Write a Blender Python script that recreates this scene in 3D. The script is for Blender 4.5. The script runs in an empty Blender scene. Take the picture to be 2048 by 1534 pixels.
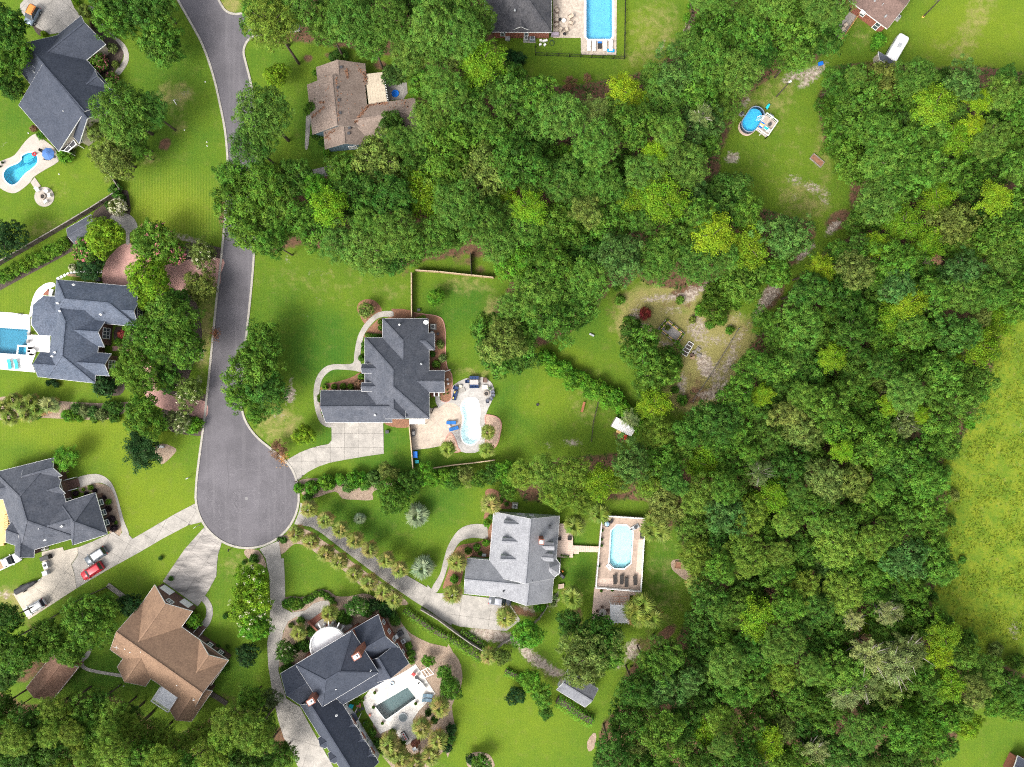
import bpy, math, random
import numpy as np
from mathutils import Vector, Matrix
from mathutils.geometry import tessellate_polygon

SC = bpy.context.scene
COL = SC.collection
R = math.radians
# ------------------------------------------------------------------ camera, world, sun, exposure
S = 0.1            # metres per photo pixel on the ground
H = 142.0          # drone height
CX, CY = 1024.0, 767.0

cam_d = bpy.data.cameras.new('camera')
cam_d.sensor_width = 36.0
cam_d.lens = 18.0 * H / (1024 * S)
cam_d.clip_start = 1.0
cam_d.clip_end = 3000.0
cam = bpy.data.objects.new('camera', cam_d)
COL.objects.link(cam)
cam.location = (0, 0, H)
SC.camera = cam

SUN_EL, SUN_AZ = R(47), R(222)      # azimuth clockwise from +Y (north = top of the picture)
world = bpy.data.worlds.new('World')
SC.world = world
world.use_nodes = True
wn = world.node_tree.nodes
sky = wn.new('ShaderNodeTexSky')
sky.sky_type = 'NISHITA'
sky.sun_disc = False
sky.sun_elevation = SUN_EL
sky.sun_rotation = SUN_AZ
sky.air_density = 1.0
sky.dust_density = 6.0
sky.ozone_density = 1.0
hs = wn.new('ShaderNodeHueSaturation')
hs.inputs['Saturation'].default_value = 0.35      # a thin bright overcast
world.node_tree.links.new(sky.outputs[0], hs.inputs['Color'])
world.node_tree.links.new(hs.outputs[0], wn['Background'].inputs['Color'])
wn['Background'].inputs['Strength'].default_value = 0.15

sun_d = bpy.data.lights.new('sun', 'SUN')
sun_d.energy = 1.15
sun_d.angle = R(22)
sun_d.color = (1.0, 0.955, 0.88)
sun = bpy.data.objects.new('sun', sun_d)
COL.objects.link(sun)
sdir = Vector((math.sin(SUN_AZ) * math.cos(SUN_EL), math.cos(SUN_AZ) * math.cos(SUN_EL), math.sin(SUN_EL)))
sun.rotation_euler = sdir.to_track_quat('Z', 'Y').to_euler()
sun.location = sdir * 120

SC.view_settings.view_transform = 'Standard'
SC.view_settings.look = 'None'
SC.view_settings.gamma = 1.0
SC.view_settings.use_curve_mapping = False
SC.view_settings.exposure = 1.22
SC.render.engine = 'CYCLES'
SC.cycles.max_bounces = 6
SC.cycles.use_denoising = False
SC.cycles.filter_width = 1.1
SC.cycles.transparent_max_bounces = 8

# ------------------------------------------------------------------ helpers
def P(px, py, z=0.0):
    """photo pixel -> point at height z"""
    k = S * (H - z) / H
    return Vector(((px - CX) * k, (CY - py) * k, z))

FR = dict(A=(0, 0, 3.652), B=(380, 0, 3.652), C=(860, 0, 3.652), D=(1380, 0, 2.9506), E=(0, 400, 3.196),
          F=(480, 500, 3.3345), G=(1000, 480, 3.196), I=(0, 860, 3.835), J=(0, 1160, 3.657), K=(380, 880, 3.9385),
          L=(860, 940, 3.531), M=(520, 1160, 4.102), N=(900, 1220, 3.7926), O=(1380, 900, 2.419),
          a=(620, 600, 5.48), b=(40, 540, 6.135), c=(0, 900, 6.392), d=(540, 1210, 4.7335), e=(900, 1000, 6.392),
          f=(200, 1140, 4.95), g=(600, 100, 6.972), h=(20, 20, 5.291), i=(1150, 1010, 6.133), j=(1460, 190, 15.34),
          k=(860, 740, 8.525), px=(0, 0, 1.0))
def T(fr, pts):
    x0, y0, s = FR[fr]
    return [(x0 + x / s, y0 + y / s) for x, y in pts]
def W(fr, pts, z=0.0):
    return [P(x, y, z) for x, y in T(fr, pts)]
def w1(fr, x, y, z=0.0):
    return W(fr, [(x, y)], z)[0]

def smooth(pts, closed=True, n=4):
    """Catmull-Rom through 2D/3D points"""
    pts = [Vector(p) for p in pts]
    m = len(pts)
    out = []
    for i in range(m if closed else m - 1):
        if closed:
            p0, p1, p2, p3 = pts[(i - 1) % m], pts[i], pts[(i + 1) % m], pts[(i + 2) % m]
        else:
            p0, p1, p2, p3 = pts[max(i - 1, 0)], pts[i], pts[i + 1], pts[min(i + 2, m - 1)]
        for j in range(n):
            t = j / n
            out.append(0.5 * ((2 * p1) + (p2 - p0) * t + (2 * p0 - 5 * p1 + 4 * p2 - p3) * t * t + (3 * p1 - p0 - 3 * p2 + p3) * t ** 3))
    if not closed:
        out.append(pts[-1])
    return out

ORIGIN = {}
def link(o, parent=None):
    COL.objects.link(o)
    if parent is not None:
        o.parent = parent
    return o
def empty(name, loc):
    o = bpy.data.objects.new(name, None)
    o.empty_display_size = 0.5
    link(o)
    o.location = loc
    ORIGIN[o.name] = Vector(loc)
    return o
def tag(o, label, cat, group=None, kind=None):
    if label: o['label'] = label
    if cat: o['category'] = cat
    if group: o['group'] = group
    if kind: o['kind'] = kind
    return o
def thing(name, label, cat, loc=(0, 0, 0), group=None):
    return tag(empty(name, loc), label, cat, group)
def origin(o):
    while o is not None:
        if o.name in ORIGIN:
            return ORIGIN[o.name]
        o = o.parent
    return Vector((0, 0, 0))
def copy_tree(o, parent=None):
    c = o.copy()
    COL.objects.link(c)
    c.parent = parent
    for ch in o.children:
        copy_tree(ch, c)
    return c

class MB:
    """collects faces, builds one mesh object"""
    def __init__(self):
        self.v, self.f = [], []
    def pts(self, ps):
        n = len(self.v)
        self.v += [tuple(p) for p in ps]
        return list(range(n, n + len(ps)))
    def face(self, ps):
        self.f.append(self.pts(ps))
    def tri_poly(self, ps, holes=(), flip=False):
        loops = [[Vector(p) for p in ps]] + [[Vector(p) for p in h] for h in holes]
        flat = [p for l in loops for p in l]
        ids = self.pts(flat)
        flatz = [[Vector((p.x, p.y, 0)) for p in l] for l in loops]
        for t in tessellate_polygon(flatz):
            a, b, c = [flat[i] for i in t]
            up = (b - a).cross(c - a).z > 0
            if up == flip:
                t = (t[2], t[1], t[0])
            self.f.append([ids[i] for i in t])
    def prism(self, ps, z0, z1, holes=(), bottom=False):
        top = [Vector((p[0], p[1], z1)) for p in ps]
        hs_ = [[Vector((p[0], p[1], z1)) for p in h] for h in holes]
        self.tri_poly(top, hs_)
        for lp in [top] + hs_:
            m = len(lp)
            for i in range(m):
                a, b = lp[i], lp[(i + 1) % m]
                self.face([(a.x, a.y, z0), (b.x, b.y, z0), tuple(b), tuple(a)])
        if bottom:
            self.tri_poly([Vector((p[0], p[1], z0)) for p in ps], [], True)
    def obox(self, c, u, l, w, z0, z1, top=1.0):
        """box centred at c (xy), long axis u, length l, width w"""
        u = Vector((u[0], u[1], 0)).normalized()
        n = Vector((-u.y, u.x, 0))
        c = Vector((c[0], c[1], 0))
        b = [c + u * (sx * l / 2) + n * (sy * w / 2) for sx, sy in ((-1, -1), (1, -1), (1, 1), (-1, 1))]
        t = [c + (p - c) * top for p in b]
        lo = self.pts([(p.x, p.y, z0) for p in b])
        hi = self.pts([(p.x, p.y, z1) for p in t])
        self.f.append(hi)
        self.f.append(lo[::-1])
        for i in range(4):
            j = (i + 1) % 4
            self.f.append([lo[i], lo[j], hi[j], hi[i]])
    def bar(self, p, q, w, h=None, up=(0, 0, 1)):
        """rectangular bar between two 3D points"""
        p, q = Vector(p), Vector(q)
        h = h or w
        d = (q - p)
        if d.length < 1e-6: return
        d.normalize()
        up = Vector(up)
        if abs(d.dot(up)) > 0.95: up = Vector((1, 0, 0))
        s = d.cross(up).normalized() * (w / 2)
        t = s.cross(d).normalized() * (h / 2)
        a = self.pts([p - s - t, p + s - t, p + s + t, p - s + t])
        b = self.pts([q - s - t, q + s - t, q + s + t, q - s + t])
        self.f += [a[::-1], b]
        for i in range(4):
            j = (i + 1) % 4
            self.f.append([a[i], a[j], b[j], b[i]])
    def tube(self, path, radii, n=7, cap=True):
        path = [Vector(p) for p in path]
        if not hasattr(radii, '__len__'): radii = [radii] * len(path)
        rings = []
        for i, p in enumerate(path):
            d = (path[min(i + 1, len(path) - 1)] - path[max(i - 1, 0)]).normalized()
            ref = Vector((0, 0, 1)) if abs(d.z) < 0.9 else Vector((1, 0, 0))
            s = d.cross(ref).normalized()
            t = s.cross(d).normalized()
            rings.append(self.pts([p + (s * math.cos(6.2832 * k / n) + t * math.sin(6.2832 * k / n)) * radii[i] for k in range(n)]))
        for a, b in zip(rings, rings[1:]):
            for k in range(n):
                m = (k + 1) % n
                self.f.append([a[k], b[k], b[m], a[m]][::-1])
        if cap:
            self.f.append(rings[-1][:])
            self.f.append(rings[0][::-1])
    def cyl(self, c, r, z0, z1, n=20, r1=None):
        r1 = r if r1 is None else r1
        lo = self.pts([(c[0] + r * math.cos(6.2832 * k / n), c[1] + r * math.sin(6.2832 * k / n), z0) for k in range(n)])
        hi = self.pts([(c[0] + r1 * math.cos(6.2832 * k / n), c[1] + r1 * math.sin(6.2832 * k / n), z1) for k in range(n)])
        self.f += [hi, lo[::-1]]
        for k in range(n):
            m = (k + 1) % n
            self.f.append([lo[k], lo[m], hi[m], hi[k]])
    def ring(self, c, r0, r1, z0, z1, n=24):
        for k in range(n):
            a, b = 6.2832 * k / n, 6.2832 * (k + 1) / n
            q = lambda r, t, z: (c[0] + r * math.cos(t), c[1] + r * math.sin(t), z)
            self.face([q(r0, a, z1), q(r1, a, z1), q(r1, b, z1), q(r0, b, z1)])
            self.face([q(r1, a, z0), q(r1, b, z0), q(r1, b, z1), q(r1, a, z1)])
            self.face([q(r0, b, z0), q(r0, a, z0), q(r0, a, z1), q(r0, b, z1)])
    def dome(self, c, r, rz, n=12, m=4):
        rings = []
        for j in range(m):
            t = j / m * math.pi / 2
            rings.append(self.pts([(c[0] + r * math.cos(t) * math.cos(6.2832 * k / n), c[1] + r * math.cos(t) * math.sin(6.2832 * k / n), c[2] + rz * math.sin(t)) for k in range(n)]))
        top = self.pts([(c[0], c[1], c[2] + rz)])[0]
        for a, b in zip(rings, rings[1:]):
            for k in range(n):
                q = (k + 1) % n
                self.f.append([a[k], a[q], b[q], b[k]])
        for k in range(n):
            self.f.append([rings[-1][k], rings[-1][(k + 1) % n], top])
    def strip(self, path, w, z0, z1, closed=False, off=0.0):
        """kerb-like strip along an xy path, full height section"""
        path = [Vector((p[0], p[1], 0)) for p in path]
        m = len(path)
        L_, R_ = [], []
        for i in range(m):
            a = path[i - 1] if (i > 0 or closed) else path[i]
            b = path[(i + 1) % m] if (i < m - 1 or closed) else path[i]
            d = (b - a)
            d = d.normalized() if d.length > 1e-9 else Vector((1, 0, 0))
            n = Vector((-d.y, d.x, 0))
            L_.append(path[i] + n * (off + w / 2)); R_.append(path[i] + n * (off - w / 2))
        for i in range(m if closed else m - 1):
            j = (i + 1) % m
            z = lambda p, h: (p.x, p.y, h)
            self.face([z(R_[i], z1), z(R_[j], z1), z(L_[j], z1), z(L_[i], z1)])
            self.face([z(L_[i], z1), z(L_[j], z1), z(L_[j], z0), z(L_[i], z0)])
            self.face([z(R_[j], z1), z(R_[i], z1), z(R_[i], z0), z(R_[j], z0)])
        if not closed:
            for i in (0, m - 1):
                z = lambda p, h: (p.x, p.y, h)
                self.face([z(L_[i], z0), z(R_[i], z0), z(R_[i], z1), z(L_[i], z1)])
    def mesh(self, name, o=(0, 0, 0), smooth_=False):
        me = bpy.data.meshes.new(name)
        o = Vector(o)
        me.from_pydata([(v[0] - o[0], v[1] - o[1], v[2] - o[2]) for v in self.v], [], self.f)
        if smooth_:
            me.polygons.foreach_set('use_smooth', [True] * len(me.polygons))
        return me
    def build(self, name, mat, parent=None, smooth_=False, kind=None):
        o = origin(parent) if parent is not None else Vector((0, 0, 0))
        me = self.mesh(name, o, smooth_)
        me.materials.append(mat)
        ob = bpy.data.objects.new(name, me)
        link(ob, parent)
        if kind: ob['kind'] = kind
        return ob

def meshobj(name, me, mat, parent=None):
    if mat is not None and not me.materials:
        me.materials.append(mat)
    return link(bpy.data.objects.new(name, me), parent)

# ------------------------------------------------------------------ materials
def nodes_of(m):
    m.use_nodes = True
    return m.node_tree.nodes, m.node_tree.links
MATS = {}
def mat(name, c, c2=None, scale=1.5, rough=0.8, bump=0.0, bscale=12.0, metal=0.0, spec=0.3, speck=0.0, obj_=False, detail=6.0, stretch=None):
    """procedural surface: two colours mixed by noise, fine speckle, bump"""
    if name in MATS: return MATS[name]
    m = bpy.data.materials.new(name)
    n, l = nodes_of(m)
    b = n['Principled BSDF']
    b.inputs['Roughness'].default_value = rough
    b.inputs['Metallic'].default_value = metal
    b.inputs['Specular IOR Level'].default_value = spec
    if obj_:
        co = n.new('ShaderNodeTexCoord').outputs['Object']
    else:
        co = n.new('ShaderNodeNewGeometry').outputs['Position']
    if stretch:
        mp = n.new('ShaderNodeMapping')
        mp.inputs['Rotation'].default_value = (0, 0, stretch[0])
        mp.inputs['Scale'].default_value = (stretch[1], stretch[2], 1)
        l.new(co, mp.inputs[0]); co = mp.outputs[0]
    c2 = c2 or tuple(x * 0.82 for x in c)
    t = n.new('ShaderNodeTexNoise'); t.inputs['Scale'].default_value = scale; t.inputs['Detail'].default_value = detail
    t.inputs['Roughness'].default_value = 0.65
    l.new(co, t.inputs['Vector'])
    rp = n.new('ShaderNodeValToRGB')
    rp.color_ramp.elements[0].position = 0.35; rp.color_ramp.elements[1].position = 0.65
    rp.color_ramp.elements[0].color = (*c, 1); rp.color_ramp.elements[1].color = (*c2, 1)
    l.new(t.outputs['Fac'], rp.inputs[0])
    out = rp.outputs[0]
    if speck:
        t2 = n.new('ShaderNodeTexNoise'); t2.inputs['Scale'].default_value = bscale * 0.5; t2.inputs['Detail'].default_value = 3
        l.new(co, t2.inputs['Vector'])
        mr = n.new('ShaderNodeMapRange'); mr.inputs[1].default_value = 0.3; mr.inputs[2].default_value = 0.7
        mr.inputs[3].default_value = 1 - speck; mr.inputs[4].default_value = 1 + speck
        l.new(t2.outputs['Fac'], mr.inputs[0])
        mx = n.new('ShaderNodeMix'); mx.data_type = 'RGBA'; mx.blend_type = 'MULTIPLY'; mx.inputs[0].default_value = 1
        l.new(out, mx.inputs[6]); l.new(mr.outputs[0], mx.inputs[7])
        out = mx.outputs[2]
    l.new(out, b.inputs['Base Color'])
    if bump:
        t3 = n.new('ShaderNodeTexNoise'); t3.inputs['Scale'].default_value = bscale; t3.inputs['Detail'].default_value = 4
        l.new(co, t3.inputs['Vector'])
        bp = n.new('ShaderNodeBump'); bp.inputs['Strength'].default_value = bump; bp.inputs['Distance'].default_value = 0.05
        l.new(t3.outputs['Fac'], bp.inputs['Height']); l.new(bp.outputs[0], b.inputs['Normal'])
    MATS[name] = m
    return m

def glass_mat(name, c=(0.05, 0.07, 0.08), rough=0.08):
    return mat(name, c, tuple(x * 1.25 for x in c), scale=0.8, rough=rough, spec=0.6, obj_=True)

def water_mat(name, tint):
    if name in MATS: return MATS[name]
    m = bpy.data.materials.new(name)
    n, l = nodes_of(m)
    n.remove(n['Principled BSDF'])
    tr = n.new('ShaderNodeBsdfTransparent'); tr.inputs[0].default_value = (*tint, 1)
    gl = n.new('ShaderNodeBsdfGlossy'); gl.inputs['Roughness'].default_value = 0.05
    fr_ = n.new('ShaderNodeFresnel'); fr_.inputs[0].default_value = 1.33
    t = n.new('ShaderNodeTexNoise'); t.inputs['Scale'].default_value = 1.6; t.inputs['Detail'].default_value = 3
    l.new(n.new('ShaderNodeNewGeometry').outputs['Position'], t.inputs['Vector'])
    bp = n.new('ShaderNodeBump'); bp.inputs['Strength'].default_value = 0.25; bp.inputs['Distance'].default_value = 0.04
    l.new(t.outputs['Fac'], bp.inputs['Height'])
    l.new(bp.outputs[0], gl.inputs['Normal']); l.new(bp.outputs[0], fr_.inputs['Normal'])
    mx = n.new('ShaderNodeMixShader')
    l.new(fr_.outputs[0], mx.inputs[0]); l.new(tr.outputs[0], mx.inputs[1]); l.new(gl.outputs[0], mx.inputs[2])
    l.new(mx.outputs[0], n['Material Output'].inputs['Surface'])
    MATS[name] = m
    return m

def foliage_mat(name, trans=0.22, rough=0.55, spread=0.6):
    """colour comes from the object's own colour, varied leaf by leaf"""
    if name in MATS: return MATS[name]
    m = bpy.data.materials.new(name)
    n, l = nodes_of(m)
    b = n['Principled BSDF']
    b.inputs['Roughness'].default_value = rough
    b.inputs['Specular IOR Level'].default_value = 0.08
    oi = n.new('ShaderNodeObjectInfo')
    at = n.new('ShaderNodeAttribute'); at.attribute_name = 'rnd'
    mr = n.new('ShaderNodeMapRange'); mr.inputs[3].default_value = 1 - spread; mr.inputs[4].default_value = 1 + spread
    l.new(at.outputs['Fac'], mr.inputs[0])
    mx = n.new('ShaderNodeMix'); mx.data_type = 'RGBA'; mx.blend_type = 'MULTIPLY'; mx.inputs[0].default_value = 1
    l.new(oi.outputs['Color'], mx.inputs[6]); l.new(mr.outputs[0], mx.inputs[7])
    # clump-scale hue drift
    t = n.new('ShaderNodeTexNoise'); t.inputs['Scale'].default_value = 0.9; t.inputs['Detail'].default_value = 2
    l.new(n.new('ShaderNodeNewGeometry').outputs['Position'], t.inputs['Vector'])
    hsv = n.new('ShaderNodeHueSaturation')
    mh = n.new('ShaderNodeMapRange'); mh.inputs[1].default_value = 0.3; mh.inputs[2].default_value = 0.7
    mh.inputs[3].default_value = 0.471; mh.inputs[4].default_value = 0.514
    l.new(t.outputs['Fac'], mh.inputs[0]); l.new(mh.outputs[0], hsv.inputs['Hue'])
    l.new(mx.outputs[2], hsv.inputs['Color'])
    l.new(hsv.outputs[0], b.inputs['Base Color'])
    tl = n.new('ShaderNodeBsdfTranslucent'); l.new(hsv.outputs[0], tl.inputs['Color'])
    ms = n.new('ShaderNodeMixShader'); ms.inputs[0].default_value = trans
    l.new(b.outputs[0], ms.inputs[1]); l.new(tl.outputs[0], ms.inputs[2])
    l.new(ms.outputs[0], n['Material Output'].inputs['Surface'])
    MATS[name] = m
    return m

CONC = mat('concrete', (0.355, 0.33, 0.295), (0.235, 0.22, 0.198), scale=0.45, bump=0.15, bscale=9, speck=0.12)
CONC_D = mat('concrete_weathered', (0.30, 0.28, 0.255), (0.17, 0.16, 0.15), scale=0.5, bump=0.15, bscale=9, speck=0.18)
CONC_W = mat('concrete_new', (0.47, 0.42, 0.345), (0.35, 0.315, 0.26), scale=0.6, bump=0.1, bscale=9, speck=0.1)
CONC_S = mat('concrete_stained', (0.36, 0.33, 0.30), (0.12, 0.112, 0.105), scale=0.5, bump=0.15, bscale=9, speck=0.15, stretch=(math.radians(-57), .35, 1.4))
JOINT = mat('joint_filler', (0.10, 0.095, 0.08), scale=2)
KERB = mat('kerb_concrete', (0.36, 0.335, 0.29), (0.27, 0.255, 0.225), scale=0.8, speck=0.15, bscale=8)
WHITE = mat('white_paint', (0.78, 0.78, 0.76), (0.70, 0.70, 0.69), scale=2, rough=0.5)
BRICKM = mat('red_brick', (0.30, 0.115, 0.075), (0.19, 0.075, 0.055), scale=5, bump=0.3, bscale=14, speck=0.25)
BRICKD = mat('brown_brick', (0.13, 0.075, 0.06), (0.09, 0.05, 0.042), scale=5, bump=0.3, bscale=14, speck=0.2)
GLASS = glass_mat('window_glass')
BLACK = mat('black_metal', (0.02, 0.02, 0.022), rough=0.5)
DGREY = mat('dark_grey', (0.06, 0.062, 0.07), rough=0.6)
LGREY = mat('light_grey_metal', (0.42, 0.44, 0.45), rough=0.45, metal=0.3)
WOODT = mat('tan_wood', (0.36, 0.25, 0.15), (0.24, 0.165, 0.10), scale=3, speck=0.2, bscale=10, bump=0.1)
WOODG = mat('grey_wood', (0.26, 0.235, 0.20), (0.17, 0.155, 0.135), scale=3, speck=0.2, bscale=10, bump=0.1)
WOODD = mat('dark_wood', (0.085, 0.07, 0.055), (0.05, 0.042, 0.035), scale=3, speck=0.2, bscale=10)
WOODY = mat('fresh_pine_boards', (0.72, 0.50, 0.23), (0.60, 0.40, 0.17), scale=2, speck=0.1, bscale=10)
BARK = mat('bark', (0.10, 0.075, 0.055), (0.06, 0.045, 0.035), scale=6, obj_=True, bump=0.4, bscale=10)
BARKG = mat('grey_bark', (0.30, 0.27, 0.24), (0.18, 0.16, 0.14), scale=5, obj_=True, bump=0.3, bscale=10)
STRAW = mat('pine_straw', (0.25, 0.125, 0.07), (0.16, 0.08, 0.05), scale=2.2, bump=0.4, bscale=10, speck=0.3)
MULCH = mat('dark_mulch', (0.045, 0.034, 0.028), (0.075, 0.055, 0.043), scale=2.5, bump=0.5, bscale=10, speck=0.35)
MULCHG = mat('grey_brown_mulch', (0.22, 0.155, 0.11), (0.30, 0.23, 0.17), scale=1.6, bump=0.5, bscale=10, speck=0.3)
# ------------------------------------------------------------------ ground
def inside(X, Y, poly):
    r = np.zeros(X.shape, bool)
    m = len(poly)
    for i in range(m):
        x0, y0 = poly[i][0], poly[i][1]
        x1, y1 = poly[(i + 1) % m][0], poly[(i + 1) % m][1]
        if y0 == y1: continue
        c = ((y0 > Y) != (y1 > Y)) & (X < (x1 - x0) * (Y - y0) / (y1 - y0) + x0)
        r ^= c
    return r
def blur(a, n):
    for _ in range(n):
        b = a.copy()
        b[1:] += a[:-1]; b[:-1] += a[1:]; b[0] += a[0]; b[-1] += a[-1]
        a = b / 3
        b = a.copy()
        b[:, 1:] += a[:, :-1]; b[:, :-1] += a[:, 1:]; b[:, 0] += a[:, 0]; b[:, -1] += a[:, -1]
        a = b / 3
    return a

WOOD_A = [(498, -40), (950, -40), (985, 45), (1000, 100), (1035, 135), (1075, 160), (1130, 175), (1190, 160), (1260, 150), (1300, 140),
          (1340, 110), (1370, 60), (1390, -40), (1690, -40), (1675, 70), (1630, 130), (1560, 140), (1500, 190), (1465, 250), (1440, 310),
          (1445, 385), (1540, 420), (1620, 440), (1640, 465), (1600, 500), (1560, 515), (1530, 545), (1480, 540), (1400, 560), (1360, 580),
          (1290, 570), (1250, 520), (1235, 560), (1195, 615), (1150, 660), (1110, 680), (1060, 705), (1010, 735), (960, 715), (950, 660),
          (985, 620), (1010, 590), (1020, 560), (990, 520), (930, 510), (850, 525), (760, 545), (700, 510), (600, 490), (540, 510), (500, 490),
          (450, 480), (435, 440), (445, 360), (480, 340), (560, 340), (640, 350), (700, 320), (760, 260), (835, 262), (835, 190), (815, 130),
          (770, 110), (700, 100), (640, 90), (600, 85), (540, 90), (500, 80)]
WOOD_B = [(1670, 130), (1750, 120), (1850, 135), (1960, 130), (2090, 150), (2090, 580), (2010, 650), (1985, 740), (1945, 850), (1885, 920),
          (1900, 1000), (1885, 1060), (1900, 1130), (1860, 1190), (1880, 1250), (1940, 1300), (2060, 1350), (2060, 1400), (1990, 1405), (1935, 1420),
          (1915, 1480), (1850, 1560), (1190, 1560), (1200, 1450), (1250, 1400), (1240, 1360), (1270, 1320), (1350, 1280), (1385, 1220), (1400, 1150),
          (1365, 1100), (1345, 1040), (1290, 1000), (1200, 1000), (1150, 1005), (1050, 1005), (1020, 965), (1030, 930), (1120, 915), (1230, 905),
          (1300, 890), (1360, 850), (1450, 790), (1500, 690), (1560, 610), (1600, 550), (1650, 500), (1705, 470), (1695, 340), (1650, 290), (1630, 200)]
WOOD_C = [(-30, 1370), (60, 1410), (140, 1395), (220, 1385), (290, 1432), (345, 1475), (420, 1435), (480, 1410), (530, 1440), (545, 1560), (-30, 1560)]
MEADOW = [(2200, 600), (2010, 650), (1980, 740), (1935, 850), (1875, 925), (1890, 1000), (1875, 1060), (1885, 1130), (1845, 1190), (1880, 1250), (1960, 1285), (2200, 1330)]

POOL_PITS = []      # world polygons where the ground drops for a pool basin
# (frame, points) of the in-ground pools
POOL_A = smooth(W('A', [(165, 1140), (215, 1115), (262, 1125), (277, 1180), (240, 1228), (185, 1268), (135, 1328), (95, 1351), (58, 1335), (32, 1298), (32, 1262), (62, 1225), (130, 1195), (160, 1168)]), True, 4)
POOL_E = W('E', [(-60, 812), (180, 828), (172, 985), (118, 982), (118, 940), (-60, 985)])
POOL_E = W('E', [(-60, 812), (181, 828), (176, 930), (113, 926), (108, 986), (-60, 976)])
SPA_E = W('E', [(122, 938), (172, 941), (168, 990), (118, 987)])
POOL_F = smooth(W('k', [(640, 488), (740, 482), (800, 510), (820, 555), (840, 650), (842, 760), (832, 860), (825, 930), (858, 1000), (855, 1110), (810, 1200), (720, 1265), (610, 1245), (555, 1180), (535, 1060), (550, 950), (575, 860), (560, 740), (535, 660), (560, 560)]), True, 3)
POOL_C = W('C', [(1141, -140), (1329, -140), (1329, 268), (1318, 286), (1152, 286), (1141, 268)])
POOL_M = W('M', [(945, 1033), (1210, 878), (1280, 968), (1035, 1143), (1020, 1130)])
PITS = [POOL_A, POOL_E, POOL_F, POOL_C, POOL_M, SPA_E]

GX0, GX1, GY0, GY1, GC = -128.0, 128.0, -98.0, 98.0, 0.4
nx, ny = int((GX1 - GX0) / GC) + 1, int((GY1 - GY0) / GC) + 1
gx = np.linspace(GX0, GX1, nx); gy = np.linspace(GY0, GY1, ny)
GXX, GYY = np.meshgrid(gx, gy)
PXX, PYY = GXX / S + CX, CY - GYY / S

def mask(polys, soft=3, base=None):
    a = np.zeros(PXX.shape) if base is None else base
    for q in polys:
        a[inside(PXX, PYY, q)] = 1.0
    return blur(a, soft)
def ell(lst, soft=2):
    """soft ellipses (px, py, rx, ry, angle deg, weight)"""
    a = np.zeros(PXX.shape)
    for (x, y, rx, ry, an, w) in lst:
        c, s = math.cos(R(an)), math.sin(R(an))
        dx, dy = PXX - x, PYY - y
        u, v = (dx * c + dy * s) / rx, (-dx * s + dy * c) / ry
        d = u * u + v * v
        a = np.maximum(a, w * np.clip(1.35 - d * 0.75, 0, 1))
    return blur(a, soft)
litter = mask([WOOD_A, WOOD_B, WOOD_C], 8)
litter = np.maximum(litter, ell([(1250, 545, 20, 30, 0, .8), (1385, 575, 60, 14, -20, .8), (1350, 610, 60, 16, 0, .5), (1400, 640, 40, 20, 0, .45), (1400, 760, 40, 30, 0, .5), (1455, 700, 14, 60, 35, .5), (1230, 610, 20, 40, 20, .5), (1680, 440, 34, 20, -20, .9), (1600, 510, 45, 12, -40, .8), (1545, 590, 20, 45, 35, .8),
                                 (1490, 660, 14, 60, 35, .5), (1395, 790, 40, 20, -20, .7), (1270, 650, 12, 30, 0, .6), (1246, 872, 22, 14, 20, .9), (640, 1325, 40, 14, 0, .3), (60, 1340, 50, 30, 0, .7), (50, 1240, 36, 20, 30, .5),
                                 (1330, 1270, 30, 12, -45, 1), (1300, 1290, 40, 26, 0, .6), (1150, 1235, 20, 24, 0, .7), (1090, 1350, 60, 16, 35, .5), (1040, 1222, 40, 12, 15, .8), (1330, 1040, 24, 30, 0, .7),
                                 (320, 900, 26, 16, 40, 0), (616, 117, 12, 9, 0, 1), (660, 110, 14, 9, 0, .8), (760, 130, 18, 12, 0, .8), (330, 288, 12, 14, 40, 1), (275, 320, 14, 8, 20, .6), (560, 1490, 26, 40, 0, .8), (450, 1400, 40, 20, 20, .5),
                                 (800, 540, 26, 22, 0, .5), (930, 520, 30, 16, 0, .6), (960, 540, 14, 14, 0, .6)]))
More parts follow.
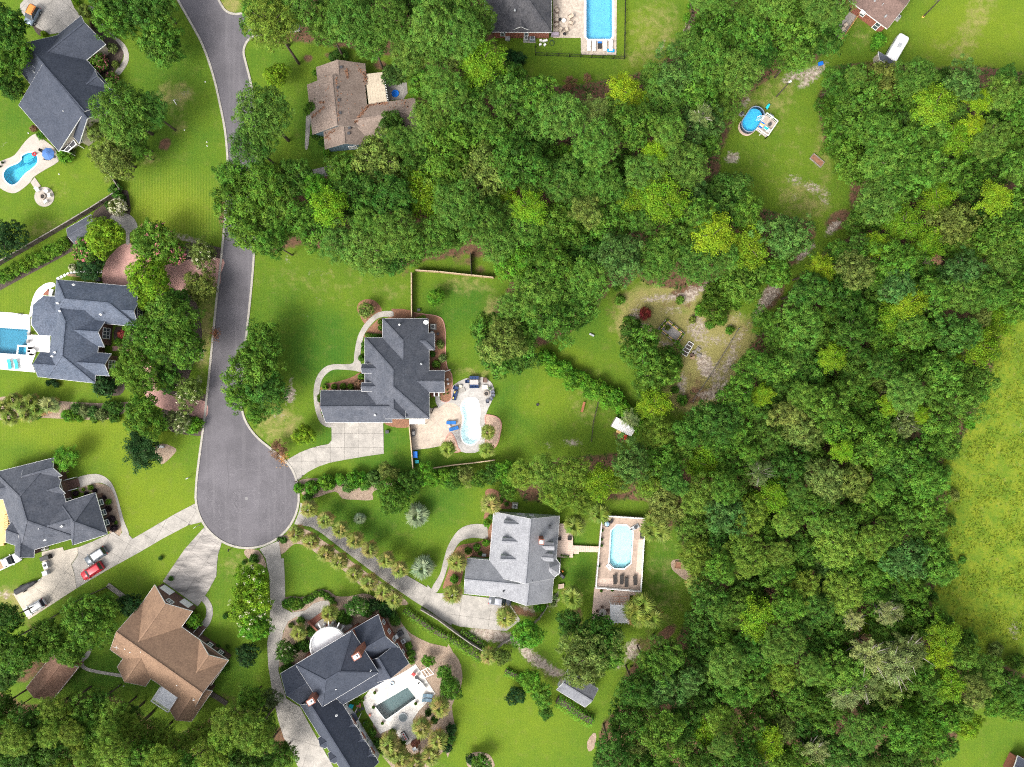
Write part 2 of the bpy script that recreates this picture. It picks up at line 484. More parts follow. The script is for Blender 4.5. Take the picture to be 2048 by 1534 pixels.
sand = ell([(1465, 315, 16, 11, -10, .9), (1490, 205, 12, 18, 20, .6), (1590, 150, 34, 12, -30, .7), (1625, 150, 40, 12, -45, .8), (1590, 360, 18, 12, 20, .6), (1625, 375, 20, 14, 20, .6), (1590, 395, 8, 8, 0, .7), (1666, 455, 22, 9, -45, .9), (1650, 395, 14, 22, 0, .5),
            (1330, 595, 60, 8, -5, .8), (1380, 590, 20, 14, -40, .9), (1410, 575, 26, 9, -20, .8), (1270, 630, 14, 18, 30, .7), (1290, 655, 20, 8, 20, .7), (1395, 655, 22, 26, 0, .7), (1430, 680, 30, 14, 0, .55), (1345, 620, 30, 10, 0, .5), (1440, 745, 26, 22, 0, .6), (1335, 690, 22, 7, 20, .8), (1410, 730, 16, 30, -20, .9), (1400, 680, 16, 14, 0, .6), (1440, 770, 20, 9, 0, .7),
            (1460, 720, 12, 26, 30, .7), (1425, 790, 30, 12, 0, .8), (1365, 770, 9, 26, 0, .8), (1540, 590, 14, 30, 40, .9), (1520, 620, 9, 30, 30, .8), (1610, 505, 30, 7, -45, .9), (1470, 640, 30, 9, -50, .5), (1475, 680, 9, 40, 35, .6),
            (1145, 885, 22, 7, 5, .8), (1095, 890, 16, 5, 0, .6), (580, 790, 12, 18, 10, .9), (582, 760, 8, 14, 0, .5), (560, 830, 18, 14, 0, .4), (575, 520, 10, 10, 0, .5), (640, 545, 36, 8, 0, .3), (800, 520, 10, 9, 0, .8), (610, 630, 16, 8, 0, .3), (640, 600, 20, 6, 0, .3),
            (370, 475, 40, 6, 12, .8), (395, 490, 26, 5, 5, .8), (402, 708, 8, 18, 0, .7), (398, 760, 8, 12, 0, .7), (405, 650, 6, 26, 0, .4), (372, 185, 14, 9, 10, .5), (350, 200, 8, 12, 0, .5), (368, 260, 5, 5, 0, .5), (10, 290, 12, 5, -50, .5),
            (10, 1190, 18, 10, 10, .7), (20, 1220, 18, 7, 0, .5), (1040, 1288, 30, 9, 30, .9), (1075, 1322, 40, 12, 30, .9), (1110, 1345, 22, 10, 20, .9), (985, 1270, 46, 14, 12, 1), (1110, 1200, 7, 24, 20, .8), (1265, 1300, 16, 22, 10, .8), (1240, 1330, 12, 12, 0, .6),
            (1060, 1217, 26, 6, 12, .9), (2035, 700, 8, 30, 0, .3), (2020, 790, 9, 5, 0, .5), (2040, 860, 12, 30, 0, .3), (2030, 1260, 14, 22, 0, .5), (1975, 1080, 14, 6, 0, .3), (612, 960, 14, 5, 0, .5), (660, 940, 30, 4, 0, .3), (355, 1365, 20, 6, 20, 0), (1320, 100, 30, 8, -60, .5), (1375, 60, 10, 40, 20, .6)])
dry = ell([(620, 560, 130, 30, 0, .25), (700, 580, 60, 30, 0, .2), (790, 580, 40, 20, 0, .3), (560, 850, 50, 40, 0, .5), (990, 620, 26, 30, 0, .55), (930, 570, 60, 20, 0, .4), (950, 745, 44, 8, 5, .6), (1300, 640, 70, 70, 30, .8), (1420, 690, 90, 80, 30, .95), (1390, 780, 60, 50, 0, .8), (1350, 590, 90, 26, 0, .7), (1560, 300, 80, 90, 0, .2), (1610, 400, 60, 40, 20, .45),
           (1540, 190, 60, 50, -30, .4), (1650, 300, 16, 80, 0, .45), (1180, 800, 50, 60, 0, .3), (1310, 60, 50, 70, 10, .4), (1290, 120, 60, 20, 0, .4), (350, 190, 40, 30, 0, .5), (360, 250, 24, 24, 0, .35), (80, 460, 46, 16, -20, .4), (120, 380, 26, 22, 30, .3), (410, 660, 18, 90, 5, .6), (20, 1200, 30, 30, 0, .6), (1960, 20, 26, 140, 25, .45), (1905, 90, 50, 20, 0, .3),
           (1330, 1180, 50, 100, 0, .3), (460, 10, 34, 20, 0, .6), (1720, 60, 30, 40, 0, .3), (300, 320, 20, 14, 0, .5), (2010, 1100, 60, 200, 0, .12), (1990, 760, 60, 120, 20, .1), (470, 1130, 40, 26, 0, .35), (90, 1200, 60, 14, -30, .2)], 4)
field = mask([MEADOW], 3)
# lush: deep green (1) against yellow green (0)
lush = np.full(PXX.shape, 0.52)
for (x, y, rx, ry, v) in [(640, 690, 90, 90, .95), (560, 620, 60, 60, .7), (720, 880, 120, 40, .95), (820, 930, 120, 20, .95), (920, 610, 90, 60, .9), (1040, 800, 60, 70, .8), (1090, 800, 70, 50, .25), (1160, 640, 70, 90, .75), (1140, 720, 60, 40, .4),
                          (560, 1120, 70, 60, .65), (720, 1050, 120, 60, .85), (880, 1000, 60, 60, .85), (1150, 1120, 40, 80, .8), (1330, 1140, 40, 120, .75), (1090, 1290, 60, 40, .5), (1000, 1420, 170, 110, .28), (470, 1190, 60, 90, .6), (460, 1340, 60, 60, .75),
                          (150, 860, 200, 40, .12), (300, 1000, 120, 90, .08), (250, 880, 120, 60, .12), (90, 960, 60, 40, .3), (300, 1130, 130, 40, .35), (60, 1090, 60, 50, .55), (60, 600, 80, 70, .3), (110, 760, 130, 30, .3), (340, 420, 90, 50, .12), (290, 250, 90, 90, .72), (340, 140, 80, 80, .75), (400, 300, 50, 60, .6), (150, 350, 90, 60, .35), (30, 430, 60, 40, .5), (30, 240, 50, 50, .75),
                          (540, 120, 60, 40, .75), (640, 250, 60, 90, .85), (1100, 110, 80, 30, .6), (1280, 60, 60, 60, .3), (1300, 130, 60, 20, .3), (1560, 330, 90, 80, .45), (1500, 250, 40, 70, .5), (1950, 60, 150, 90, .12), (1720, 80, 40, 40, .7), (1960, 1000, 120, 400, .12), (1910, 1150, 50, 60, .75), (1890, 1080, 26, 60, .8), (2000, 1400, 80, 80, .5), (2000, 1480, 60, 40, .6), (250, 1290, 200, 60, .7), (200, 1350, 200, 40, .85), (960, 1500, 90, 40, .3)]:
    d = ((PXX - x) / rx) ** 2 + ((PYY - y) / ry) ** 2
    k = np.clip(1.25 - d, 0, 1)
    lush = lush * (1 - k) + v * k
lush = blur(lush, 5)
stripe = .16 + ell([(345, 420, 110, 70, 0, 1), (60, 620, 90, 60, 0, .35), (130, 850, 160, 40, 0, .4)], 3)

zz = np.zeros(PXX.shape)
for q in PITS:
    c = sum((Vector((p[0], p[1], 0)) for p in q), Vector()) / len(q)
    big = []
    for p in q:
        d = Vector((p[0], p[1], 0)) - c
        big.append(((c + d * (1 + 0.25 / max(d.length, .1)))[0], (c + d * (1 + 0.25 / max(d.length, .1)))[1]))
    zz[inside(GXX, GYY, big)] = -2.6
gv = np.stack([GXX, GYY, zz], -1).reshape(-1, 3)
ii = np.arange(nx * ny).reshape(ny, nx)
gq = np.stack([ii[:-1, :-1], ii[:-1, 1:], ii[1:, 1:], ii[1:, :-1]], -1).reshape(-1, 4)
BIG = 900.0
ex = np.array([[GX0, GY0, 0], [GX1, GY0, 0], [GX1, GY1, 0], [GX0, GY1, 0], [-BIG, -BIG, 0], [BIG, -BIG, 0], [BIG, BIG, 0], [-BIG, BIG, 0]], float)
n0 = len(gv)
eq = np.array([[n0 + 4, n0 + 5, n0 + 1, n0], [n0 + 5, n0 + 6, n0 + 2, n0 + 1], [n0 + 6, n0 + 7, n0 + 3, n0 + 2], [n0 + 7, n0 + 4, n0, n0 + 3]])
def np_mesh(name, v, q):
    me = bpy.data.meshes.new(name)
    k = q.shape[1]
    me.vertices.add(len(v)); me.vertices.foreach_set('co', np.ascontiguousarray(v, dtype=np.float32).ravel())
    me.loops.add(len(q) * k); me.loops.foreach_set('vertex_index', np.ascontiguousarray(q, dtype=np.int32).ravel())
    me.polygons.add(len(q))
    me.polygons.foreach_set('loop_start', np.arange(0, len(q) * k, k, dtype=np.int32))
    try: me.polygons.foreach_set('loop_total', np.full(len(q), k, dtype=np.int32))
    except Exception: pass
    me.update(calc_edges=True)
    return me
gme = np_mesh('ground', np.vstack([gv, ex]), np.vstack([gq, eq]))
for nm, arr, fill in (('litter', litter, 0), ('sand', sand, 0), ('dry', dry, .1), ('field', field, 0), ('lush', lush, .4), ('stripe', stripe, 0)):
    at = gme.attributes.new(nm, 'FLOAT', 'POINT')
    at.data.foreach_set('value', np.concatenate([arr.ravel(), np.full(8, fill)]).astype(np.float32))

gm = bpy.data.materials.new('lawn_and_soil')
n, l = nodes_of(gm)
b = n['Principled BSDF']; b.inputs['Roughness'].default_value = 0.9; b.inputs['Specular IOR Level'].default_value = 0.1
pos = n.new('ShaderNodeNewGeometry').outputs['Position']
def noise(scale, detail=5, rough=0.6):
    t = n.new('ShaderNodeTexNoise'); t.inputs['Scale'].default_value = scale; t.inputs['Detail'].default_value = detail; t.inputs['Roughness'].default_value = rough
    l.new(pos, t.inputs['Vector']); return t.outputs['Fac']
def attr(nm):
    a = n.new('ShaderNodeAttribute'); a.attribute_name = nm; return a.outputs['Fac']
def mth(op, a, b_, clamp=False):
    m = n.new('ShaderNodeMath'); m.operation = op; m.use_clamp = clamp
    for i, x in enumerate((a, b_)):
        if isinstance(x, (int, float)): m.inputs[i].default_value = x
        else: l.new(x, m.inputs[i])
    return m.outputs[0]
def rng_(x, a, b_, c=0, d=1):
    m = n.new('ShaderNodeMapRange'); m.interpolation_type = 'SMOOTHSTEP'
    m.inputs[1].default_value = a; m.inputs[2].default_value = b_; m.inputs[3].default_value = c; m.inputs[4].default_value = d
    l.new(x, m.inputs[0]); return m.outputs[0]
def mixc(f, a, b_, mode='MIX'):
    m = n.new('ShaderNodeMix'); m.data_type = 'RGBA'; m.blend_type = mode
    if isinstance(f, (int, float)): m.inputs[0].default_value = f
    else: l.new(f, m.inputs[0])
    for i, x in ((6, a), (7, b_)):
        if isinstance(x, tuple): m.inputs[i].default_value = (*x, 1)
        else: l.new(x, m.inputs[i])
    return m.outputs[2]
big_, med, fine, vfine = noise(0.07, 4), noise(0.35, 5), noise(2.2, 4), noise(7, 3)
lv = mth('ADD', attr('lush'), mth('MULTIPLY', mth('SUBTRACT', med, 0.5), 0.55))
lv = mth('ADD', lv, mth('MULTIPLY', mth('SUBTRACT', big_, 0.5), 0.45))
lv = mth('ADD', lv, mth('MULTIPLY', mth('SUBTRACT', fine, 0.5), 0.5), True)
grass = mixc(lv, (0.125, 0.178, 0.012), (0.036, 0.102, 0.010))
grass = mixc(rng_(noise(0.45, 7, 0.72), 0.5, 0.8, 0, 0.45), grass, (0.165, 0.155, 0.045))
# mowing stripes
wv = n.new('ShaderNodeTexWave'); wv.wave_type = 'BANDS'; wv.bands_direction = 'X'; wv.inputs['Scale'].default_value = 0.55; wv.inputs['Distortion'].default_value = 0.6
l.new(pos, wv.inputs['Vector'])
grass = mixc(mth('MULTIPLY', attr('stripe'), mth('MULTIPLY', wv.outputs['Fac'], 0.35)), grass, (0.20, 0.235, 0.03))
# field: rank mottled grass
fld = mixc(rng_(med, 0.35, 0.65), (0.155, 0.195, 0.016), (0.095, 0.155, 0.013))
fld = mixc(rng_(noise(0.9, 5), 0.55, 0.75, 0, .6), fld, (0.20, 0.19, 0.05))
fld = mixc(rng_(noise(1.5, 6), 0.52, 0.7), fld, (0.055, 0.13, 0.012))
grass = mixc(attr('field'), grass, fld)
dr = rng_(mth('ADD', attr('dry'), mth('MULTIPLY', mth('SUBTRACT', noise(0.6, 7, 0.7), 0.5), 1.5)), 0.18, 0.80)
grass = mixc(mth('MULTIPLY', dr, 0.8), grass, (0.255, 0.215, 0.085))
li = rng_(mth('ADD', attr('litter'), mth('MULTIPLY', mth('SUBTRACT', noise(0.5, 7, 0.7), 0.5), 0.9)), 0.42, 0.75)
lit = mixc(rng_(fine, 0.3, 0.7), (0.155, 0.085, 0.052), (0.09, 0.055, 0.033))
lit = mixc(rng_(noise(0.8, 5), 0.5, 0.7), lit, (0.05, 0.075, 0.018))
grass = mixc(li, grass, lit)
sd = rng_(mth('ADD', attr('sand'), mth('MULTIPLY', mth('SUBTRACT', noise(1.3, 9, 0.78), 0.5), 2.6)), 0.35, 0.85)
snd = mixc(rng_(noise(1.7, 6), 0.35, 0.65), (0.40, 0.345, 0.29), (0.21, 0.165, 0.13))
col = mixc(sd, grass, snd)
col = mixc(1.0, col, rng_(vfine, 0.25, 0.75, 0.78, 1.22), 'MULTIPLY')
l.new(col, b.inputs['Base Color'])
bp = n.new('ShaderNodeBump'); bp.inputs['Strength'].default_value = 0.6; bp.inputs['Distance'].default_value = 0.08
l.new(mth('ADD', vfine, fine), bp.inputs['Height']); l.new(bp.outputs[0], b.inputs['Normal'])
ground = meshobj('ground', gme, gm)
ground['kind'] = 'structure'

# ------------------------------------------------------------------ road, kerbs, drives, beds
def sheet(name, pts, z, m, holes=(), thick=0.0, kind='structure'):
    mb = MB()
    if thick: mb.prism(pts, z - thick, z, holes)
    else: mb.tri_poly([Vector((p[0], p[1], z)) for p in pts], [[Vector((p[0], p[1], z)) for p in h] for h in holes])
    return mb.build(name, m, kind=kind)

asph = bpy.data.materials.new('asphalt')
MATS['asphalt'] = asph
n, l = nodes_of(asph)
b = n['Principled BSDF']; b.inputs['Roughness'].default_value = 0.85; b.inputs['Specular IOR Level'].default_value = 0.25
pos = n.new('ShaderNodeNewGeometry').outputs['Position']
# wheel-swirl marks round the turning circle and lengthwise streaks up the street
bc = P(493, 1000)
mp = n.new('ShaderNodeVectorMath'); mp.operation = 'SUBTRACT'; mp.inputs[1].default_value = (bc.x, bc.y, 0); l.new(pos, mp.inputs[0])
ln = n.new('ShaderNodeVectorMath'); ln.operation = 'LENGTH'; l.new(mp.outputs[0], ln.inputs[0])
tn = n.new('ShaderNodeTexNoise'); tn.noise_dimensions = '1D'; tn.inputs['Scale'].default_value = 2.6; tn.inputs['Detail'].default_value = 4
wob = mth('MULTIPLY', noise(0.3, 4), 7.0)
l.new(mth('ADD', ln.outputs['Value'], wob), tn.inputs['W'])
base = mixc(rng_(noise(0.18, 6), 0.35, 0.65), (0.115, 0.108, 0.118), (0.088, 0.083, 0.091))
inbulb = rng_(ln.outputs['Value'], 8.5, 11.5, 1, 0)
base = mixc(mth('MULTIPLY', inbulb, rng_(tn.outputs['Fac'], 0.5, 0.72, 0, 0.42)), base, (0.165, 0.155, 0.165))
mpp = n.new('ShaderNodeMapping'); mpp.inputs['Rotation'].default_value = (0, 0, R(5)); mpp.inputs['Scale'].default_value = (1.3, 0.03, 1); l.new(pos, mpp.inputs[0])
ts = n.new('ShaderNodeTexNoise'); ts.inputs['Scale'].default_value = 1.0; ts.inputs['Detail'].default_value = 3; l.new(mpp.outputs[0], ts.inputs['Vector'])
base = mixc(rng_(ts.outputs['Fac'], 0.5, 0.72, 0, 0.35), base, (0.15, 0.142, 0.15))
base = mixc(1.0, base, rng_(noise(9, 3), 0.3, 0.7, 0.86, 1.14), 'MULTIPLY')
l.new(base, b.inputs['Base Color'])

left_edge = [(330, -60), (345, -30), (358, 0), (385, 48), (408, 92), (428, 150), (441, 205), (452, 262), (457, 320), (457, 360), (453, 420), (446, 500), (436, 590), (427, 680), (418, 770), (409, 850), (401, 910), (395, 960), (393, 995)]
arc = [(495 + 101.5 * math.cos(t), 993 + 101.5 * math.sin(t)) for t in np.linspace(math.pi, -0.05, 26)]
right_edge = [(596, 985), (590, 955), (575, 928), (545, 902), (510, 872), (488, 838), (481, 800), (484, 740), (491, 674), (499, 600), (505, 533), (509, 460), (511, 400), (513, 330), (512, 260), (506, 200), (499, 160), (490, 125), (486, 105), (490, 88), (500, 76), (520, 68), (600, 60)]
top_edge = [(600, 5), (540, 15), (500, 24), (473, 30), (452, 24), (440, 8), (432, -10), (418, -60)]
wl = [P(*p) for p in left_edge]; wr = [P(*p) for p in right_edge]; wt = [P(*p) for p in top_edge]
wa = [P(*p) for p in arc]
LE, RE, TE = smooth(wl, False, 4), smooth(wr, False, 4), smooth(wt, False, 4)
road_poly = LE + wa[1:-1] + RE + TE
road = sheet('road', road_poly, 0.03, asph, thick=0.03)
kb = MB()
kb.strip(LE + wa[1:-1] + RE, 0.42, 0.0, 0.13, off=-0.15)
kb.build('kerb', KERB, kind='structure')
kb = MB(); kb.strip(TE, 0.42, 0.0, 0.13, off=-0.15); kb.build('kerb', KERB, kind='structure')
mb = MB(); c = w1('K', 445, 460); mb.cyl(c, 0.33, 0.02, 0.037, 20)
tag(mb.build('manhole_cover', mat('cast_iron', (0.20, 0.195, 0.195), (0.15, 0.145, 0.145), scale=9)), 'round grey manhole cover in the middle of the turning circle', 'manhole')

mb = MB(); mb.strip(smooth(W('K', [(330, 400), (372, 440), (380, 462), (350, 500), (385, 535), (430, 520), (445, 490)]), False, 4), .035, .026, .036)
mb.build('sealed_crack', mat('crack_sealer', (.06, .058, .062)), road)
mb = MB(); mb.strip(smooth(W('K', [(300, 60), (292, 180), (305, 300), (296, 420)]), False, 4), .03, .026, .036); mb.build('sealed_crack', mat('crack_sealer', (.06, .058, .062)), road)
def clip_half(poly, nrm, d):
    out = []
    m = len(poly)
    for i in range(m):
        a, b_ = poly[i], poly[(i + 1) % m]
        da, db = a.x * nrm[0] + a.y * nrm[1] - d, b_.x * nrm[0] + b_.y * nrm[1] - d
        if da <= 0: out.append(a)
        if (da < 0) != (db < 0) and abs(da - db) > 1e-9:
            t = da / (da - db)
            out.append(a + (b_ - a) * t)
    return out
def area(q):
    return 0.5 * sum(q[i].x * q[(i + 1) % len(q)].y - q[(i + 1) % len(q)].x * q[i].y for i in range(len(q)))
def slabs(name, poly, ang, su, sv, m, z=0.07, gap=0.035, off=(0, 0), piece='slab'):
    """concrete poured in panels: a base sheet with its slabs as pieces"""
    poly = [Vector((p[0], p[1], 0)) for p in poly]
    root = sheet(name, poly, 0.012, JOINT, thick=0.012)
    u = (math.cos(R(ang)), math.sin(R(ang))); v = (-u[1], u[0])
    us = [p.x * u[0] + p.y * u[1] for p in poly]; vs = [p.x * v[0] + p.y * v[1] for p in poly]
    i = min(us) + off[0] * su - su
    while i < max(us):
        j = min(vs) + off[1] * sv - sv
        q1 = clip_half(clip_half(poly, u, i + su - gap / 2), (-u[0], -u[1]), -(i + gap / 2))
        while j < max(vs) and len(q1) > 2:
            q = clip_half(clip_half(q1, v, j + sv - gap / 2), (-v[0], -v[1]), -(j + gap / 2))
            if len(q) > 2 and abs(area(q)) > 0.12:
                mb = MB(); mb.prism(q, 0.012, z + random.uniform(-.004, .004)); mb.build(piece, m, root)
            j += sv
        i += su
    return root
random.seed(4)
# central house
slabs('driveway', W('F', [(611, 1150), (955, 1150), (959, 1358), (840, 1375), (720, 1395), (600, 1418), (520, 1445), (450, 1482), (392, 1532), (376, 1522), (345, 1460), (308, 1402), (400, 1350), (470, 1322), (540, 1303), (590, 1295), (612, 1268), (611, 1200)]), 0, 2.85, 2.75, CONC, off=(.1, .35))
sheet('footpath', smooth(W('F', [(612, 1182), (560, 1172), (520, 1122), (496, 1030), (492, 930), (512, 848), (560, 785), (625, 762), (700, 762), (755, 752), (762, 700), (775, 620), (795, 555), (840, 482), (905, 425), (960, 408), (1015, 408), (1024, 425), (1018, 444), (960, 446), (920, 456), (880, 492), (830, 562), (808, 650), (803, 740), (812, 770), (808, 812), (760, 804), (690, 798), (625, 798), (582, 822), (545, 870), (530, 945), (530, 1030), (548, 1105), (580, 1143), (612, 1150)]), True, 3), 0.06, CONC, thick=0.06)
# house with the wooden deck under construction
slabs('driveway', W('I', [(1500, 562), (1340, 645), (1160, 752), (1018, 834), (985, 800), (945, 775), (915, 816), (870, 780), (830, 800), (705, 858), (600, 900), (600, 960), (552, 1030), (575, 1110), (590, 1212), (830, 1070), (1080, 932), (1250, 832), (1440, 732), (1545, 706), (1555, 690), (1520, 620)]), -30, 4.2, 3.2, CONC)
sheet('footpath', smooth(W('I', [(592, 366), (700, 338), (780, 346), (850, 398), (890, 480), (920, 580), (950, 690), (990, 800), (940, 780), (925, 700), (912, 640), (890, 540), (860, 460), (810, 418), (740, 404), (612, 440), (600, 405)]), True, 4), 0.06, CONC, thick=0.06)
slabs('driveway', W('I', [(322, 935), (480, 898), (492, 925), (598, 898), (596, 960), (548, 1030), (572, 1110), (588, 1214), (222, 1452), (102, 1256), (290, 1160), (345, 1105), (325, 1000)]), -33, 6.5, 6.0, CONC_W)
# brown house
slabs('driveway', W('I', [(1570, 742), (1640, 800), (1700, 866), (1672, 960), (1664, 1040), (1660, 1120), (1600, 1230), (1560, 1292), (1518, 1352), (1250, 1160), (1330, 1040), (1420, 910)]), 57, 4.2, 3.6, CONC_S)
sheet('footpath', smooth(W('f', [(1048, 258), (1100, 330), (1118, 400), (1108, 480), (1062, 565), (1000, 540), (1045, 470), (1055, 400), (1040, 345), (1008, 300)]), True, 3), 0.06, CONC_D, thick=0.06)
sheet('footpath', smooth(W('J', [(672, 500), (650, 560), (610, 600), (640, 640), (760, 668), (900, 690), (900, 712), (760, 690), (630, 662), (580, 620), (600, 570), (640, 520)]), True, 3), 0.05, CONC, thick=0.05)
# estate drive with its entrance court
slabs('driveway', W('M', [(75, -150), (195, -180), (205, 0), (207, 140), (200, 232), (262, 266), (370, 250), (440, 192), (500, 172), (560, 168), (572, 202), (520, 262), (420, 330), (300, 298), (232, 338), (190, 420), (172, 540), (150, 740), (215, 970), (330, 1042), (372, 1125), (640, 1600), (340, 1600), (265, 1420), (195, 1290), (150, 1150), (100, 900), (68, 700), (60, 520), (78, 400), (85, 180)]), 73, 5.0, 6.0, CONC, off=(.3, .2))
slabs('driveway', W('K', [(548, 858), (700, 792), (715, 900), (732, 1000), (742, 1090), (640, 1110), (612, 1010), (596, 930)]), 80, 5.0, 4.5, CONC)
# grey-roofed house: long drive
slabs('driveway', W('K', [(872, 492), (1000, 600), (1250, 775), (1500, 950), (1700, 1062), (1900, 1178), (2060, 1290), (2060, 1460), (1900, 1352), (1750, 1258), (1550, 1120), (1300, 935), (1150, 822), (1040, 735), (950, 682), (822, 662), (862, 560)]), -35, 2.6, 5.0, CONC)
slabs('driveway', W('L', [(-18, 812), (40, 868), (230, 880), (430, 905), (560, 940), (640, 1060), (540, 1136), (380, 1122), (210, 1105), (90, 1060), (-12, 985)]), -8, 6.0, 5.5, CONC, off=(.2, .4))
sheet('footpath', smooth(W('L', [(10, 840), (70, 735), (95, 640), (130, 530), (200, 425), (290, 384), (390, 388), (408, 440), (400, 484), (300, 478), (215, 505), (165, 580), (125, 680), (100, 760), (50, 862)]), True, 3), 0.055, CONC, thick=0.055)
# slate-roofed house
slabs('driveway', W('A', [(205, -30), (150, 30), (145, 72), (195, 135), (268, 200), (360, 252), (455, 237), (590, 122), (545, 60), (505, -30)]), -42, 3.6, 3.4, CONC, off=(.2, .2))
sheet('footpath', smooth(W('A', [(640, 42), (690, 60), (705, 105), (760, 190), (850, 268), (915, 330), (942, 400), (930, 470), (872, 548), (838, 530), (895, 450), (905, 395), (880, 340), (820, 270), (720, 190), (670, 110)]), True, 3), 0.05, CONC, thick=0.05)
# pink paver drive
PINK = mat('pink_pavers', (0.47, 0.275, 0.235), (0.36, 0.20, 0.175), scale=0.5, speck=0.14, bscale=8, bump=0.15)
mb = MB()
sheet('driveway', smooth(W('E', [(660, 532), (658, 450), (690, 375), (760, 300), (805, 278), (850, 285), (920, 360), (1020, 420), (1120, 400), (1250, 375), (1428, 378), (1412, 470), (1398, 552), (1300, 560), (1180, 575), (1090, 600), (1040, 660), (1000, 760), (975, 900), (965, 1040), (985, 1160), (1050, 1230), (1180, 1270), (1318, 1290), (1312, 1396), (1180, 1362), (1040, 1335), (950, 1275), (905, 1180), (900, 1000), (925, 850), (955, 720), (960, 620), (900, 565), (840, 552), (760, 545)]), True, 3), 0.05, PINK, thick=0.05)
sheet('patio', smooth(W('E', [(705, 110), (745, 85), (800, 85), (850, 110), (878, 160), (870, 190), (830, 210), (828, 278), (806, 278), (806, 210), (790, 180), (740, 150)]), True, 4), 0.056, CONC, thick=0.056)
sheet('footpath', W('E', [(720, 935), (850, 935), (850, 965), (720, 965)]), 0.05, PINK, thick=0.05)
# parking court and path at the taupe house
sheet('footpath', smooth(W('B', [(520, 1235), (620, 1260), (800, 1262), (1000, 1215), (1190, 1200), (1200, 1235), (1010, 1285), (800, 1300), (600, 1290)]), True, 3), 0.05, CONC_D, thick=0.05)
sheet('footpath', smooth(W('B', [(850, 850), (882, 850), (875, 960), (862, 1080), (840, 1080), (845, 960)]), True, 3), 0.05, CONC_D, thick=0.05)
sheet('patio', W('g', [(1215, 470), (1490, 455), (1500, 600), (1440, 690), (1225, 705)]), 0.05, CONC_D, thick=0.05)
sheet('patio', W('D', [(940, 70), (985, 95), (890, 235), (830, 205), (850, 185)]), 0.05, CONC, thick=0.05)

# planting beds
BEDN = [0]
def bed(fr, pts, m, n_=3, z=0.02, holes=()):
    BEDN[0] += 1; z = 0.008 + 0.0009 * BEDN[0]
    return sheet('planting_bed', smooth(W(fr, pts), True, n_), z, m, holes, thick=z)
bed('F', [(780, 390), (800, 345), (850, 328), (900, 340), (945, 390), (930, 425), (880, 460), (840, 500), (800, 440)], STRAW, z=0.02)
bed('F', [(835, 555), (890, 490), (950, 455), (950, 590), (835, 590)], STRAW, 2)
bed('F', [(1010, 392), (1150, 405), (1150, 460), (960, 460), (1022, 440)], STRAW, 2)
bed('F', [(1155, 420), (1230, 430), (1310, 440), (1350, 465), (1368, 530), (1370, 620), (1372, 720), (1385, 790), (1410, 830), (1412, 910), (1405, 990), (1375, 1012), (1340, 1000), (1330, 955), (1260, 950), (1258, 470), (1160, 455)], STRAW)
bed('F', [(545, 935), (560, 895), (640, 880), (740, 850), (800, 815), (830, 815), (830, 940), (700, 945)], STRAW, 3)
bed('F', [(960, 1130), (1130, 1130), (1130, 1180), (1050, 1185), (975, 1165)], STRAW, 2)
bed('F', [(510, 970), (530, 960), (545, 1080), (575, 1140), (560, 1145), (525, 1080)], STRAW, 2)
bed('I', [(612, 442), (720, 408), (800, 418), (860, 460), (900, 560), (930, 680), (938, 760), (912, 814), (870, 782), (830, 770), (740, 500), (620, 480)], MULCHG)
bed('I', [(1185, 130), (1250, 105), (1330, 130), (1352, 160), (1300, 220), (1240, 262), (1200, 200)], MULCHG)
bed('E', [(700, 60), (760, 20), (820, 0), (835, 60), (815, 150), (770, 190), (700, 240), (600, 290), (500, 330), (440, 300), (420, 240), (560, 110)], MULCH)
bed('E', [(-20, 545), (100, 460), (250, 370), (400, 265), (460, 290), (470, 320), (330, 400), (180, 480), (60, 545), (-20, 585)], MULCH)
bed('E', [(1190, 275), (1390, 300), (1420, 320), (1400, 385), (1250, 400), (1190, 380)], MULCH)
bed('E', [(880, 560), (930, 620), (1010, 640), (1050, 590), (1150, 580), (1250, 640), (1280, 760), (1290, 900), (1240, 1040), (1180, 1180), (1100, 1180), (1000, 1130), (975, 1020), (985, 860), (1010, 740), (960, 700), (915, 800), (860, 850), (840, 940), (740, 930), (740, 810), (880, 800)], MULCH)
bed('E', [(620, 1170), (720, 1130), (800, 1180), (760, 1250), (640, 1230)], MULCH)
bed('E', [(1030, 1200), (1150, 1230), (1310, 1240), (1310, 1290), (1180, 1265), (1060, 1230)], MULCH)
bed('E', [(-30, 1265), (200, 1270), (450, 1290), (700, 1300), (830, 1290), (830, 1330), (700, 1400), (450, 1400), (200, 1390), (-30, 1400)], MULCHG)
bed('E', [(1040, 1340), (1180, 1370), (1305, 1400), (1300, 1500), (1200, 1500), (1100, 1480), (1050, 1400)], MULCH)
bed('A', [(660, 170), (760, 200), (850, 290), (900, 370), (890, 440), (830, 520), (760, 560), (640, 440), (770, 325), (690, 240)], MULCH)
bed('A', [(905, 1390), (940, 1420), (935, 1534), (790, 1600), (680, 1560), (780, 1480)], MULCH)
bed('A', [(240, 180), (310, 190), (360, 250), (300, 265), (260, 230)], MULCH, 2)
bed('K', [(1140, 405), (1200, 460), (1300, 470), (1440, 470), (1450, 400), (1700, 330), (1700, 260), (1400, 290), (1000, 300), (860, 320), (860, 400), (960, 460)], MULCHG)
bed('K', [(705, 780), (770, 740), (900, 700), (1030, 780), (1200, 900), (1400, 1050), (1600, 1180), (1720, 1290), (1600, 1290), (1480, 1200), (1350, 1150), (1200, 1020), (1050, 930), (920, 840), (820, 820), (720, 900)], MULCHG)
bed('K', [(440, 860), (540, 870), (590, 950), (600, 1010), (560, 980), (480, 950), (430, 900)], MULCHG, 2)
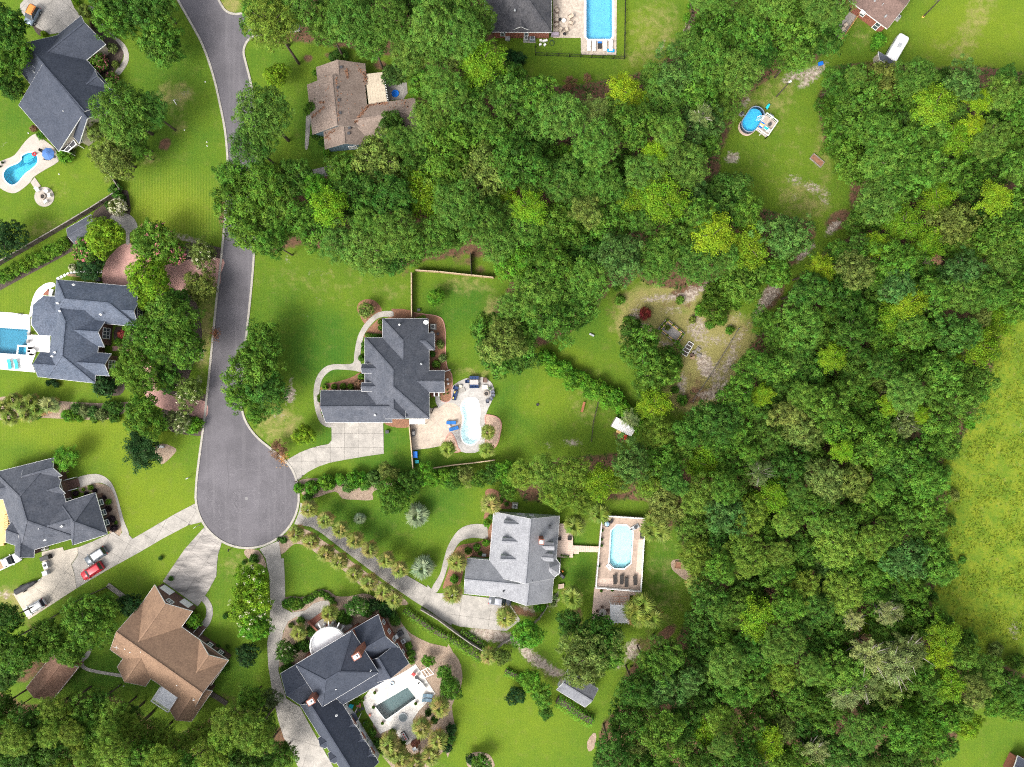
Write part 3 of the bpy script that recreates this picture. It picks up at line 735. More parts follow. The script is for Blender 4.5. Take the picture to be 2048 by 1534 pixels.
bed('M', [(205, 142), (330, 140), (400, 125), (480, 80), (560, 85), (620, 130), (720, 135), (830, 112), (900, 120), (1000, 170), (1120, 260), (1160, 350), (1240, 440), (1400, 520), (1520, 545), (1600, 610), (1650, 700), (1650, 800), (1620, 930), (1575, 1030), (1590, 1150), (1600, 1250), (1560, 1340), (1470, 1440), (1350, 1560), (1100, 1560), (930, 1260), (900, 800), (600, 500), (300, 300)], MULCHG, 2, holes=[POOL_M])
bed('M', [(232, 340), (300, 300), (420, 335), (560, 380), (420, 590), (200, 740), (140, 640), (170, 520), (192, 430)], MULCHG, 2)
bed('L', [(390, 150), (440, 132), (500, 165), (540, 215), (580, 235), (570, 275), (470, 280), (380, 350), (400, 250)], STRAW)
bed('L', [(190, 545), (300, 515), (380, 490), (420, 400), (440, 390), (420, 610), (265, 615), (215, 800), (130, 820), (90, 830), (140, 680)], STRAW)
bed('L', [(1710, 640), (1790, 640), (1850, 760), (1810, 780), (1740, 730), (1705, 690)], MULCHG)
bed('N', [(-30, 300), (40, 360), (92, 470), (80, 590), (20, 700), (5, 790), (40, 880), (20, 1000), (-30, 1080)], MULCHG)
bed('N', [(130, 1120), (180, 1080), (250, 1080), (310, 1110), (330, 1200), (150, 1200)], MULCHG)
bed('N', [(1040, 1000), (1090, 930), (1110, 960), (1090, 1050), (1050, 1070)], MULCHG, 2)
# ------------------------------------------------------------------ houses
def shingle(name, c, c2, sp=0.22, ang=0.0):
    return mat(name, c, c2, scale=0.55, rough=0.9, bump=0.35, bscale=7, speck=sp, spec=0.15, detail=8)
SLATE = shingle('slate_shingles', (0.0407, 0.0479, 0.0653), (0.0535, 0.0609, 0.0799))
BLUEG = shingle('blue_grey_shingles', (0.0634, 0.0787, 0.1082), (0.0934, 0.1088, 0.1420), .3)
CHAR = shingle('charcoal_shingles', (0.0584, 0.0653, 0.0816), (0.0877, 0.0937, 0.1109), .25)
BROWNR = shingle('brown_shingles', (0.225, 0.145, 0.095), (0.180, 0.115, 0.077), .2)
BROWN2 = shingle('dark_brown_shingles', (0.150, 0.085, 0.060), (0.205, 0.125, 0.090), .25)
TAUPE = shingle('taupe_shingles', (0.175, 0.135, 0.112), (0.225, 0.178, 0.150), .25)
LGREYR = shingle('light_grey_shingles', (0.195, 0.20, 0.215), (0.245, 0.25, 0.265), .2)
DARKR = shingle('weathered_dark_shingles', (0.0448, 0.0462, 0.0534), (0.0856, 0.0840, 0.0890), .3)
MAROON = shingle('mauve_brown_shingles', (0.165, 0.112, 0.095), (0.130, 0.088, 0.075), .2)
SIDEG = mat('sage_siding', (0.36, 0.44, 0.34), scale=2)
SIDEW = mat('white_siding', (0.72, 0.73, 0.74), scale=2)
SIDEB = mat('slate_blue_siding', (0.10, 0.16, 0.20), scale=2)
SIDET = mat('tan_stucco', (0.48, 0.42, 0.34), scale=2)

class House:
    def __init__(self, name, label, cat, loc, roofm, wallm, trim=None):
        self.root = thing(name, label, cat, loc)
        self.roof, self.wall, self.trim, self.cap = MB(), MB(), MB(), MB()
        self.rm, self.wm, self.tm = roofm, wallm, trim or WHITE
        self.edges = {}
    def block(self, fr, pts, z, pitch=.7, ends='gg', t=.5, over=.4, rz=None, key=None, wall=True, zb=0.0, rake=True, gut=True):
        A, B, C, D = W(fr, pts, z)
        AB = (B - A).normalized()
        R0, R1 = A.lerp(D, t), B.lerp(C, t)
        wid = ((D - A).length + (C - B).length) / 2
        hw = wid * min(t, 1 - t)
        zr = rz if rz is not None else z + pitch * wid / 2
        Lr = (R1 - R0).length
        h0, h1 = (hw if ends[0] == 'h' else 0), (hw if ends[1] == 'h' else 0)
        if h0 + h1 > Lr * .98:
            k = Lr * .98 / (h0 + h1); h0 *= k; h1 *= k
        d = (R1 - R0).normalized()
        R0 = R0 + d * h0; R1 = R1 - d * h1
        R0.z = R1.z = zr
        tops = [[A, B, R1, R0], [C, D, R0, R1]]
        if ends[0] == 'h': tops.append([D, A, R0])
        if ends[1] == 'h': tops.append([B, C, R1])
        dn = Vector((0, 0, -.2))
        ccw = (B - A).cross(D - A).z > 0
        for f in tops:
            self.roof.face(f if ccw else f[::-1])
            self.roof.face([p + dn for p in (f[::-1] if ccw else f)])
        loop = [A, B] + ([R1] if ends[1] == 'g' else []) + [C, D] + ([R0] if ends[0] == 'g' else [])
        cen = (A + B + C + D) / 4
        for i in range(len(loop)):
            p, q = loop[i], loop[(i + 1) % len(loop)]
            self.roof.face([p + dn, q + dn, q, p] if ccw else [p, q, q + dn, p + dn])
            e = (q - p)
            nrm = Vector((e.y, -e.x, 0)).normalized() * (1 if ccw else -1)
            isr = abs(q.z - p.z) > .01
            if gut and (not isr or rake):
                w_ = .03 if isr else .04
                o = nrm * (w_ / 2 + .004) + Vector((0, 0, -.12))
                self.trim.bar(p + o, q + o, w_, .17)
        for p, q in [(R0, R1)] + ([(A, R0), (D, R0)] if ends[0] == 'h' else []) + ([(B, R1), (C, R1)] if ends[1] == 'h' else []):
            self.cap.bar(p + Vector((0, 0, .012)), q + Vector((0, 0, .012)), .28, .05)
        if wall:
            def ins(p, q, r):
                a, b_ = (q - p).normalized(), (r - p).normalized()
                return p + (a + b_) * over
            a, b_, c, d_ = ins(A, B, D), ins(B, A, C), ins(C, B, D), ins(D, A, C)
            top = z - .19
            vz = lambda p, h: Vector((p.x, p.y, h))
            for p, q, ap in ((a, b_, None), (b_, c, R1 if ends[1] == 'g' else None), (c, d_, None), (d_, a, R0 if ends[0] == 'g' else None)):
                poly = [vz(p, zb), vz(q, zb), vz(q, top)] 
                if ap is not None:
                    m = p.lerp(q, .5 if t == .5 else (t if p is b_ else 1 - t))
                    poly.append(vz(m, zr - .2 - over * .0))
                poly.append(vz(p, top))
                self.wall.face(poly if ccw else poly[::-1])
            if key:
                self.edges[key] = (a, b_, c, d_, z)
        return (A, B, C, D, R0, R1)
    def bay(self, fr, outline, apex, z, za):
        ps = W(fr, outline, z); ap = w1(fr, *apex, za)
        for i in range(len(ps)):
            p, q = ps[i], ps[(i + 1) % len(ps)]
            f = [p, q, ap]
            if (q - p).cross(ap - p).z < 0: f = f[::-1]
            self.roof.face(f)
            c = sum(ps, Vector()) / len(ps)
            k = lambda v: c + (v - c) * .94
            self.wall.face([(k(p).x, k(p).y, 0), (k(q).x, k(q).y, 0), (k(q).x, k(q).y, z - .02), (k(p).x, k(p).y, z - .02)])
            self.trim.bar(p + Vector((0, 0, -.08)), q + Vector((0, 0, -.08)), .14, .16)
    def window(self, key, side, t0, t1, z0, z1, nx_=2, nz=2, shutters=False, name='window', glass=None, off=.03):
        """on wall side 0 AB, 1 BC, 2 CD, 3 DA of a keyed block"""
        cs = self.edges[key]
        p, q = cs[side], cs[(side + 1) % 4]
        ctr = (cs[0] + cs[1] + cs[2] + cs[3]) / 4
        e = (q - p); L_ = e.length; e.normalize()
        nrm = Vector((e.y, -e.x, 0))
        if nrm.dot(p.lerp(q, .5) - ctr) < 0: nrm = -nrm
        a, b_ = p + e * (L_ * t0), p + e * (L_ * t1)
        a.z = b_.z = 0
        up = lambda v, h: Vector((v.x, v.y, h))
        fr_ = MB()
        o = nrm * off
        for (s, h) in ((a, None), (b_, None)):
            fr_.bar(up(s, z0) + o, up(s, z1) + o, .12, .10, up=nrm)
        for h in (z0, z1):
            fr_.bar(up(a, h) + o, up(b_, h) + o, .10, .12)
        for i in range(1, nx_):
            m = a.lerp(b_, i / nx_); fr_.bar(up(m, z0) + o, up(m, z1) + o, .07, .08, up=nrm)
        for j in range(1, nz):
            h = z0 + (z1 - z0) * j / nz; fr_.bar(up(a, h) + o, up(b_, h) + o, .08, .07)
        w_ = fr_.build(name, WHITE, self.root)
        g = MB(); g.face([up(a, z0) + o * .8, up(b_, z0) + o * .8, up(b_, z1) + o * .8, up(a, z1) + o * .8])
        g.build('pane', glass or GLASS, w_)
        if shutters:
            for s in (-1, 1):
                m = (a if s < 0 else b_) + e * (s * .26)
                sh = MB(); sh.bar(up(m, z0) + o, up(m, z1) + o, .36, .06, up=nrm); sh.build('shutter', BLACK, w_)
        return w_
    def door(self, key, side, t0, t1, z1, m=None, rows=4, name='garage_door', z0=0.05):
        cs = self.edges[key]
        p, q = cs[side], cs[(side + 1) % 4]
        ctr = (cs[0] + cs[1] + cs[2] + cs[3]) / 4
        e = (q - p); L_ = e.length; e.normalize()
        nrm = Vector((e.y, -e.x, 0))
        if nrm.dot(p.lerp(q, .5) - ctr) < 0: nrm = -nrm
        a, b_ = p + e * (L_ * t0) + nrm * .04, p + e * (L_ * t1) + nrm * .04
        root = None
        for j in range(rows):
            mb = MB()
            h = z0 + (z1 - z0) * (j + .5) / rows
            mb.bar((a.x, a.y, h), (b_.x, b_.y, h), .08, (z1 - z0) / rows - .03)
            if root is None: root = mb.build(name, m or WHITE, self.root)
            else: mb.build('panel', m or WHITE, root)
    def pipe(self, fr, x, y, z, m=None, r=.09, h=.45):
        p = w1(fr, x, y, z)
        mb = MB(); mb.cyl(p, r, z - .4, z + h, 8); mb.cyl(p, r * 2.2, z - .3, z + .06, 8)
        mb.build('vent_pipe', m or LGREY, self.root)
    def hood(self, fr, x, y, z, m=None):
        p = w1(fr, x, y, z)
        mb = MB(); mb.obox(p, (1, .1), .42, .42, z - .3, z + .18); mb.obox(p, (1, .1), .52, .52, z + .18, z + .25)
        mb.build('roof_vent', m or DGREY, self.root)
    def chimney(self, fr, x, y, z0, z1, u, sx, sy, m, cap):
        p = w1(fr, x, y, z1)
        mb = MB(); mb.obox(p, u, sx, sy, z0, z1 - .3); mb.obox(p, u, sx + .16, sy + .16, z1 - .3, z1)
        ch = mb.build('chimney', m, self.root)
        mb = MB(); mb.obox(p, u, sx * .8, sy * .8, z1, z1 + .08); mb.cyl(p, .2, z1 + .08, z1 + .4, 10, .24)
        mb.build('chimney_cap', cap, ch)
    def done(self):
        self.wall.build('wall', self.wm, self.root)
        r = self.roof.build('roof', self.rm, self.root)
        self.cap.build('ridge_cap', self.rm, r)
        self.trim.build('gutter', self.tm, r)
        return self.root

# --- central house
h = House('house', 'charcoal shingled house with two small front dormers, beside the pale freeform pool', 'house', P(780, 740), CHAR, BRICKD)
h.block('a', [(600, 1297), (600, 412), (1303, 412), (1305, 1297)], 3.0, .75, 'hh', key='main')
h.block('a', [(795, 900), (795, 203), (1297, 203), (1297, 900)], 3.02, .75, 'gh')
h.block('a', [(1100, 362), (1366, 362), (1366, 547), (1100, 547)], 2.98, .72, 'gh')
h.block('a', [(1000, 772), (1478, 772), (1478, 1012), (1000, 1012)], 2.96, .75, 'gg')
h.block('a', [(812, 1000), (812, 1302), (1043, 1302), (1043, 1000)], 4.1, .9, 'gh')
h.block('a', [(118, 990), (900, 990), (900, 1341), (172, 1341)], 3.05, .72, 'gg', key='gar')
for y in (702, 903):
    h.block('a', [(567, y), (850, y), (850, y + 100), (567, y + 100)], 4.3, .75, 'gg', over=.2, zb=.0, key='d%d' % y)
    h.window('d%d' % y, 3, .3, .7, 3.0, 4.2)
for t0 in (.32, .58): h.door('gar', 2, t0, t0 + .22, 2.3)
h.pipe('a', 980, 270, 4.2, WHITE); h.pipe('a', 712, 1260, 4.4, WHITE, .1); h.pipe('a', 1220, 700, 4.2)
h.done()
t = thing('satellite_dish', 'small white satellite dish on the corner of the charcoal roof', 'satellite dish', w1('a', 1270, 245, 4.0))
mb = MB(); p = w1('a', 1270, 245, 4.3); mb.tube([p - Vector((0, 0, 1.0)), p], .04, 6); mb.build('mast', LGREY, t)
mb = MB()
for k in range(14):
    a0, a1 = 6.2832 * k / 14, 6.2832 * (k + 1) / 14
    q = lambda a_, r_: p + Vector((r_ * math.cos(a_), r_ * math.sin(a_) * .85, .25 * r_ * r_ + .25 * r_ * math.sin(a_)))
    mb.face([p, q(a0, .28), q(a1, .28)]); mb.face([q(a0, .28), q(a0, .48), q(a1, .48), q(a1, .28)])
mb.build('dish', WHITE, t)

# --- house by the pink drive
h = House('house', 'blue grey shingled house with brown brick gables and bay ends, beside the pink paved drive', 'house', P(150, 650), BLUEG, BRICKD)
h.block('b', [(335, 1322), (425, 330), (1010, 385), (915, 1388)], 3.1, .75, 'hh', key='main')
h.block('b', [(447, 117), (1440, 207), (1434, 693), (395, 600)], 3.15, .75, 'hh', key='n')
h.block('b', [(600, 570), (1060, 602), (1035, 945), (600, 915)], 3.1, .92, 'gg', key='g1')
h.block('b', [(700, 1000), (1120, 1026), (1095, 1300), (690, 1272)], 3.08, .9, 'gg', key='g2')
h.block('b', [(250, 1006), (640, 1030), (640, 1345), (220, 1310)], 3.12, .75, 'gg')
h.block('b', [(1100, 385), (1457, 385), (1437, 640), (1100, 620)], 3.2, .8, 'gg', key='g3')
h.bay('b', [(285, 318), (160, 425), (140, 670), (235, 800), (560, 815), (560, 330)], (470, 560), 3.1, 4.05)
h.window('g1', 1, .28, .72, .9, 3.3, 3, 2); h.window('g2', 1, .25, .7, .9, 3.0, 2, 2); h.window('g3', 1, .2, .8, .8, 2.8, 3, 2)
h.window('main', 2, .44, .5, .4, 2.6, 1, 2, name='front_door', glass=WOODD)
for x, y in ((462, 407), (492, 505), (990, 545), (430, 1010), (395, 1058), (658, 180)): h.pipe('b', x, y, 5.2, WHITE)
h.done()

# --- house with the new wooden deck
h = House('house', 'grey shingled brick house with three shuttered garage windows and a half built deck', 'house', P(100, 1010), CHAR, BRICKD)
h.block('c', [(244, 1330), (-63, 285), (672, 103), (975, 1120)], 3.2, .62, 'hh', key='main')
h.block('c', [(300, 215), (690, 103), (790, 330), (380, 445)], 3.25, .85, 'gg', key='g1')
h.block('c', [(500, 455), (780, 372), (832, 555), (560, 640)], 3.2, .85, 'gg', key='g2')
h.block('c', [(775, 685), (1215, 545), (1370, 1075), (930, 1215)], 3.15, .75, 'hh', key='gar')
h.block('c', [(480, 775), (1000, 620), (1110, 1055), (590, 1215)], 3.18, .62, 'gg')
h.block('c', [(450, 960), (430, 1375), (190, 1335), (200, 900)], 3.2, .7, 'gg')
h.block('c', [(70, 1180), (240, 1235), (345, 900), (200, 838)], 3.1, .5, 'gg')
h.block('c', [(-200, 420), (160, 300), (240, 620), (-200, 640)], 3.1, .7, 'gg')
for t0 in (.16, .43, .70): h.window('gar', 1, t0, t0 + .13, .9, 2.5, 1, 2, True)
h.window('main', 2, .52, .62, .8, 2.6, 2, 2)
for x, y in ((510, 1003), (790, 975), (575, 1150)): h.pipe('c', x, y, 5.2, WHITE)
h.done()

# --- brown house
h = House('house', 'brown shingled house with a two door garage gable above a stained drive', 'house', P(340, 1290), BROWNR, BRICKD)
h.block('f', [(100, 790), (930, 1378), (1270, 895), (437, 302)], 3.0, .66, 'gg', key='main')
h.block('f', [(915, 410), (640, 804), (265, 542), (540, 148)], 3.05, .74, 'gg', key='gar')
h.block('f', [(1272, 895), (1100, 1141), (813, 936), (985, 690)], 3.02, .74, 'gg', key='g2')
h.block('f', [(450, 1152), (690, 800), (412, 612), (170, 960)], 3.0, .74, 'gg')
h.block('f', [(905, 1500), (1110, 1200), (895, 1060), (690, 1390)], 2.96, .74, 'gg')
h.door('gar', 3, .06, .36, 2.2); h.door('gar', 3, .64, .9, 2.2)
h.window('gar', 3, .42, .58, 3.4, 4.6, 2, 2)
h.window('g2', 3, .2, .34, .9, 2.4, 2, 2, True); h.window('g2', 3, .62, .76, .9, 2.4, 2, 2, True)
for x, y in ((255, 775), (308, 808), (770, 1135), (933, 1280)): h.pipe('f', x, y, 4.8, LGREY)
for x, y in ((410, 803), (767, 1055)):
    p = w1('f', x, y, 6.2); mb = MB(); mb.dome((p.x, p.y, 6.15), .3, .3, 12, 4); mb.cyl(p, .34, 5.6, 6.17, 12); mb.build('roof_turbine', WHITE, h.root)
p = w1('f', 180, 752, 5.4); mb = MB(); mb.tube([p - Vector((0, 0, 1)), p + Vector((0, 0, .9))], .03, 5); mb.bar(p + Vector((-.6, .15, .8)), p + Vector((.6, -.15, .8)), .04); mb.bar(p + Vector((.1, -.4, .83)), p + Vector((.2, .4, .83)), .03)
mb.build('aerial', LGREY, h.root)
h.done()
# white balcony deck behind
q = W('f', [(612, 1150), (775, 1262), (695, 1388), (530, 1275)], 2.6)
t = thing('balcony', 'white railed balcony behind the brown shingled house', 'balcony', (q[0] + q[2]) / 2 - Vector((0, 0, 2.6)))
u = (q[1] - q[0]).normalized(); v = (q[3] - q[0])
nb = 16
for k in range(nb):
    a = q[0].lerp(q[3], (k + .5) / nb); b2 = q[1].lerp(q[2], (k + .5) / nb)
    mb = MB(); mb.bar(a, b2, v.length / nb - .02, .08); mb.build('plank', SIDEW, t)
for k in range(4):
    mb = MB(); mb.bar(q[k] * 1 - Vector((0, 0, q[k].z)), q[k] + Vector((0, 0, 1.0)), .14); mb.build('post', WHITE, t)
    if k: 
        mb = MB(); a, b2 = q[k], q[(k + 1) % 4]
        mb.bar(a + Vector((0, 0, .95)), b2 + Vector((0, 0, .95)), .1)
        mb.bar(a + Vector((0, 0, .2)), b2 + Vector((0, 0, .2)), .06)
        m_ = int((b2 - a).length / .2)
        for s in range(1, m_):
            w_ = a.lerp(b2, s / m_); mb.bar(w_ + Vector((0, 0, .2)), w_ + Vector((0, 0, .95)), .04)
        mb.build('railing', WHITE, t)

# --- brown outbuilding
h = House('outbuilding', 'small dark brown roofed brick outbuilding half under the trees', 'outbuilding', P(100, 1345), BROWN2, BRICKM)
h.block('J', [(385, 545), (190, 790), (375, 885), (575, 637)], 2.7, .5, 'gg', key='m')
h.window('m', 3, .3, .5, .8, 2.2, 2, 2); h.window('m', 3, .75, .9, .1, 2.1, 1, 2, name='door')
h.done()

# --- brick estate house
h = House('house', 'large dark slate roofed red brick house with two tall chimneys and a curved white portico', 'house', P(690, 1370), SLATE, BRICKM)
h.block('d', [(240, 565), (775, 245), (1030, 640), (495, 965)], 6.4, .72, 'hh', key='main')
h.block('d', [(100, 650), (640, 326), (832, 626), (290, 950)], 3.3, .72, 'gg', key='w')
h.block('d', [(690, 285), (1025, 90), (1210, 400), (885, 590)], 3.7, .8, 'gg', key='e')
h.block('d', [(1315, 555), (1200, 362), (895, 545), (1010, 735)], 3.5, .7, 'gg', key='x')
h.block('d', [(690, 945), (1165, 675), (1000, 400), (525, 670)], 3.3, .55, 'gg')
h.block('d', [(285, 945), (737, 1665), (1030, 1489), (578, 769)], 3.4, 1.05, 'gg', wall=False, key='g')
for (x, y) in ((455, 1262), (548, 1405)):
    h.block('d', [(x, y), (x + 150, y - 95), (x + 215, y + 5), (x + 62, y + 98)], 3.75, .85, 'gg', over=.15, zb=2.6)
for k in range(3):
    x, y = 768 + 88 * k, 1108 + 140 * k
    h.block('d', [(x - 120, y + 50), (x + 8, y - 28), (x + 50, y + 40), (x - 78, y + 118)], 3.6, .8, 'gg', over=.12, zb=2.4)
for t0 in (.2, .52, .8): h.window('e', 1, t0, t0 + .12, 1.2, 2.8, 1, 2)
h.window('x', 0, .35, .55, 1.0, 2.6, 1, 2)
h.chimney('d', 818, 488, 4, 11.4, (.857, .514), 1.5, 1.0, BRICKM, LGREY)
h.chimney('d', 386, 918, 3, 9.6, (.857, .514), 1.4, 1.0, BRICKM, LGREY)
for x, y, z in ((600, 695, 8.6), (990, 392, 5.6), (708, 1392, 6.0)): h.hood('d', x, y, z)
for x, y, z in ((628, 792, 7.6), (955, 618, 6.9), (630, 1045, 6.0)): h.pipe('d', x, y, z)
# garage wing walls in white siding
A_, B_, C_, D_ = W('d', [(300, 955), (745, 1655), (1010, 1490), (575, 790)], 3.2)
mb = MB()
for p, q_ in ((A_, B_), (B_, C_), (C_, D_), (D_, A_)):
    mb.face([(p.x, p.y, 0), (q_.x, q_.y, 0), (q_.x, q_.y, 3.2), (p.x, p.y, 3.2)])
mb.build('garage_wall', SIDEW, h.root)
h.edges['gw'] = (A_, B_, C_, D_, 3.2)
for t0 in (.22, .42): h.window('gw', 2, t0, t0 + .035, 1.1, 2.3, 1, 2, glass=mat('green_glass', (.05, .1, .07), rough=.1))
h.window('gw', 2, .72, .8, .05, 2.2, 2, 1, name='door')
# curved portico
pc = w1('d', 560, 378, 4.0)
u = Vector((.857, .514, 0)); v = Vector((-.514, .857, 0))
def parc(r, z, n_=18, a0=-8, a1=188):
    return [pc + u * (r * math.cos(R(a))) + v * (r * math.sin(R(a))) + Vector((0, 0, z - 4.0)) for a in np.linspace(a0, a1, n_)]
mb = MB(); mb.prism(parc(3.55, 4.0), 3.7, 4.0, bottom=True); por = mb.build('portico_roof', SIDEW, h.root)
mb = MB(); mb.strip(parc(3.5, 0), .16, 4.75, 4.87); mb.strip(parc(3.5, 0), .1, 4.05, 4.13)
for p in parc(3.5, 0, 60): mb.bar((p.x, p.y, 4.0), (p.x, p.y, 4.8), .05)
mb.build('balustrade', WHITE, por)
mb = MB(); mb.prism(parc(4.6, 0), 0.0, 1.0); mb.build('porch_floor', CONC_D, h.root)
for a in (20, 60, 90, 120, 160):
    p = pc + u * (3.3 * math.cos(R(a))) + v * (3.3 * math.sin(R(a)))
    mb = MB(); mb.cyl(p, .2, 1.0, 3.72, 14, .17); mb.cyl(p, .28, 1.0, 1.15, 14); mb.cyl(p, .27, 3.55, 3.72, 14); mb.build('column', WHITE, por)
for a in (35, 62, 88):
    mb = MB(); p, q_ = [pc + u * (r_ * math.cos(R(a))) + v * (r_ * math.sin(R(a))) for r_ in (3.3, 4.6)]
    mb.bar((p.x, p.y, 3.62), (q_.x, q_.y, 3.62), .2, .2); mb.build('beam', WHITE, por)
h.done()
# brick steps up to the portico
t = thing('staircase', 'wide red brick staircase leading up to the curved portico', 'stairs', w1('d', 480, 140))
s0, s1 = W('d', [(375, 145), (498, 58)]); e0 = W('d', [(482, 232)])[0] - s0
for k in range(8):
    a = s0 + e0 * (k / 8); b2 = s1 + e0 * (k / 8); a2 = s0 + e0 * ((k + 1) / 8 + .001); b3 = s1 + e0 * ((k + 1) / 8 + .001)
    mb = MB(); mb.prism([a, b2, b3, a2], 0.0, .13 * (k + 1), bottom=True); mb.build('step', BRICKM, t)
mb = MB(); mb.bar(s0 + Vector((0, 0, .6)), s0 + e0 + Vector((0, 0, 1.1)), .35, 1.0); mb.build('cheek_wall', BRICKM, t)

# --- grey house with dormers
h = House('house', 'light grey shingled house with three dormers and a parked dark car at its garage', 'house', P(1020, 1110), LGREYR, SIDEG)
h.block('e', [(488, 960), (558, 152), (1400, 205), (1338, 1000)], 3.1, .74, 'gg', t=.55, key='main')
h.block('e', [(640, 1240), (700, 840), (1330, 900), (1300, 1310)], 3.05, .74, 'gg', key='s')
h.block('e', [(215, 747), (900, 807), (880, 1265), (180, 1197)], 3.08, .74, 'gg', key='gar')
for k in range(3):
    x, y = 690 - 22 * k, 258 + 225 * k
    h.block('e', [(x, y), (x + 330, y + 16), (x + 322, y + 96), (x - 8, y + 84)], 6.0, .9, 'gg', over=.1, zb=4.2, rake=False, gut=False)
for k in range(2):
    x, y = 1330 - 12 * k, 545 + 143 * k
    h.block('e', [(x - 330, y - 16), (x, y), (x + 6, y + 100), (x - 322, y + 84)], 5.1, .7, 'gg', over=.1, zb=3.6, rake=False, gut=False)
h.bay('e', [(1300, 720), (1350, 750), (1405, 815), (1395, 940), (1330, 988), (1240, 960), (1240, 760)], (1275, 865), 3.1, 5.0)
h.chimney('e', 1170, 535, 4, 9.2, (1, -.08), .85, .85, BRICKM, WHITE)
h.window('main', 1, .35, .47, 1.0, 2.6, 1, 2); h.window('main', 1, .55, .62, 1.0, 2.6, 1, 2); h.window('main', 1, .42, .5, 3.7, 5.2, 1, 2); h.window('main', 1, .58, .66, 3.6, 5.0, 1, 2)
h.door('gar', 2, .1, .38, 2.3)
for x, y, z in ((685, 1168, 4.6), (1050, 1026, 6.5)): h.pipe('e', x, y, z, DGREY)
h.hood('e', 1280, 345, 5.0)
h.done()

# --- taupe house among the trees
h = House('house', 'taupe shingled house with fallen pine straw in its valleys, under tall trees', 'house', P(715, 205), TAUPE, SIDEB, mat('taupe_trim', (.33, .29, .25)))
h.block('g', [(175, 1175), (100, 485), (895, 400), (962, 1085)], 3.1, .55, 'gg', key='main')
h.block('g', [(250, 520), (228, 238), (905, 190), (930, 480)], 3.0, .5, 'gg')
h.block('g', [(348, 1380), (325, 1080), (950, 1040), (975, 1330)], 2.9, .5, 'gg', key='s')
h.block('g', [(700, 800), (1605, 668), (1650, 1110), (740, 1245)], 3.05, .5, 'gg')
h.window('s', 3, .3, .5, .7, 2.2, 2, 2)
for x, y, z in ((577, 245, 5.0), (523, 527, 5.6), (543, 703, 5.6), (562, 882, 5.6), (690, 1087, 4.7), (682, 1165, 4.6)): h.hood('g', x, y, z)
mb = MB()
h.done()
from mathutils.bvhtree import BVHTree
def roof_straw(house, fr, segs, col, seed):
    ro = [c for c in house.children if c.name.startswith('roof')][0]
    o0 = origin(house); bv = BVHTree.FromPolygons([tuple(v.co + o0) for v in ro.data.vertices], [tuple(p.vertices) for p in ro.data.polygons])
    g = np.random.default_rng(seed); V = []; eye = Vector((0, 0, H))
    for x0, y0, x1, y1, m, sp in segs:
        for _ in range(m):
            t_ = g.uniform(); d = w1(fr, x0 + (x1 - x0) * t_ + g.normal() * sp, y0 + (y1 - y0) * t_ + g.normal() * sp) - eye
            hit = bv.ray_cast(eye, d.normalized())[0]
            if hit: V.append(hit + Vector((0, 0, .03)))
    V = np.array([tuple(v) for v in V]) - np.array(tuple(o0)); N = len(V)
    q = np.stack([V + g.normal(size=(N, 3)) * [.13, .13, .012] for _ in range(4)], 1)
    me = np_mesh('fallen_straw', q.reshape(-1, 3), np.arange(N * 4).reshape(N, 4)); me.materials.append(STRAW)
    o = meshobj('fallen_straw', me, None, ro); o['kind'] = 'stuff'
roof_straw(h.root, 'g', [(960, 775, 765, 1005, 260, 9), (905, 350, 945, 740, 200, 12), (960, 765, 1215, 735, 160, 10), (640, 270, 660, 390, 70, 12), (340, 790, 160, 950, 150, 8), (270, 720, 350, 740, 60, 8), (400, 1180, 490, 1110, 60, 10), (370, 1200, 400, 1240, 60, 16), (820, 260, 900, 340, 60, 20), (1100, 760, 1560, 720, 60, 40), (500, 380, 540, 1010, 60, 6), (300, 400, 800, 900, 60, 120)], 0, 3)
cover = W('g', [(908, 337), (1155, 308), (1215, 722), (958, 760)], 2.75)
t = thing('patio_cover', 'cream flat patio cover with rafter ends, littered with fallen leaves', 'patio cover', (cover[0] + cover[2]) / 2 - Vector((0, 0, 2.75)))
npn = 7
for k in range(npn):
    a0, a1 = k / npn, (k + 1) / npn - .004
    mb = MB(); mb.prism([cover[0].lerp(cover[1], a0), cover[0].lerp(cover[1], a1), cover[3].lerp(cover[2], a1), cover[3].lerp(cover[2], a0)], 2.72, 2.78, bottom=True)
    mb.build('roof_panel', mat('cream_panel', (.46, .395, .30), (.37, .315, .24), scale=.9, speck=.15), t)
for k in range(18):
    a, b2 = cover[0].lerp(cover[3], (k + .5) / 18), cover[1].lerp(cover[2], (k + .5) / 18)
    mb = MB(); mb.bar(a - Vector((0, 0, .1)), b2 + (b2 - a).normalized() * .28 - Vector((0, 0, .1)), .07, .14); mb.build('rafter', WHITE, t)
for k in (1, 2):
    for s in (0, 1):
        p = cover[k] if s == 0 else cover[1].lerp(cover[2], .5)
        mb = MB(); mb.bar((p.x - .2, p.y, 0), (p.x - .2, p.y, 2.6), .14); mb.build('post', WHITE, t)

# --- slate house, upper left
h = House('house', 'dark slate roofed house with a steep front gable, beside the curved blue pool', 'house', P(125, 165), SLATE, SIDET)
h.block('h', [(100, 640), (730, 1416), (1211, 1025), (581, 249)], 3.1, rz=7.4, ends='gg', t=.47, key='main')
h.block('h', [(90, 1005), (515, 1495), (1181, 954), (756, 464)], 3.05, rz=7.35, ends='gg', t=.617)
h.block('h', [(1010, 362), (467, 803), (207, 501), (750, 60)], 3.15, .8, 'gg', key='gar')
h.block('h', [(1050, 830), (820, 1020), (665, 825), (900, 640)], 3.3, .75, 'gg', key='e')
h.block('h', [(690, 1310), (757, 1398), (830, 1215), (740, 1180)], 2.9, .4, 'gg')
h.pipe('h', 575, 1077, 5.6, WHITE); h.pipe('h', 258, 655, 5.2)
h.window('e', 3, .25, .75, 1.0, 2.8, 2, 2)
h.done()
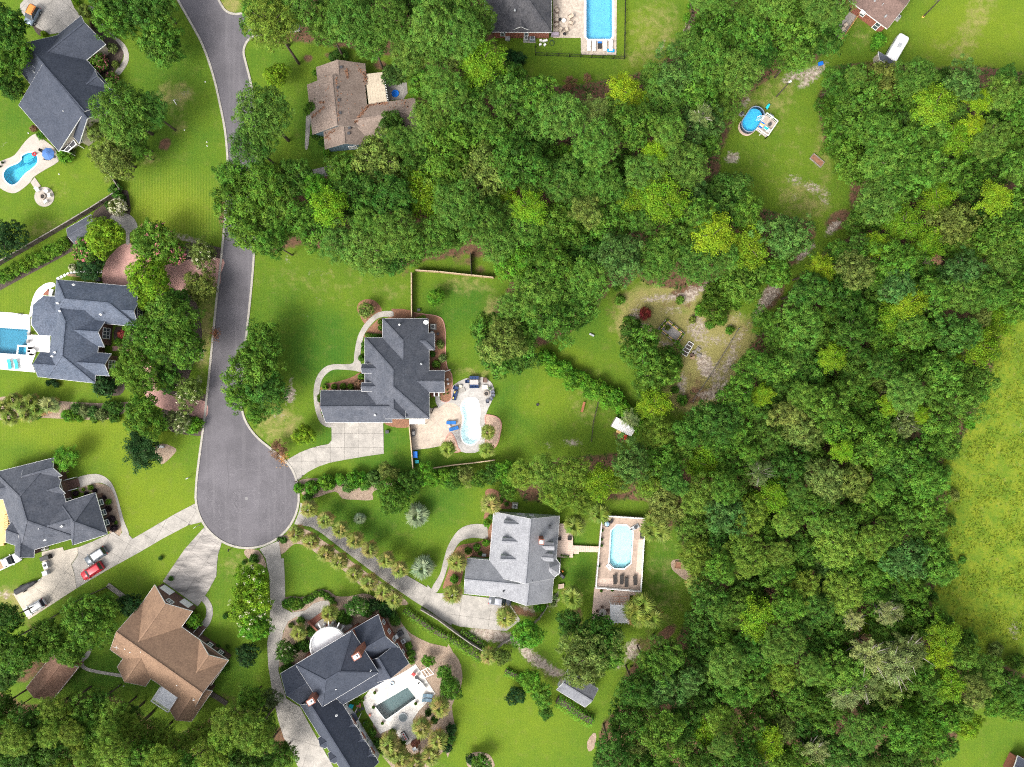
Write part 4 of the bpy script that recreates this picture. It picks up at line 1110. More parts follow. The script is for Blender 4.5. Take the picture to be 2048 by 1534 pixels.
# screened porch
q = W('h', [(530, 1480), (610, 1500), (705, 1420), (640, 1330)], 2.4)
t = thing('screened_porch', 'dark screened porch with white frame on the slate roofed house', 'porch', (q[0] + q[2]) / 2 - Vector((0, 0, 2.4)))
mb = MB(); mb.prism(q, 2.28, 2.32, bottom=True); mb.build('screen_roof', DGREY, t)
for k in range(4):
    mb = MB(); mb.bar(q[k], q[(k + 1) % 4], .14); mb.bar((q[k].x, q[k].y, 0), q[k], .12); mb.build('frame', WHITE, t)
mb = MB(); mb.bar(q[0].lerp(q[3], .5), q[1].lerp(q[2], .5), .1); mb.bar(q[0].lerp(q[1], .5), q[3].lerp(q[2], .5), .1); mb.build('crossbar', WHITE, t)

# --- dark weathered house at the top
h = House('house', 'dark weathered hip roofed brick house beside the rectangular blue pool', 'house', P(1045, 20), DARKR, BRICKM)
h.block('C', [(450, -300), (450, 232), (888, 236), (888, -300)], 3.3, .72, 'hh', key='m')
h.block('C', [(396, -220), (400, 62), (660, 110), (660, -220)], 3.2, .7, 'gh')
h.block('C', [(604, 80), (606, 216), (722, 218), (720, 80)], 3.5, .8, 'gg', key='d')
h.window('d', 1, .3, .7, 3.0, 3.9, 1, 1, glass=LGREY); h.window('m', 1, .12, .2, .9, 2.6, 1, 2); h.window('m', 1, .55, .62, .2, 2.4, 1, 2)
h.pipe('C', 620, 75, 6.0, LGREY)
h.done()
# --- mauve brown house top right
h = House('house', 'mauve brown low roofed house beside the parked camper', 'house', P(1755, 15), MAROON, BRICKM)
h.block('D', [(850, -65), (1165, 170), (1335, -55), (1020, -290)], 2.9, .3, 'gg', key='m')
for x, y in ((1135, 28), (1090, 5), (1155, 95)): h.pipe('D', x, y, 3.6, LGREY)
h.window('m', 0, .55, .62, .9, 2.3, 1, 2); h.window('m', 0, .84, .92, .1, 2.2, 1, 2, name='door')
mb = MB(); p = w1('D', 1080, 140); mb.obox(p, (.8, -.6), 2.2, 1.4, 0.0, .45); mb.build('porch', WOODG, h.root)
mb = MB(); p = w1('D', 1020, 70, 3.2); mb.obox(p, (.8, -.6), .9, .5, 2.9, 3.3); mb.build('skylight', WHITE, h.root)
h.done()
# --- house corner at lower right
h = House('house', 'dark roofed brick house at the foot of the meadow', 'house', P(2050, 1550), SLATE, BRICKM)
h.block('px', [(2062, 1522), (2187, 1585), (2157, 1660), (2022, 1592)], 3.1, .6, 'gg', key='m')
h.block('px', [(2036, 1512), (2072, 1532), (2052, 1563), (2018, 1548)], 2.6, .2, 'gg')
h.done()

# --- sheds
h = House('shed', 'grey roofed white shed at the end of the sandy track', 'shed', P(1155, 1378), shingle('grey_shed_shingles', (.125, .13, .145), (.16, .165, .18)), SIDEW)
h.block('N', [(808, 605), (1025, 738), (1125, 600), (905, 465)], 2.6, .55, 'gg', key='m', over=.25)
h.door('m', 3, .25, .75, 2.0, SIDET, 1, 'shed_door')
h.done()
h = House('shed', 'small slate roofed shed beside the dark hedge bed', 'shed', P(163, 460), CHAR, SIDET)
h.block('E', [(424, 184), (580, 93), (640, 200), (485, 292)], 2.6, .6, 'gg', over=.25)
h.done()
h = House('shed', 'dark roofed lean-to shed behind the camper', 'shed', P(1774, 118), CHAR, SIDET)
h.block('D', [(1112, 303), (1120, 352), (1202, 402), (1216, 372)], 2.5, .1, 'gg', over=.15)
h.done()
# white ribbed metal carport shed
q = W('G', [(710, 1192), (840, 1258), (868, 1206), (745, 1131)], 2.5)
t = thing('metal_shed', 'white ribbed metal shed with rust stains at the wood edge', 'shed', (q[0] + q[2]) / 2 - Vector((0, 0, 2.5)))
WM = mat('white_ribbed_metal', (.70, .71, .72), (.55, .52, .48), scale=1.2, rough=.4)
nr = 12
for k in range(nr):
    a, b2, c2, d2 = q[0].lerp(q[1], k / nr), q[0].lerp(q[1], (k + .93) / nr), q[3].lerp(q[2], (k + .93) / nr), q[3].lerp(q[2], k / nr)
    mb = MB(); mb.prism([a, b2, c2, d2], 2.45, 2.5 + (.025 if k % 2 else 0), bottom=True); mb.build('roof_sheet', WM, t)
mb = MB()
cen = (q[0] + q[2]) / 2
for k in range(4):
    a, b2 = cen + (q[k] - cen) * .93, cen + (q[(k + 1) % 4] - cen) * .93
    mb.face([(a.x, a.y, 0), (b2.x, b2.y, 0), (b2.x, b2.y, 2.44), (a.x, a.y, 2.44)])
mb.build('wall', SIDET, t)

# entry porch + brick steps at the house with the deck
t = thing('porch', 'entry porch with brick steps and white handrails at the grey shingled house', 'porch', w1('c', 850, 460))
q = W('c', [(790, 420), (880, 395), (910, 500), (815, 525)])
mb = MB(); mb.prism(q, 0, .75); mb.build('floor', CONC_D, t)
for k in range(4):
    a, b2 = W('c', [(880 + 30 * k, 395 - 9 * k), (910 + 30 * k, 500 - 9 * k)]); d = W('c', [(910 + 30 * k, 386 - 9 * k)])[0] - a
    mb = MB(); mb.prism([a, a + d, b2 + d, b2], 0, .75 - .17 * (k + 1) + .1); mb.build('step', BRICKD, t)
for (x0, y0, x1, y1) in ((790, 400, 985, 345), (820, 535, 1020, 483)):
    a, b2 = W('c', [(x0, y0), (x1, y1)])
    mb = MB(); mb.bar(a + Vector((0, 0, 1.6)), b2 + Vector((0, 0, 1.0)), .1)
    for s in np.linspace(0, 1, 6):
        p = a.lerp(b2, s); mb.bar((p.x, p.y, 0), (p.x, p.y, 1.6 - .6 * s), .07)
    mb.build('handrail', WHITE, t)
# entry steps at the brown house
t = thing('porch', 'white railed porch with dark steps at the brown shingled house', 'porch', w1('f', 990, 600))
for k in range(4):
    a, b2, c2, d2 = W('f', [(1000 - 17 * k, 535 + 24 * k), (1055 - 17 * k, 570 + 24 * k), (1038 - 17 * k, 594 + 24 * k), (983 - 17 * k, 559 + 24 * k)])
    mb = MB(); mb.prism([a, b2, c2, d2], 0, .16 * (k + 1)); mb.build('step', BRICKD, t)
mb = MB(); mb.prism(W('f', [(915, 620), (1030, 690), (1000, 725), (890, 650)]), 0, .68); mb.build('floor', CONC, t)
for (x0, y0, x1, y1) in ((1000, 540, 925, 630), (1055, 572, 985, 672)):
    a, b2 = W('f', [(x0, y0), (x1, y1)])
    mb = MB(); mb.bar(a + Vector((0, 0, 1.0)), b2 + Vector((0, 0, 1.6)), .09)
    for s in np.linspace(0, 1, 5):
        p = a.lerp(b2, s); mb.bar((p.x, p.y, 0), (p.x, p.y, 1.0 + .6 * s), .06)
    mb.build('handrail', WHITE, t)

# half built wooden deck
t = thing('wooden_deck', 'bright new timber deck with bare joists beside the grey shingled house', 'deck', w1('c', 40, 950))
a, b2, c2, d2 = W('c', [(-120, 640), (85, 590), (112, 1180), (-120, 1230)], .8)
for k in range(20):
    mb = MB(); mb.bar(a.lerp(b2, (k + .5) / 20), d2.lerp(c2, (k + .5) / 20), (b2 - a).length / 20 - .02, .06); mb.build('plank', WOODY, t)
for k in range(9):
    y = 815 + 24 * k
    p, q2 = W('c', [(60, y + 12), (205 - 10 * k * .9, y - 22)], .74); mb = MB(); mb.bar(p, q2, .09, .18); mb.build('joist', WOODY, t)
for k in range(10):
    p = w1('c', 62 + 14 * k, 830 - 3.2 * k, .8); mb = MB(); mb.bar(p, p + Vector((0, 0, .25)), .07); mb.build('baluster', WOODY, t)
mb = MB(); mb.prism(W('c', [(-120, 1190), (40, 1178), (75, 1212), (-120, 1250)]), .0, .4); mb.build('step', WOODY, t)

# ------------------------------------------------------------------ pools
def pool(label, outline, deckz, plaster, tint, coping=None, cw=.3, depth=1.4, steps=(), kind_='swimming_pool', wdrop=.12):
    c = sum((Vector((p[0], p[1], 0)) for p in outline), Vector()) / len(outline)
    t = thing(kind_, label, 'pool', (c.x, c.y, 0))
    rim = [Vector((p[0], p[1], 0)) for p in outline]
    mb = MB()
    bot = [c + (p - c) * .9 for p in rim]
    m_ = len(rim)
    ccw = area(rim) > 0
    for i in range(m_):
        p, q_ = rim[i], rim[(i + 1) % m_]; p2, q2 = bot[i], bot[(i + 1) % m_]
        f = [(p.x, p.y, deckz - .01), (p2.x, p2.y, -depth), (q2.x, q2.y, -depth), (q_.x, q_.y, deckz - .01)]
        mb.face(f if ccw else f[::-1])
    mb.tri_poly([Vector((p.x, p.y, -depth)) for p in bot])
    mb.build('basin', plaster, t)
    if coping:
        mb = MB(); mb.strip(rim, cw, deckz - .08, deckz + .03, True, off=-cw / 2 * (1 if ccw else -1)); mb.build('coping', coping, t)
    mb = MB(); mb.tri_poly([Vector((p.x, p.y, deckz - wdrop)) for p in rim]); mb.build('water', water_mat('water_' + plaster.name, tint), t)
    for k, st in enumerate(steps):
        mb = MB(); mb.prism(st, -depth, deckz - wdrop - .18 - .22 * k); mb.build('step', plaster, t)
    return t
PL_A = mat('pool_blue', (.13, .50, .62), (.22, .60, .70), scale=1.1)
PL_E = mat('pool_teal', (.14, .33, .42), (.17, .38, .48), scale=.6)
PL_F = mat('pool_pale', (.88, .95, .95), (.82, .93, .94), scale=.4)
PL_C = mat('pool_sky', (.24, .50, .62), (.30, .57, .68), scale=.9)
PL_M = mat('pool_grey', (.155, .185, .19), (.185, .215, .22), scale=.4)
PL_L = mat('pool_ice', (.62, .90, .93), (.70, .93, .95), scale=.4)
COPW = mat('white_coping', (.74, .73, .70), scale=3)
# 1 curved pool, slate house
DECKA = mat('pool_concrete', (.39, .35, .305), (.32, .29, .255), scale=.5, speck=.08, bump=.1)
da = smooth(W('A', [(262, 978), (190, 1030), (110, 1132), (40, 1165), (-20, 1200), (-40, 1300), (-20, 1350), (30, 1392), (95, 1412), (150, 1392), (222, 1332), (250, 1292), (330, 1240), (430, 1178), (418, 1120), (400, 1085), (360, 1050), (320, 1020)]), True, 3)
sheet('pool_deck', da, .10, DECKA, [POOL_A], thick=.10)
pool('curved bright blue pool with entry steps beside the slate roofed house', POOL_A, .10, PL_A, (.62, .9, .96), COPW, .22,
     steps=[W('A', [(165, 1145), (215, 1118), (258, 1128), (240, 1150), (200, 1172), (160, 1170)]), W('A', [(168, 1160), (215, 1135), (245, 1140), (225, 1168), (185, 1190), (160, 1180)])])
fc = w1('A', 325, 1438)
sheet('patio', [fc + Vector((1.98 * math.cos(a), 1.98 * math.sin(a), 0)) for a in np.linspace(0, 6.2832, 37)[:-1]], .08, DECKA, thick=.08)
sheet('footpath', W('A', [(225, 1335), (255, 1295), (300, 1360), (262, 1385)]), .085, DECKA, thick=.085)
# 2 teal pool with spa
DECKW = mat('white_pavers', (.80, .78, .75), (.70, .68, .65), scale=.7, speck=.1, bscale=6)
sheet('pool_deck', W('E', [(-60, 712), (70, 720), (195, 735), (195, 860), (320, 868), (318, 975), (235, 970), (205, 1045), (228, 1102), (0, 1082), (-60, 1078)]), .10, DECKW, [POOL_E, SPA_E], thick=.10)
mbd = MB()
sheet('footpath', smooth(W('E', [(190, 740), (205, 650), (235, 580), (290, 535), (340, 528), (355, 545), (320, 570), (270, 620), (215, 700), (200, 745)]), True, 3), .09, DECKW, thick=.09)
pool('teal rectangular pool on white paving beside the blue grey house', POOL_E, .10, PL_E, (.6, .85, .92), COPW, .25)
pool('small square blue spa set into the white pool paving', SPA_E, .10, PL_A, (.4, .65, .8), COPW, .3, depth=.9, kind_='spa')
# 3 pale freeform pool
PATF = mat('stamped_concrete', (.46, .38, .30), (.36, .30, .245), scale=.5, speck=.14, bscale=5, bump=.15)
PATG = mat('grey_stamped_concrete', (.30, .285, .265), (.38, .36, .335), scale=.5, speck=.14, bscale=5, bump=.15)
pf = W('k', [(0, 640), (30, 660), (145, 640), (100, 560), (85, 445), (160, 440), (165, 500), (215, 540), (270, 548), (330, 530), (358, 470), (362, 330), (400, 260), (480, 200), (600, 145), (750, 115), (880, 118), (980, 150), (1060, 230), (1098, 330), (1092, 430), (1055, 530), (1000, 640), (965, 730), (940, 800), (950, 930), (965, 1050), (940, 1160), (935, 1290), (880, 1360), (770, 1410), (620, 1415), (510, 1385), (480, 1330), (455, 1240), (420, 1150), (345, 1065), (290, 1130), (245, 1240), (250, 1282), (0, 1330), (-330, 1372), (-335, 830), (-10, 830)])
sheet('pool_deck', pf, .10, PATG, [POOL_F], thick=.10)
sheet('patio', W('k', [(10, 655), (145, 645), (270, 560), (400, 560), (520, 650), (555, 740), (560, 860), (535, 960), (460, 1040), (345, 1060), (290, 1130), (245, 1238), (248, 1278), (0, 1325), (-325, 1366), (-328, 836), (0, 836)]), .112, PATF, thick=.012)
pool('pale freeform pool behind the charcoal shingled house', POOL_F, .112, PL_F, (.93, 1.0, 1.0), COPW, .22, depth=1.2)
PINKB = mat('pink_border_brick', (.46, .25, .20), (.36, .19, .155), scale=4, speck=.2)
GRAV = mat('pink_gravel', (.42, .30, .22), (.33, .23, .17), scale=2.5, speck=.3, bscale=8, bump=.4)
for pts in ([(345, 1068), (400, 1125), (445, 1220), (475, 1320), (515, 1385), (400, 1400), (340, 1370), (255, 1285), (248, 1240), (290, 1130)],
            [(945, 775), (1040, 775), (1130, 800), (1195, 860), (1215, 960), (1190, 1100), (1160, 1220), (1100, 1320), (1000, 1330), (930, 1290), (960, 1160), (975, 1040), (950, 930)]):
    q = smooth(W('k', pts), True, 3)
    sheet('planting_bed', q, .125, GRAV, thick=.125)
    mb = MB(); mb.strip(q, .22, 0, .16, True); tag(mb.build('brick_edging', PINKB), 'curved pink brick edging round a gravel palm bed by the pale pool', 'edging', 'brick edgings of the palm beds')
q = smooth(W('F', [(1160, 418), (1230, 428), (1310, 440), (1350, 465), (1368, 530), (1370, 620), (1372, 720), (1385, 790), (1412, 830), (1415, 910), (1408, 990), (1375, 1014), (1340, 1003)]), False, 3)
mb = MB(); mb.strip(q, .16, 0, .12); tag(mb.build('brick_edging', PINKB), 'long curving brick edging along the straw bed behind the charcoal house', 'edging')
# 4 rectangular pool at the top
TRAV = mat('travertine', (.46, .39, .32), (.36, .305, .25), scale=1.1, speck=.2, bscale=4)
sheet('pool_deck', W('C', [(898, -150), (1366, -150), (1360, 402), (1102, 400), (1102, 278), (898, 276)]), .10, TRAV, [POOL_C], thick=.10)
pool('large rectangular sky blue pool with white coping on travertine paving', POOL_C, .10, PL_C, (.66, .9, .98), COPW, .45)
# 5 grey-bottomed pool on white stone
sheet('pool_deck', W('M', [(900, 900), (1000, 840), (1150, 770), (1278, 690), (1440, 930), (1300, 1075), (1250, 1150), (1310, 1290), (1190, 1360), (1090, 1210), (985, 1260), (870, 1080), (840, 980)]), .10, mat('white_stone', (.64, .61, .56), (.47, .445, .405), scale=.55, speck=.12, bscale=4), [POOL_M], thick=.10)
pool('grey bottomed pool on white stone paving behind the brick house', POOL_M, .10, PL_M, (.72, .86, .86), COPW, .2)
c = w1('M', 1175, 1122); t = thing('spa', 'round grey covered spa beside the grey bottomed pool', 'spa', c)
mb = MB(); mb.ring(c, .8, .92, 0, .32, 28); mb.build('rim', LGREY, t); mb = MB(); mb.cyl(c, .8, .1, .26, 28); mb.build('cover', PL_M, t)

# 6 octagonal pool on a raised timber deck
DZ = 1.1
dk = W('i', [(330, 125), (855, 160), (800, 1048), (250, 1000)], DZ)
o8 = W('i', [(512, 238), (640, 245), (715, 330), (688, 715), (605, 785), (480, 780), (415, 705), (440, 310)], DZ)
PINKD = mat('weathered_pink_deck', (.38, .29, .23), (.28, .215, .17), scale=.8, speck=.16, bscale=5)
TILED = mat('pink_tile_deck', (.55, .42, .34), (.46, .35, .285), scale=1.0, speck=.14, bscale=4)
t = thing('pool_platform', 'raised pinkish pool deck with white railing round the octagonal pool', 'deck', (dk[0] + dk[2]) / 2 - Vector((0, 0, DZ)))
mb = MB(); mb.prism(dk, 0, DZ, [o8]); mb.build('floor', PINKD, t)
for pts in ([(780, 420), (850, 430), (815, 860), (745, 850)], [(262, 900), (470, 900), (465, 1000), (255, 985)]):
    mb = MB(); mb.prism(W('i', pts, DZ), DZ - .02, DZ + .012); mb.build('tile_strip', TILED, t)
for k in range(4):
    a, b2 = dk[k], dk[(k + 1) % 4]
    m_ = max(2, int((b2 - a).length / 1.9))
    for s in range(m_):
        p = a.lerp(b2, s / m_); mb = MB(); mb.bar((p.x, p.y, DZ), (p.x, p.y, DZ + 1.05), .13); mb.cyl(p, .1, DZ + 1.05, DZ + 1.12, 8); mb.build('post', WHITE, t)
        q_ = a.lerp(b2, (s + 1) / m_)
        mb = MB(); mb.bar((p.x, p.y, DZ + .95), (q_.x, q_.y, DZ + .95), .13, .07); mb.bar((p.x, p.y, DZ + .15), (q_.x, q_.y, DZ + .15), .08, .07)
        for w_ in np.linspace(0, 1, 14)[1:-1]:
            r_ = p.lerp(q_, w_); mb.bar((r_.x, r_.y, DZ + .15), (r_.x, r_.y, DZ + .95), .04)
        mb.build('railing', WHITE, t)
t = thing('swimming_pool', 'pale octagonal pool set in the raised pinkish deck', 'pool', sum(o8, Vector()) / 8 - Vector((0, 0, DZ)))
mb = MB(); c = sum(o8, Vector()) / 8
for k in range(8):
    p, q_ = o8[k], o8[(k + 1) % 8]
    mb.face([(p.x, p.y, DZ), (q_.x, q_.y, DZ), (q_.x, q_.y, .02), (p.x, p.y, .02)])
mb.tri_poly([Vector((p.x, p.y, .03)) for p in o8]); mb.build('basin', PL_L, t)
mb = MB(); mb.strip(o8, .2, DZ - .05, DZ + .05, True); mb.build('coping', WHITE, t)
mb = MB(); mb.tri_poly([Vector((p.x, p.y, DZ - .1)) for p in o8]); mb.build('water', water_mat('water_ice', (.80, .97, 1.0)), t)
q = W('i', [(420, 705), (465, 760), (425, 803), (372, 745)], DZ); 
for k in range(3):
    mb = MB(); a, b2 = q[0].lerp(q[3], k / 3), q[0].lerp(q[3], (k + 1) / 3 - .05); c2, d2 = q[1].lerp(q[2], (k + 1) / 3 - .05), q[1].lerp(q[2], k / 3)
    mb.prism([a, b2, c2, d2], DZ - .1, DZ + .05 + .12 * k); mb.build('step', WHITE, t)
# lower terrace, walkway and rear deck
lt = W('i', [(240, 1012), (795, 1056), (805, 1105), (670, 1108), (655, 1440), (205, 1418)], .5)
t = thing('terrace', 'pink tiled lower terrace below the octagonal pool', 'terrace', sum(lt, Vector()) / 6 - Vector((0, 0, .5)))
mb = MB(); mb.prism(lt, 0, .5); mb.build('floor', TILED, t)
wk = thing('boardwalk', 'narrow pinkish plank walkway from the house deck to the raised pool', 'walkway', w1('L', 1100, 555))
a, b2, c2, d2 = W('L', [(1005, 532), (1195, 540), (1190, 580), (1003, 578)], .55)
for k in range(14):
    mb = MB(); mb.bar(a.lerp(b2, (k + .5) / 14), d2.lerp(c2, (k + .5) / 14), (b2 - a).length / 14 - .03, .07); mb.build('plank', TILED, wk)
mb = MB(); mb.prism(W('L', [(1003, 535), (1050, 535), (1050, 590), (1003, 588)]), 0, .45); mb.build('step', TILED, wk)
t = thing('back_deck', 'pinkish timber deck against the back wall of the light grey house', 'deck', w1('L', 950, 500))
a, b2, c2, d2 = W('L', [(912, 378), (1008, 380), (1010, 618), (895, 616)], .6)
for k in range(16):
    mb = MB(); mb.bar(a.lerp(d2, (k + .5) / 16), b2.lerp(c2, (k + .5) / 16), (d2 - a).length / 16 - .02, .08); mb.build('plank', TILED, t)
mb = MB(); mb.prism([a, b2, c2, d2], 0, .54); mb.build('skirting', WOODG, t)
# pergola
pg = W('i', [(443, 1225), (660, 1240), (655, 1445), (440, 1440)], 2.9)
t = thing('pergola', 'white slatted pergola on the pink tiled terrace', 'pergola', sum(pg, Vector()) / 4 - Vector((0, 0, 2.9)))
for k in range(4):
    mb = MB(); p = pg[k]; mb.bar((p.x, p.y, .5), (p.x, p.y, 2.8), .16); mb.build('post', WHITE, t)
for k in range(6):
    a, b2 = pg[0].lerp(pg[1], k / 5), pg[3].lerp(pg[2], k / 5); d = (b2 - a).normalized() * .35
    mb = MB(); mb.bar(a - d - Vector((0, 0, .12)), b2 + d - Vector((0, 0, .12)), .08, .2); mb.build('beam', WHITE, t)
for k in range(22):
    a, b2 = pg[0].lerp(pg[3], k / 21), pg[1].lerp(pg[2], k / 21); d = (b2 - a).normalized() * .2
    mb = MB(); mb.bar(a - d, b2 + d, .12, .06); mb.build('slat', WHITE, t)

# 7 above-ground oval pool with its deck
def stadium(fr, p0, p1, r, z, n_=14):
    a, b2 = w1(fr, *p0, z), w1(fr, *p1, z); d = (b2 - a).normalized(); nn = Vector((-d.y, d.x, 0)); out = []
    for k in range(n_ + 1):
        t_ = -math.pi / 2 + math.pi * k / n_; out.append(b2 + d * (r * math.cos(t_)) + nn * (r * math.sin(t_)))
    for k in range(n_ + 1):
        t_ = math.pi / 2 + math.pi * k / n_; out.append(a + d * (r * math.cos(t_)) + nn * (r * math.sin(t_)))
    return out
ov = stadium('j', (610, 880), (800, 600), 1.62, 1.2)
t = thing('swimming_pool', 'bright blue above ground oval pool on the worn lawn', 'pool', w1('j', 705, 740))
mb = MB()
for k in range(len(ov)):
    p, q_ = ov[k], ov[(k + 1) % len(ov)]
    mb.face([(p.x, p.y, 0), (q_.x, q_.y, 0), (q_.x, q_.y, 1.2), (p.x, p.y, 1.2)])
    mb.face([(q_.x, q_.y, .05), (p.x, p.y, .05), (p.x, p.y, 1.2), (q_.x, q_.y, 1.2)])
mb.build('wall', mat('pool_wall_grey', (.10, .12, .16)), t)
mb = MB(); mb.tri_poly([Vector((p.x, p.y, .06)) for p in ov]); mb.build('liner', mat('liner_blue', (.12, .56, .82), (.16, .62, .87), scale=.8), t)
mb = MB(); mb.strip(ov, .16, 1.16, 1.24, True); mb.build('rim', mat('rim_grey', (.22, .27, .36)), t)
mb = MB(); mb.tri_poly([Vector((p.x, p.y, 1.05)) for p in ov]); mb.build('water', water_mat('water_azure', (.6, .9, .99)), t)
q = smooth(W('j', [(330, 800), (250, 960), (262, 1080), (340, 1190), (470, 1255), (600, 1235), (720, 1150), (780, 1070), (600, 1120), (420, 1060), (350, 920)]), True, 3)
sheet('patio', q, .05, TILED, thick=.05)
dkk = W('j', [(1080, 600), (1420, 850), (1115, 1300), (790, 1060), (940, 800)], 1.1)
t = thing('wooden_deck', 'grey timber deck with white rails at the above ground pool', 'deck', w1('j', 1110, 950))
mb = MB(); mb.prism(dkk, .9, 1.1, bottom=True); mb.build('floor', mat('sunbleached_deck', (.44, .38, .33), (.34, .29, .25), scale=1.5, speck=.2, bscale=6), t)
for k in range(3):
    a, b2 = dkk[k], dkk[k + 1]
    mb = MB(); mb.bar(a + Vector((0, 0, .95)), b2 + Vector((0, 0, .95)), .14, .07); mb.bar(a + Vector((0, 0, .3)), b2 + Vector((0, 0, .3)), .06); mb.build('railing', WHITE, t)
    for s in (0, .5, 1):
        p = a.lerp(b2, s); mb = MB(); mb.bar((p.x, p.y, 0), (p.x, p.y, 2.05), .12); mb.build('post', WHITE, t)
for k in range(4):
    p = [w1('j', *q_) for q_ in ((1215, 565), (1335, 645), (1275, 745), (1160, 665))]
    mb = MB(); a, b2 = p[0].lerp(p[3], k / 4), p[1].lerp(p[2], k / 4); c2, d2 = p[1].lerp(p[2], (k + 1) / 4), p[0].lerp(p[3], (k + 1) / 4)
    mb.prism([a, b2, c2, d2], 0, .25 * (k + 1)); mb.build('step', LGREY, t)
t = thing('pool_ladder', 'white moulded pool ladder at the above ground pool deck', 'ladder', w1('j', 930, 700))
for k in range(4):
    p = w1('j', 1010 - 55 * k, 700 + 8 * k, 1.2 - .2 * k); mb = MB(); mb.obox(p, (.5, .86), .9, .36, 1.25 - .3 * k, 1.35 - .3 * k); mb.build('tread', WHITE, t)
for s in ((860, 640, 1030, 640), (900, 740, 1010, 790)):
    a, b2 = W('j', [s[:2], s[2:]], 1.6); mb = MB(); mb.tube([a - Vector((0, 0, .6)), a.lerp(b2, .3), b2, b2 - Vector((0, 0, .4))], .06, 6); mb.build('handrail', WHITE, t)
# ------------------------------------------------------------------ vegetation
def leaf_quads(c, nrm, size, asp, g, fold=.25):
    """rhombic leaves at points c with normals nrm"""
    N = len(c)
    nrm = nrm / np.maximum(np.linalg.norm(nrm, axis=1, keepdims=True), 1e-6)
    r = g.normal(size=(N, 3))
    t = r - nrm * (r * nrm).sum(1, keepdims=True)
    t /= np.maximum(np.linalg.norm(t, axis=1, keepdims=True), 1e-6)
    s = np.cross(nrm, t)
    L = (size * g.uniform(.65, 1.35, N))[:, None]
    v = np.empty((N, 4, 3))
    v[:, 0] = c - t * L * .5
    v[:, 1] = c + s * L * .5 * asp - nrm * L * fold * .3
    v[:, 2] = c + t * L * .5 - nrm * L * fold * .5
    v[:, 3] = c - s * L * .5 * asp - nrm * L * fold * .3
    return v
def foliage_mesh(name, v, g, extra=None):
    N = len(v)
    me = np_mesh(name, v.reshape(-1, 3), np.arange(N * 4).reshape(N, 4))
    a = me.attributes.new('rnd', 'FLOAT', 'FACE')
    a.data.foreach_set('value', g.uniform(0, 1, N).astype(np.float32) if extra is None else extra.astype(np.float32))
    return me
def fib(n_, g, jit=.25):
    i = np.arange(n_) + .5
    z = 1 - 2 * i / n_
    th = i * 2.399963 + g.uniform(0, 6.28)
    r = np.sqrt(np.maximum(0, 1 - z * z))
    p = np.stack([r * np.cos(th), r * np.sin(th), z], 1) + g.normal(size=(n_, 3)) * jit * 2 / math.sqrt(n_)
    return p / np.linalg.norm(p, axis=1, keepdims=True)
def unit(g, n_):
    p = g.normal(size=(n_, 3)); return p / np.linalg.norm(p, axis=1, keepdims=True)
def clump_crown(seed, nc, cr, squash, per, leaf, asp, wob=.16, low=-.45, name='crown', inner=.2, clump_squash=.85, lift=.35):
    """a crown of leaf clumps spread over an uneven ellipsoid"""
    g = np.random.default_rng(seed)
    d = fib(int(nc * 1.45), g)
    d = d[d[:, 2] > low][:nc * 2]
    ph = g.uniform(0, 6.28, 4)
    th = np.arctan2(d[:, 1], d[:, 0])
    rad = 1 + wob * (np.sin(2 * th + ph[0]) * .5 + np.sin(3 * th + ph[1]) * .5 + np.sin(5 * th + ph[2]) * .4)
    rad *= g.uniform(.72, 1.08, len(d))
    crs = g.uniform(cr[0], cr[1], len(d))
    ctr = d * (rad * (1 - crs * .9))[:, None]
    ctr[:, 2] *= squash
    V, X = [], []
    for k in range(len(ctr)):
        m = int(per * (crs[k] / cr[1]) ** 2) + 8
        k6 = 5; mt = m // k6 + 2
        u = unit(g, mt)
        u[:, 2] = np.where(u[:, 2] < -.3, -u[:, 2], u[:, 2])
        u = u + (d[k] * .55 + np.array([0, 0, lift])) * .55
        u /= np.linalg.norm(u, axis=1, keepdims=True)
        p = ctr[k] + u * (crs[k] * g.uniform(.75, 1.12, mt))[:, None] * np.array([1, 1, clump_squash])
        tb = g.normal(g.uniform(.1, .85), .14, mt)
        p = np.repeat(p, k6, 0) + g.normal(size=(mt * k6, 3)) * leaf * .42
        u = np.repeat(u + g.normal(size=(mt, 3)) * .3, k6, 0)
        V.append(leaf_quads(p, u + g.normal(size=u.shape) * .32 + np.array([0, 0, .2]), leaf, asp, g))
        X.append(np.clip(np.repeat(tb, k6) + g.normal(0, .1, mt * k6), 0, 1))
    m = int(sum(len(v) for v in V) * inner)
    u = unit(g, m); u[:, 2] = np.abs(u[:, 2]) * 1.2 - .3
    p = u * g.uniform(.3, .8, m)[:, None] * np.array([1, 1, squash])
    V.append(leaf_quads(p, u + g.normal(size=(m, 3)) * .5 + np.array([0, 0, .5]), leaf * 1.3, asp, g)); X.append(g.uniform(0, .5, m))  # inner leaves toned darker: shade inside the crown put into their colour
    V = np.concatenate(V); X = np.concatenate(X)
    return foliage_mesh(name, V, g, X)
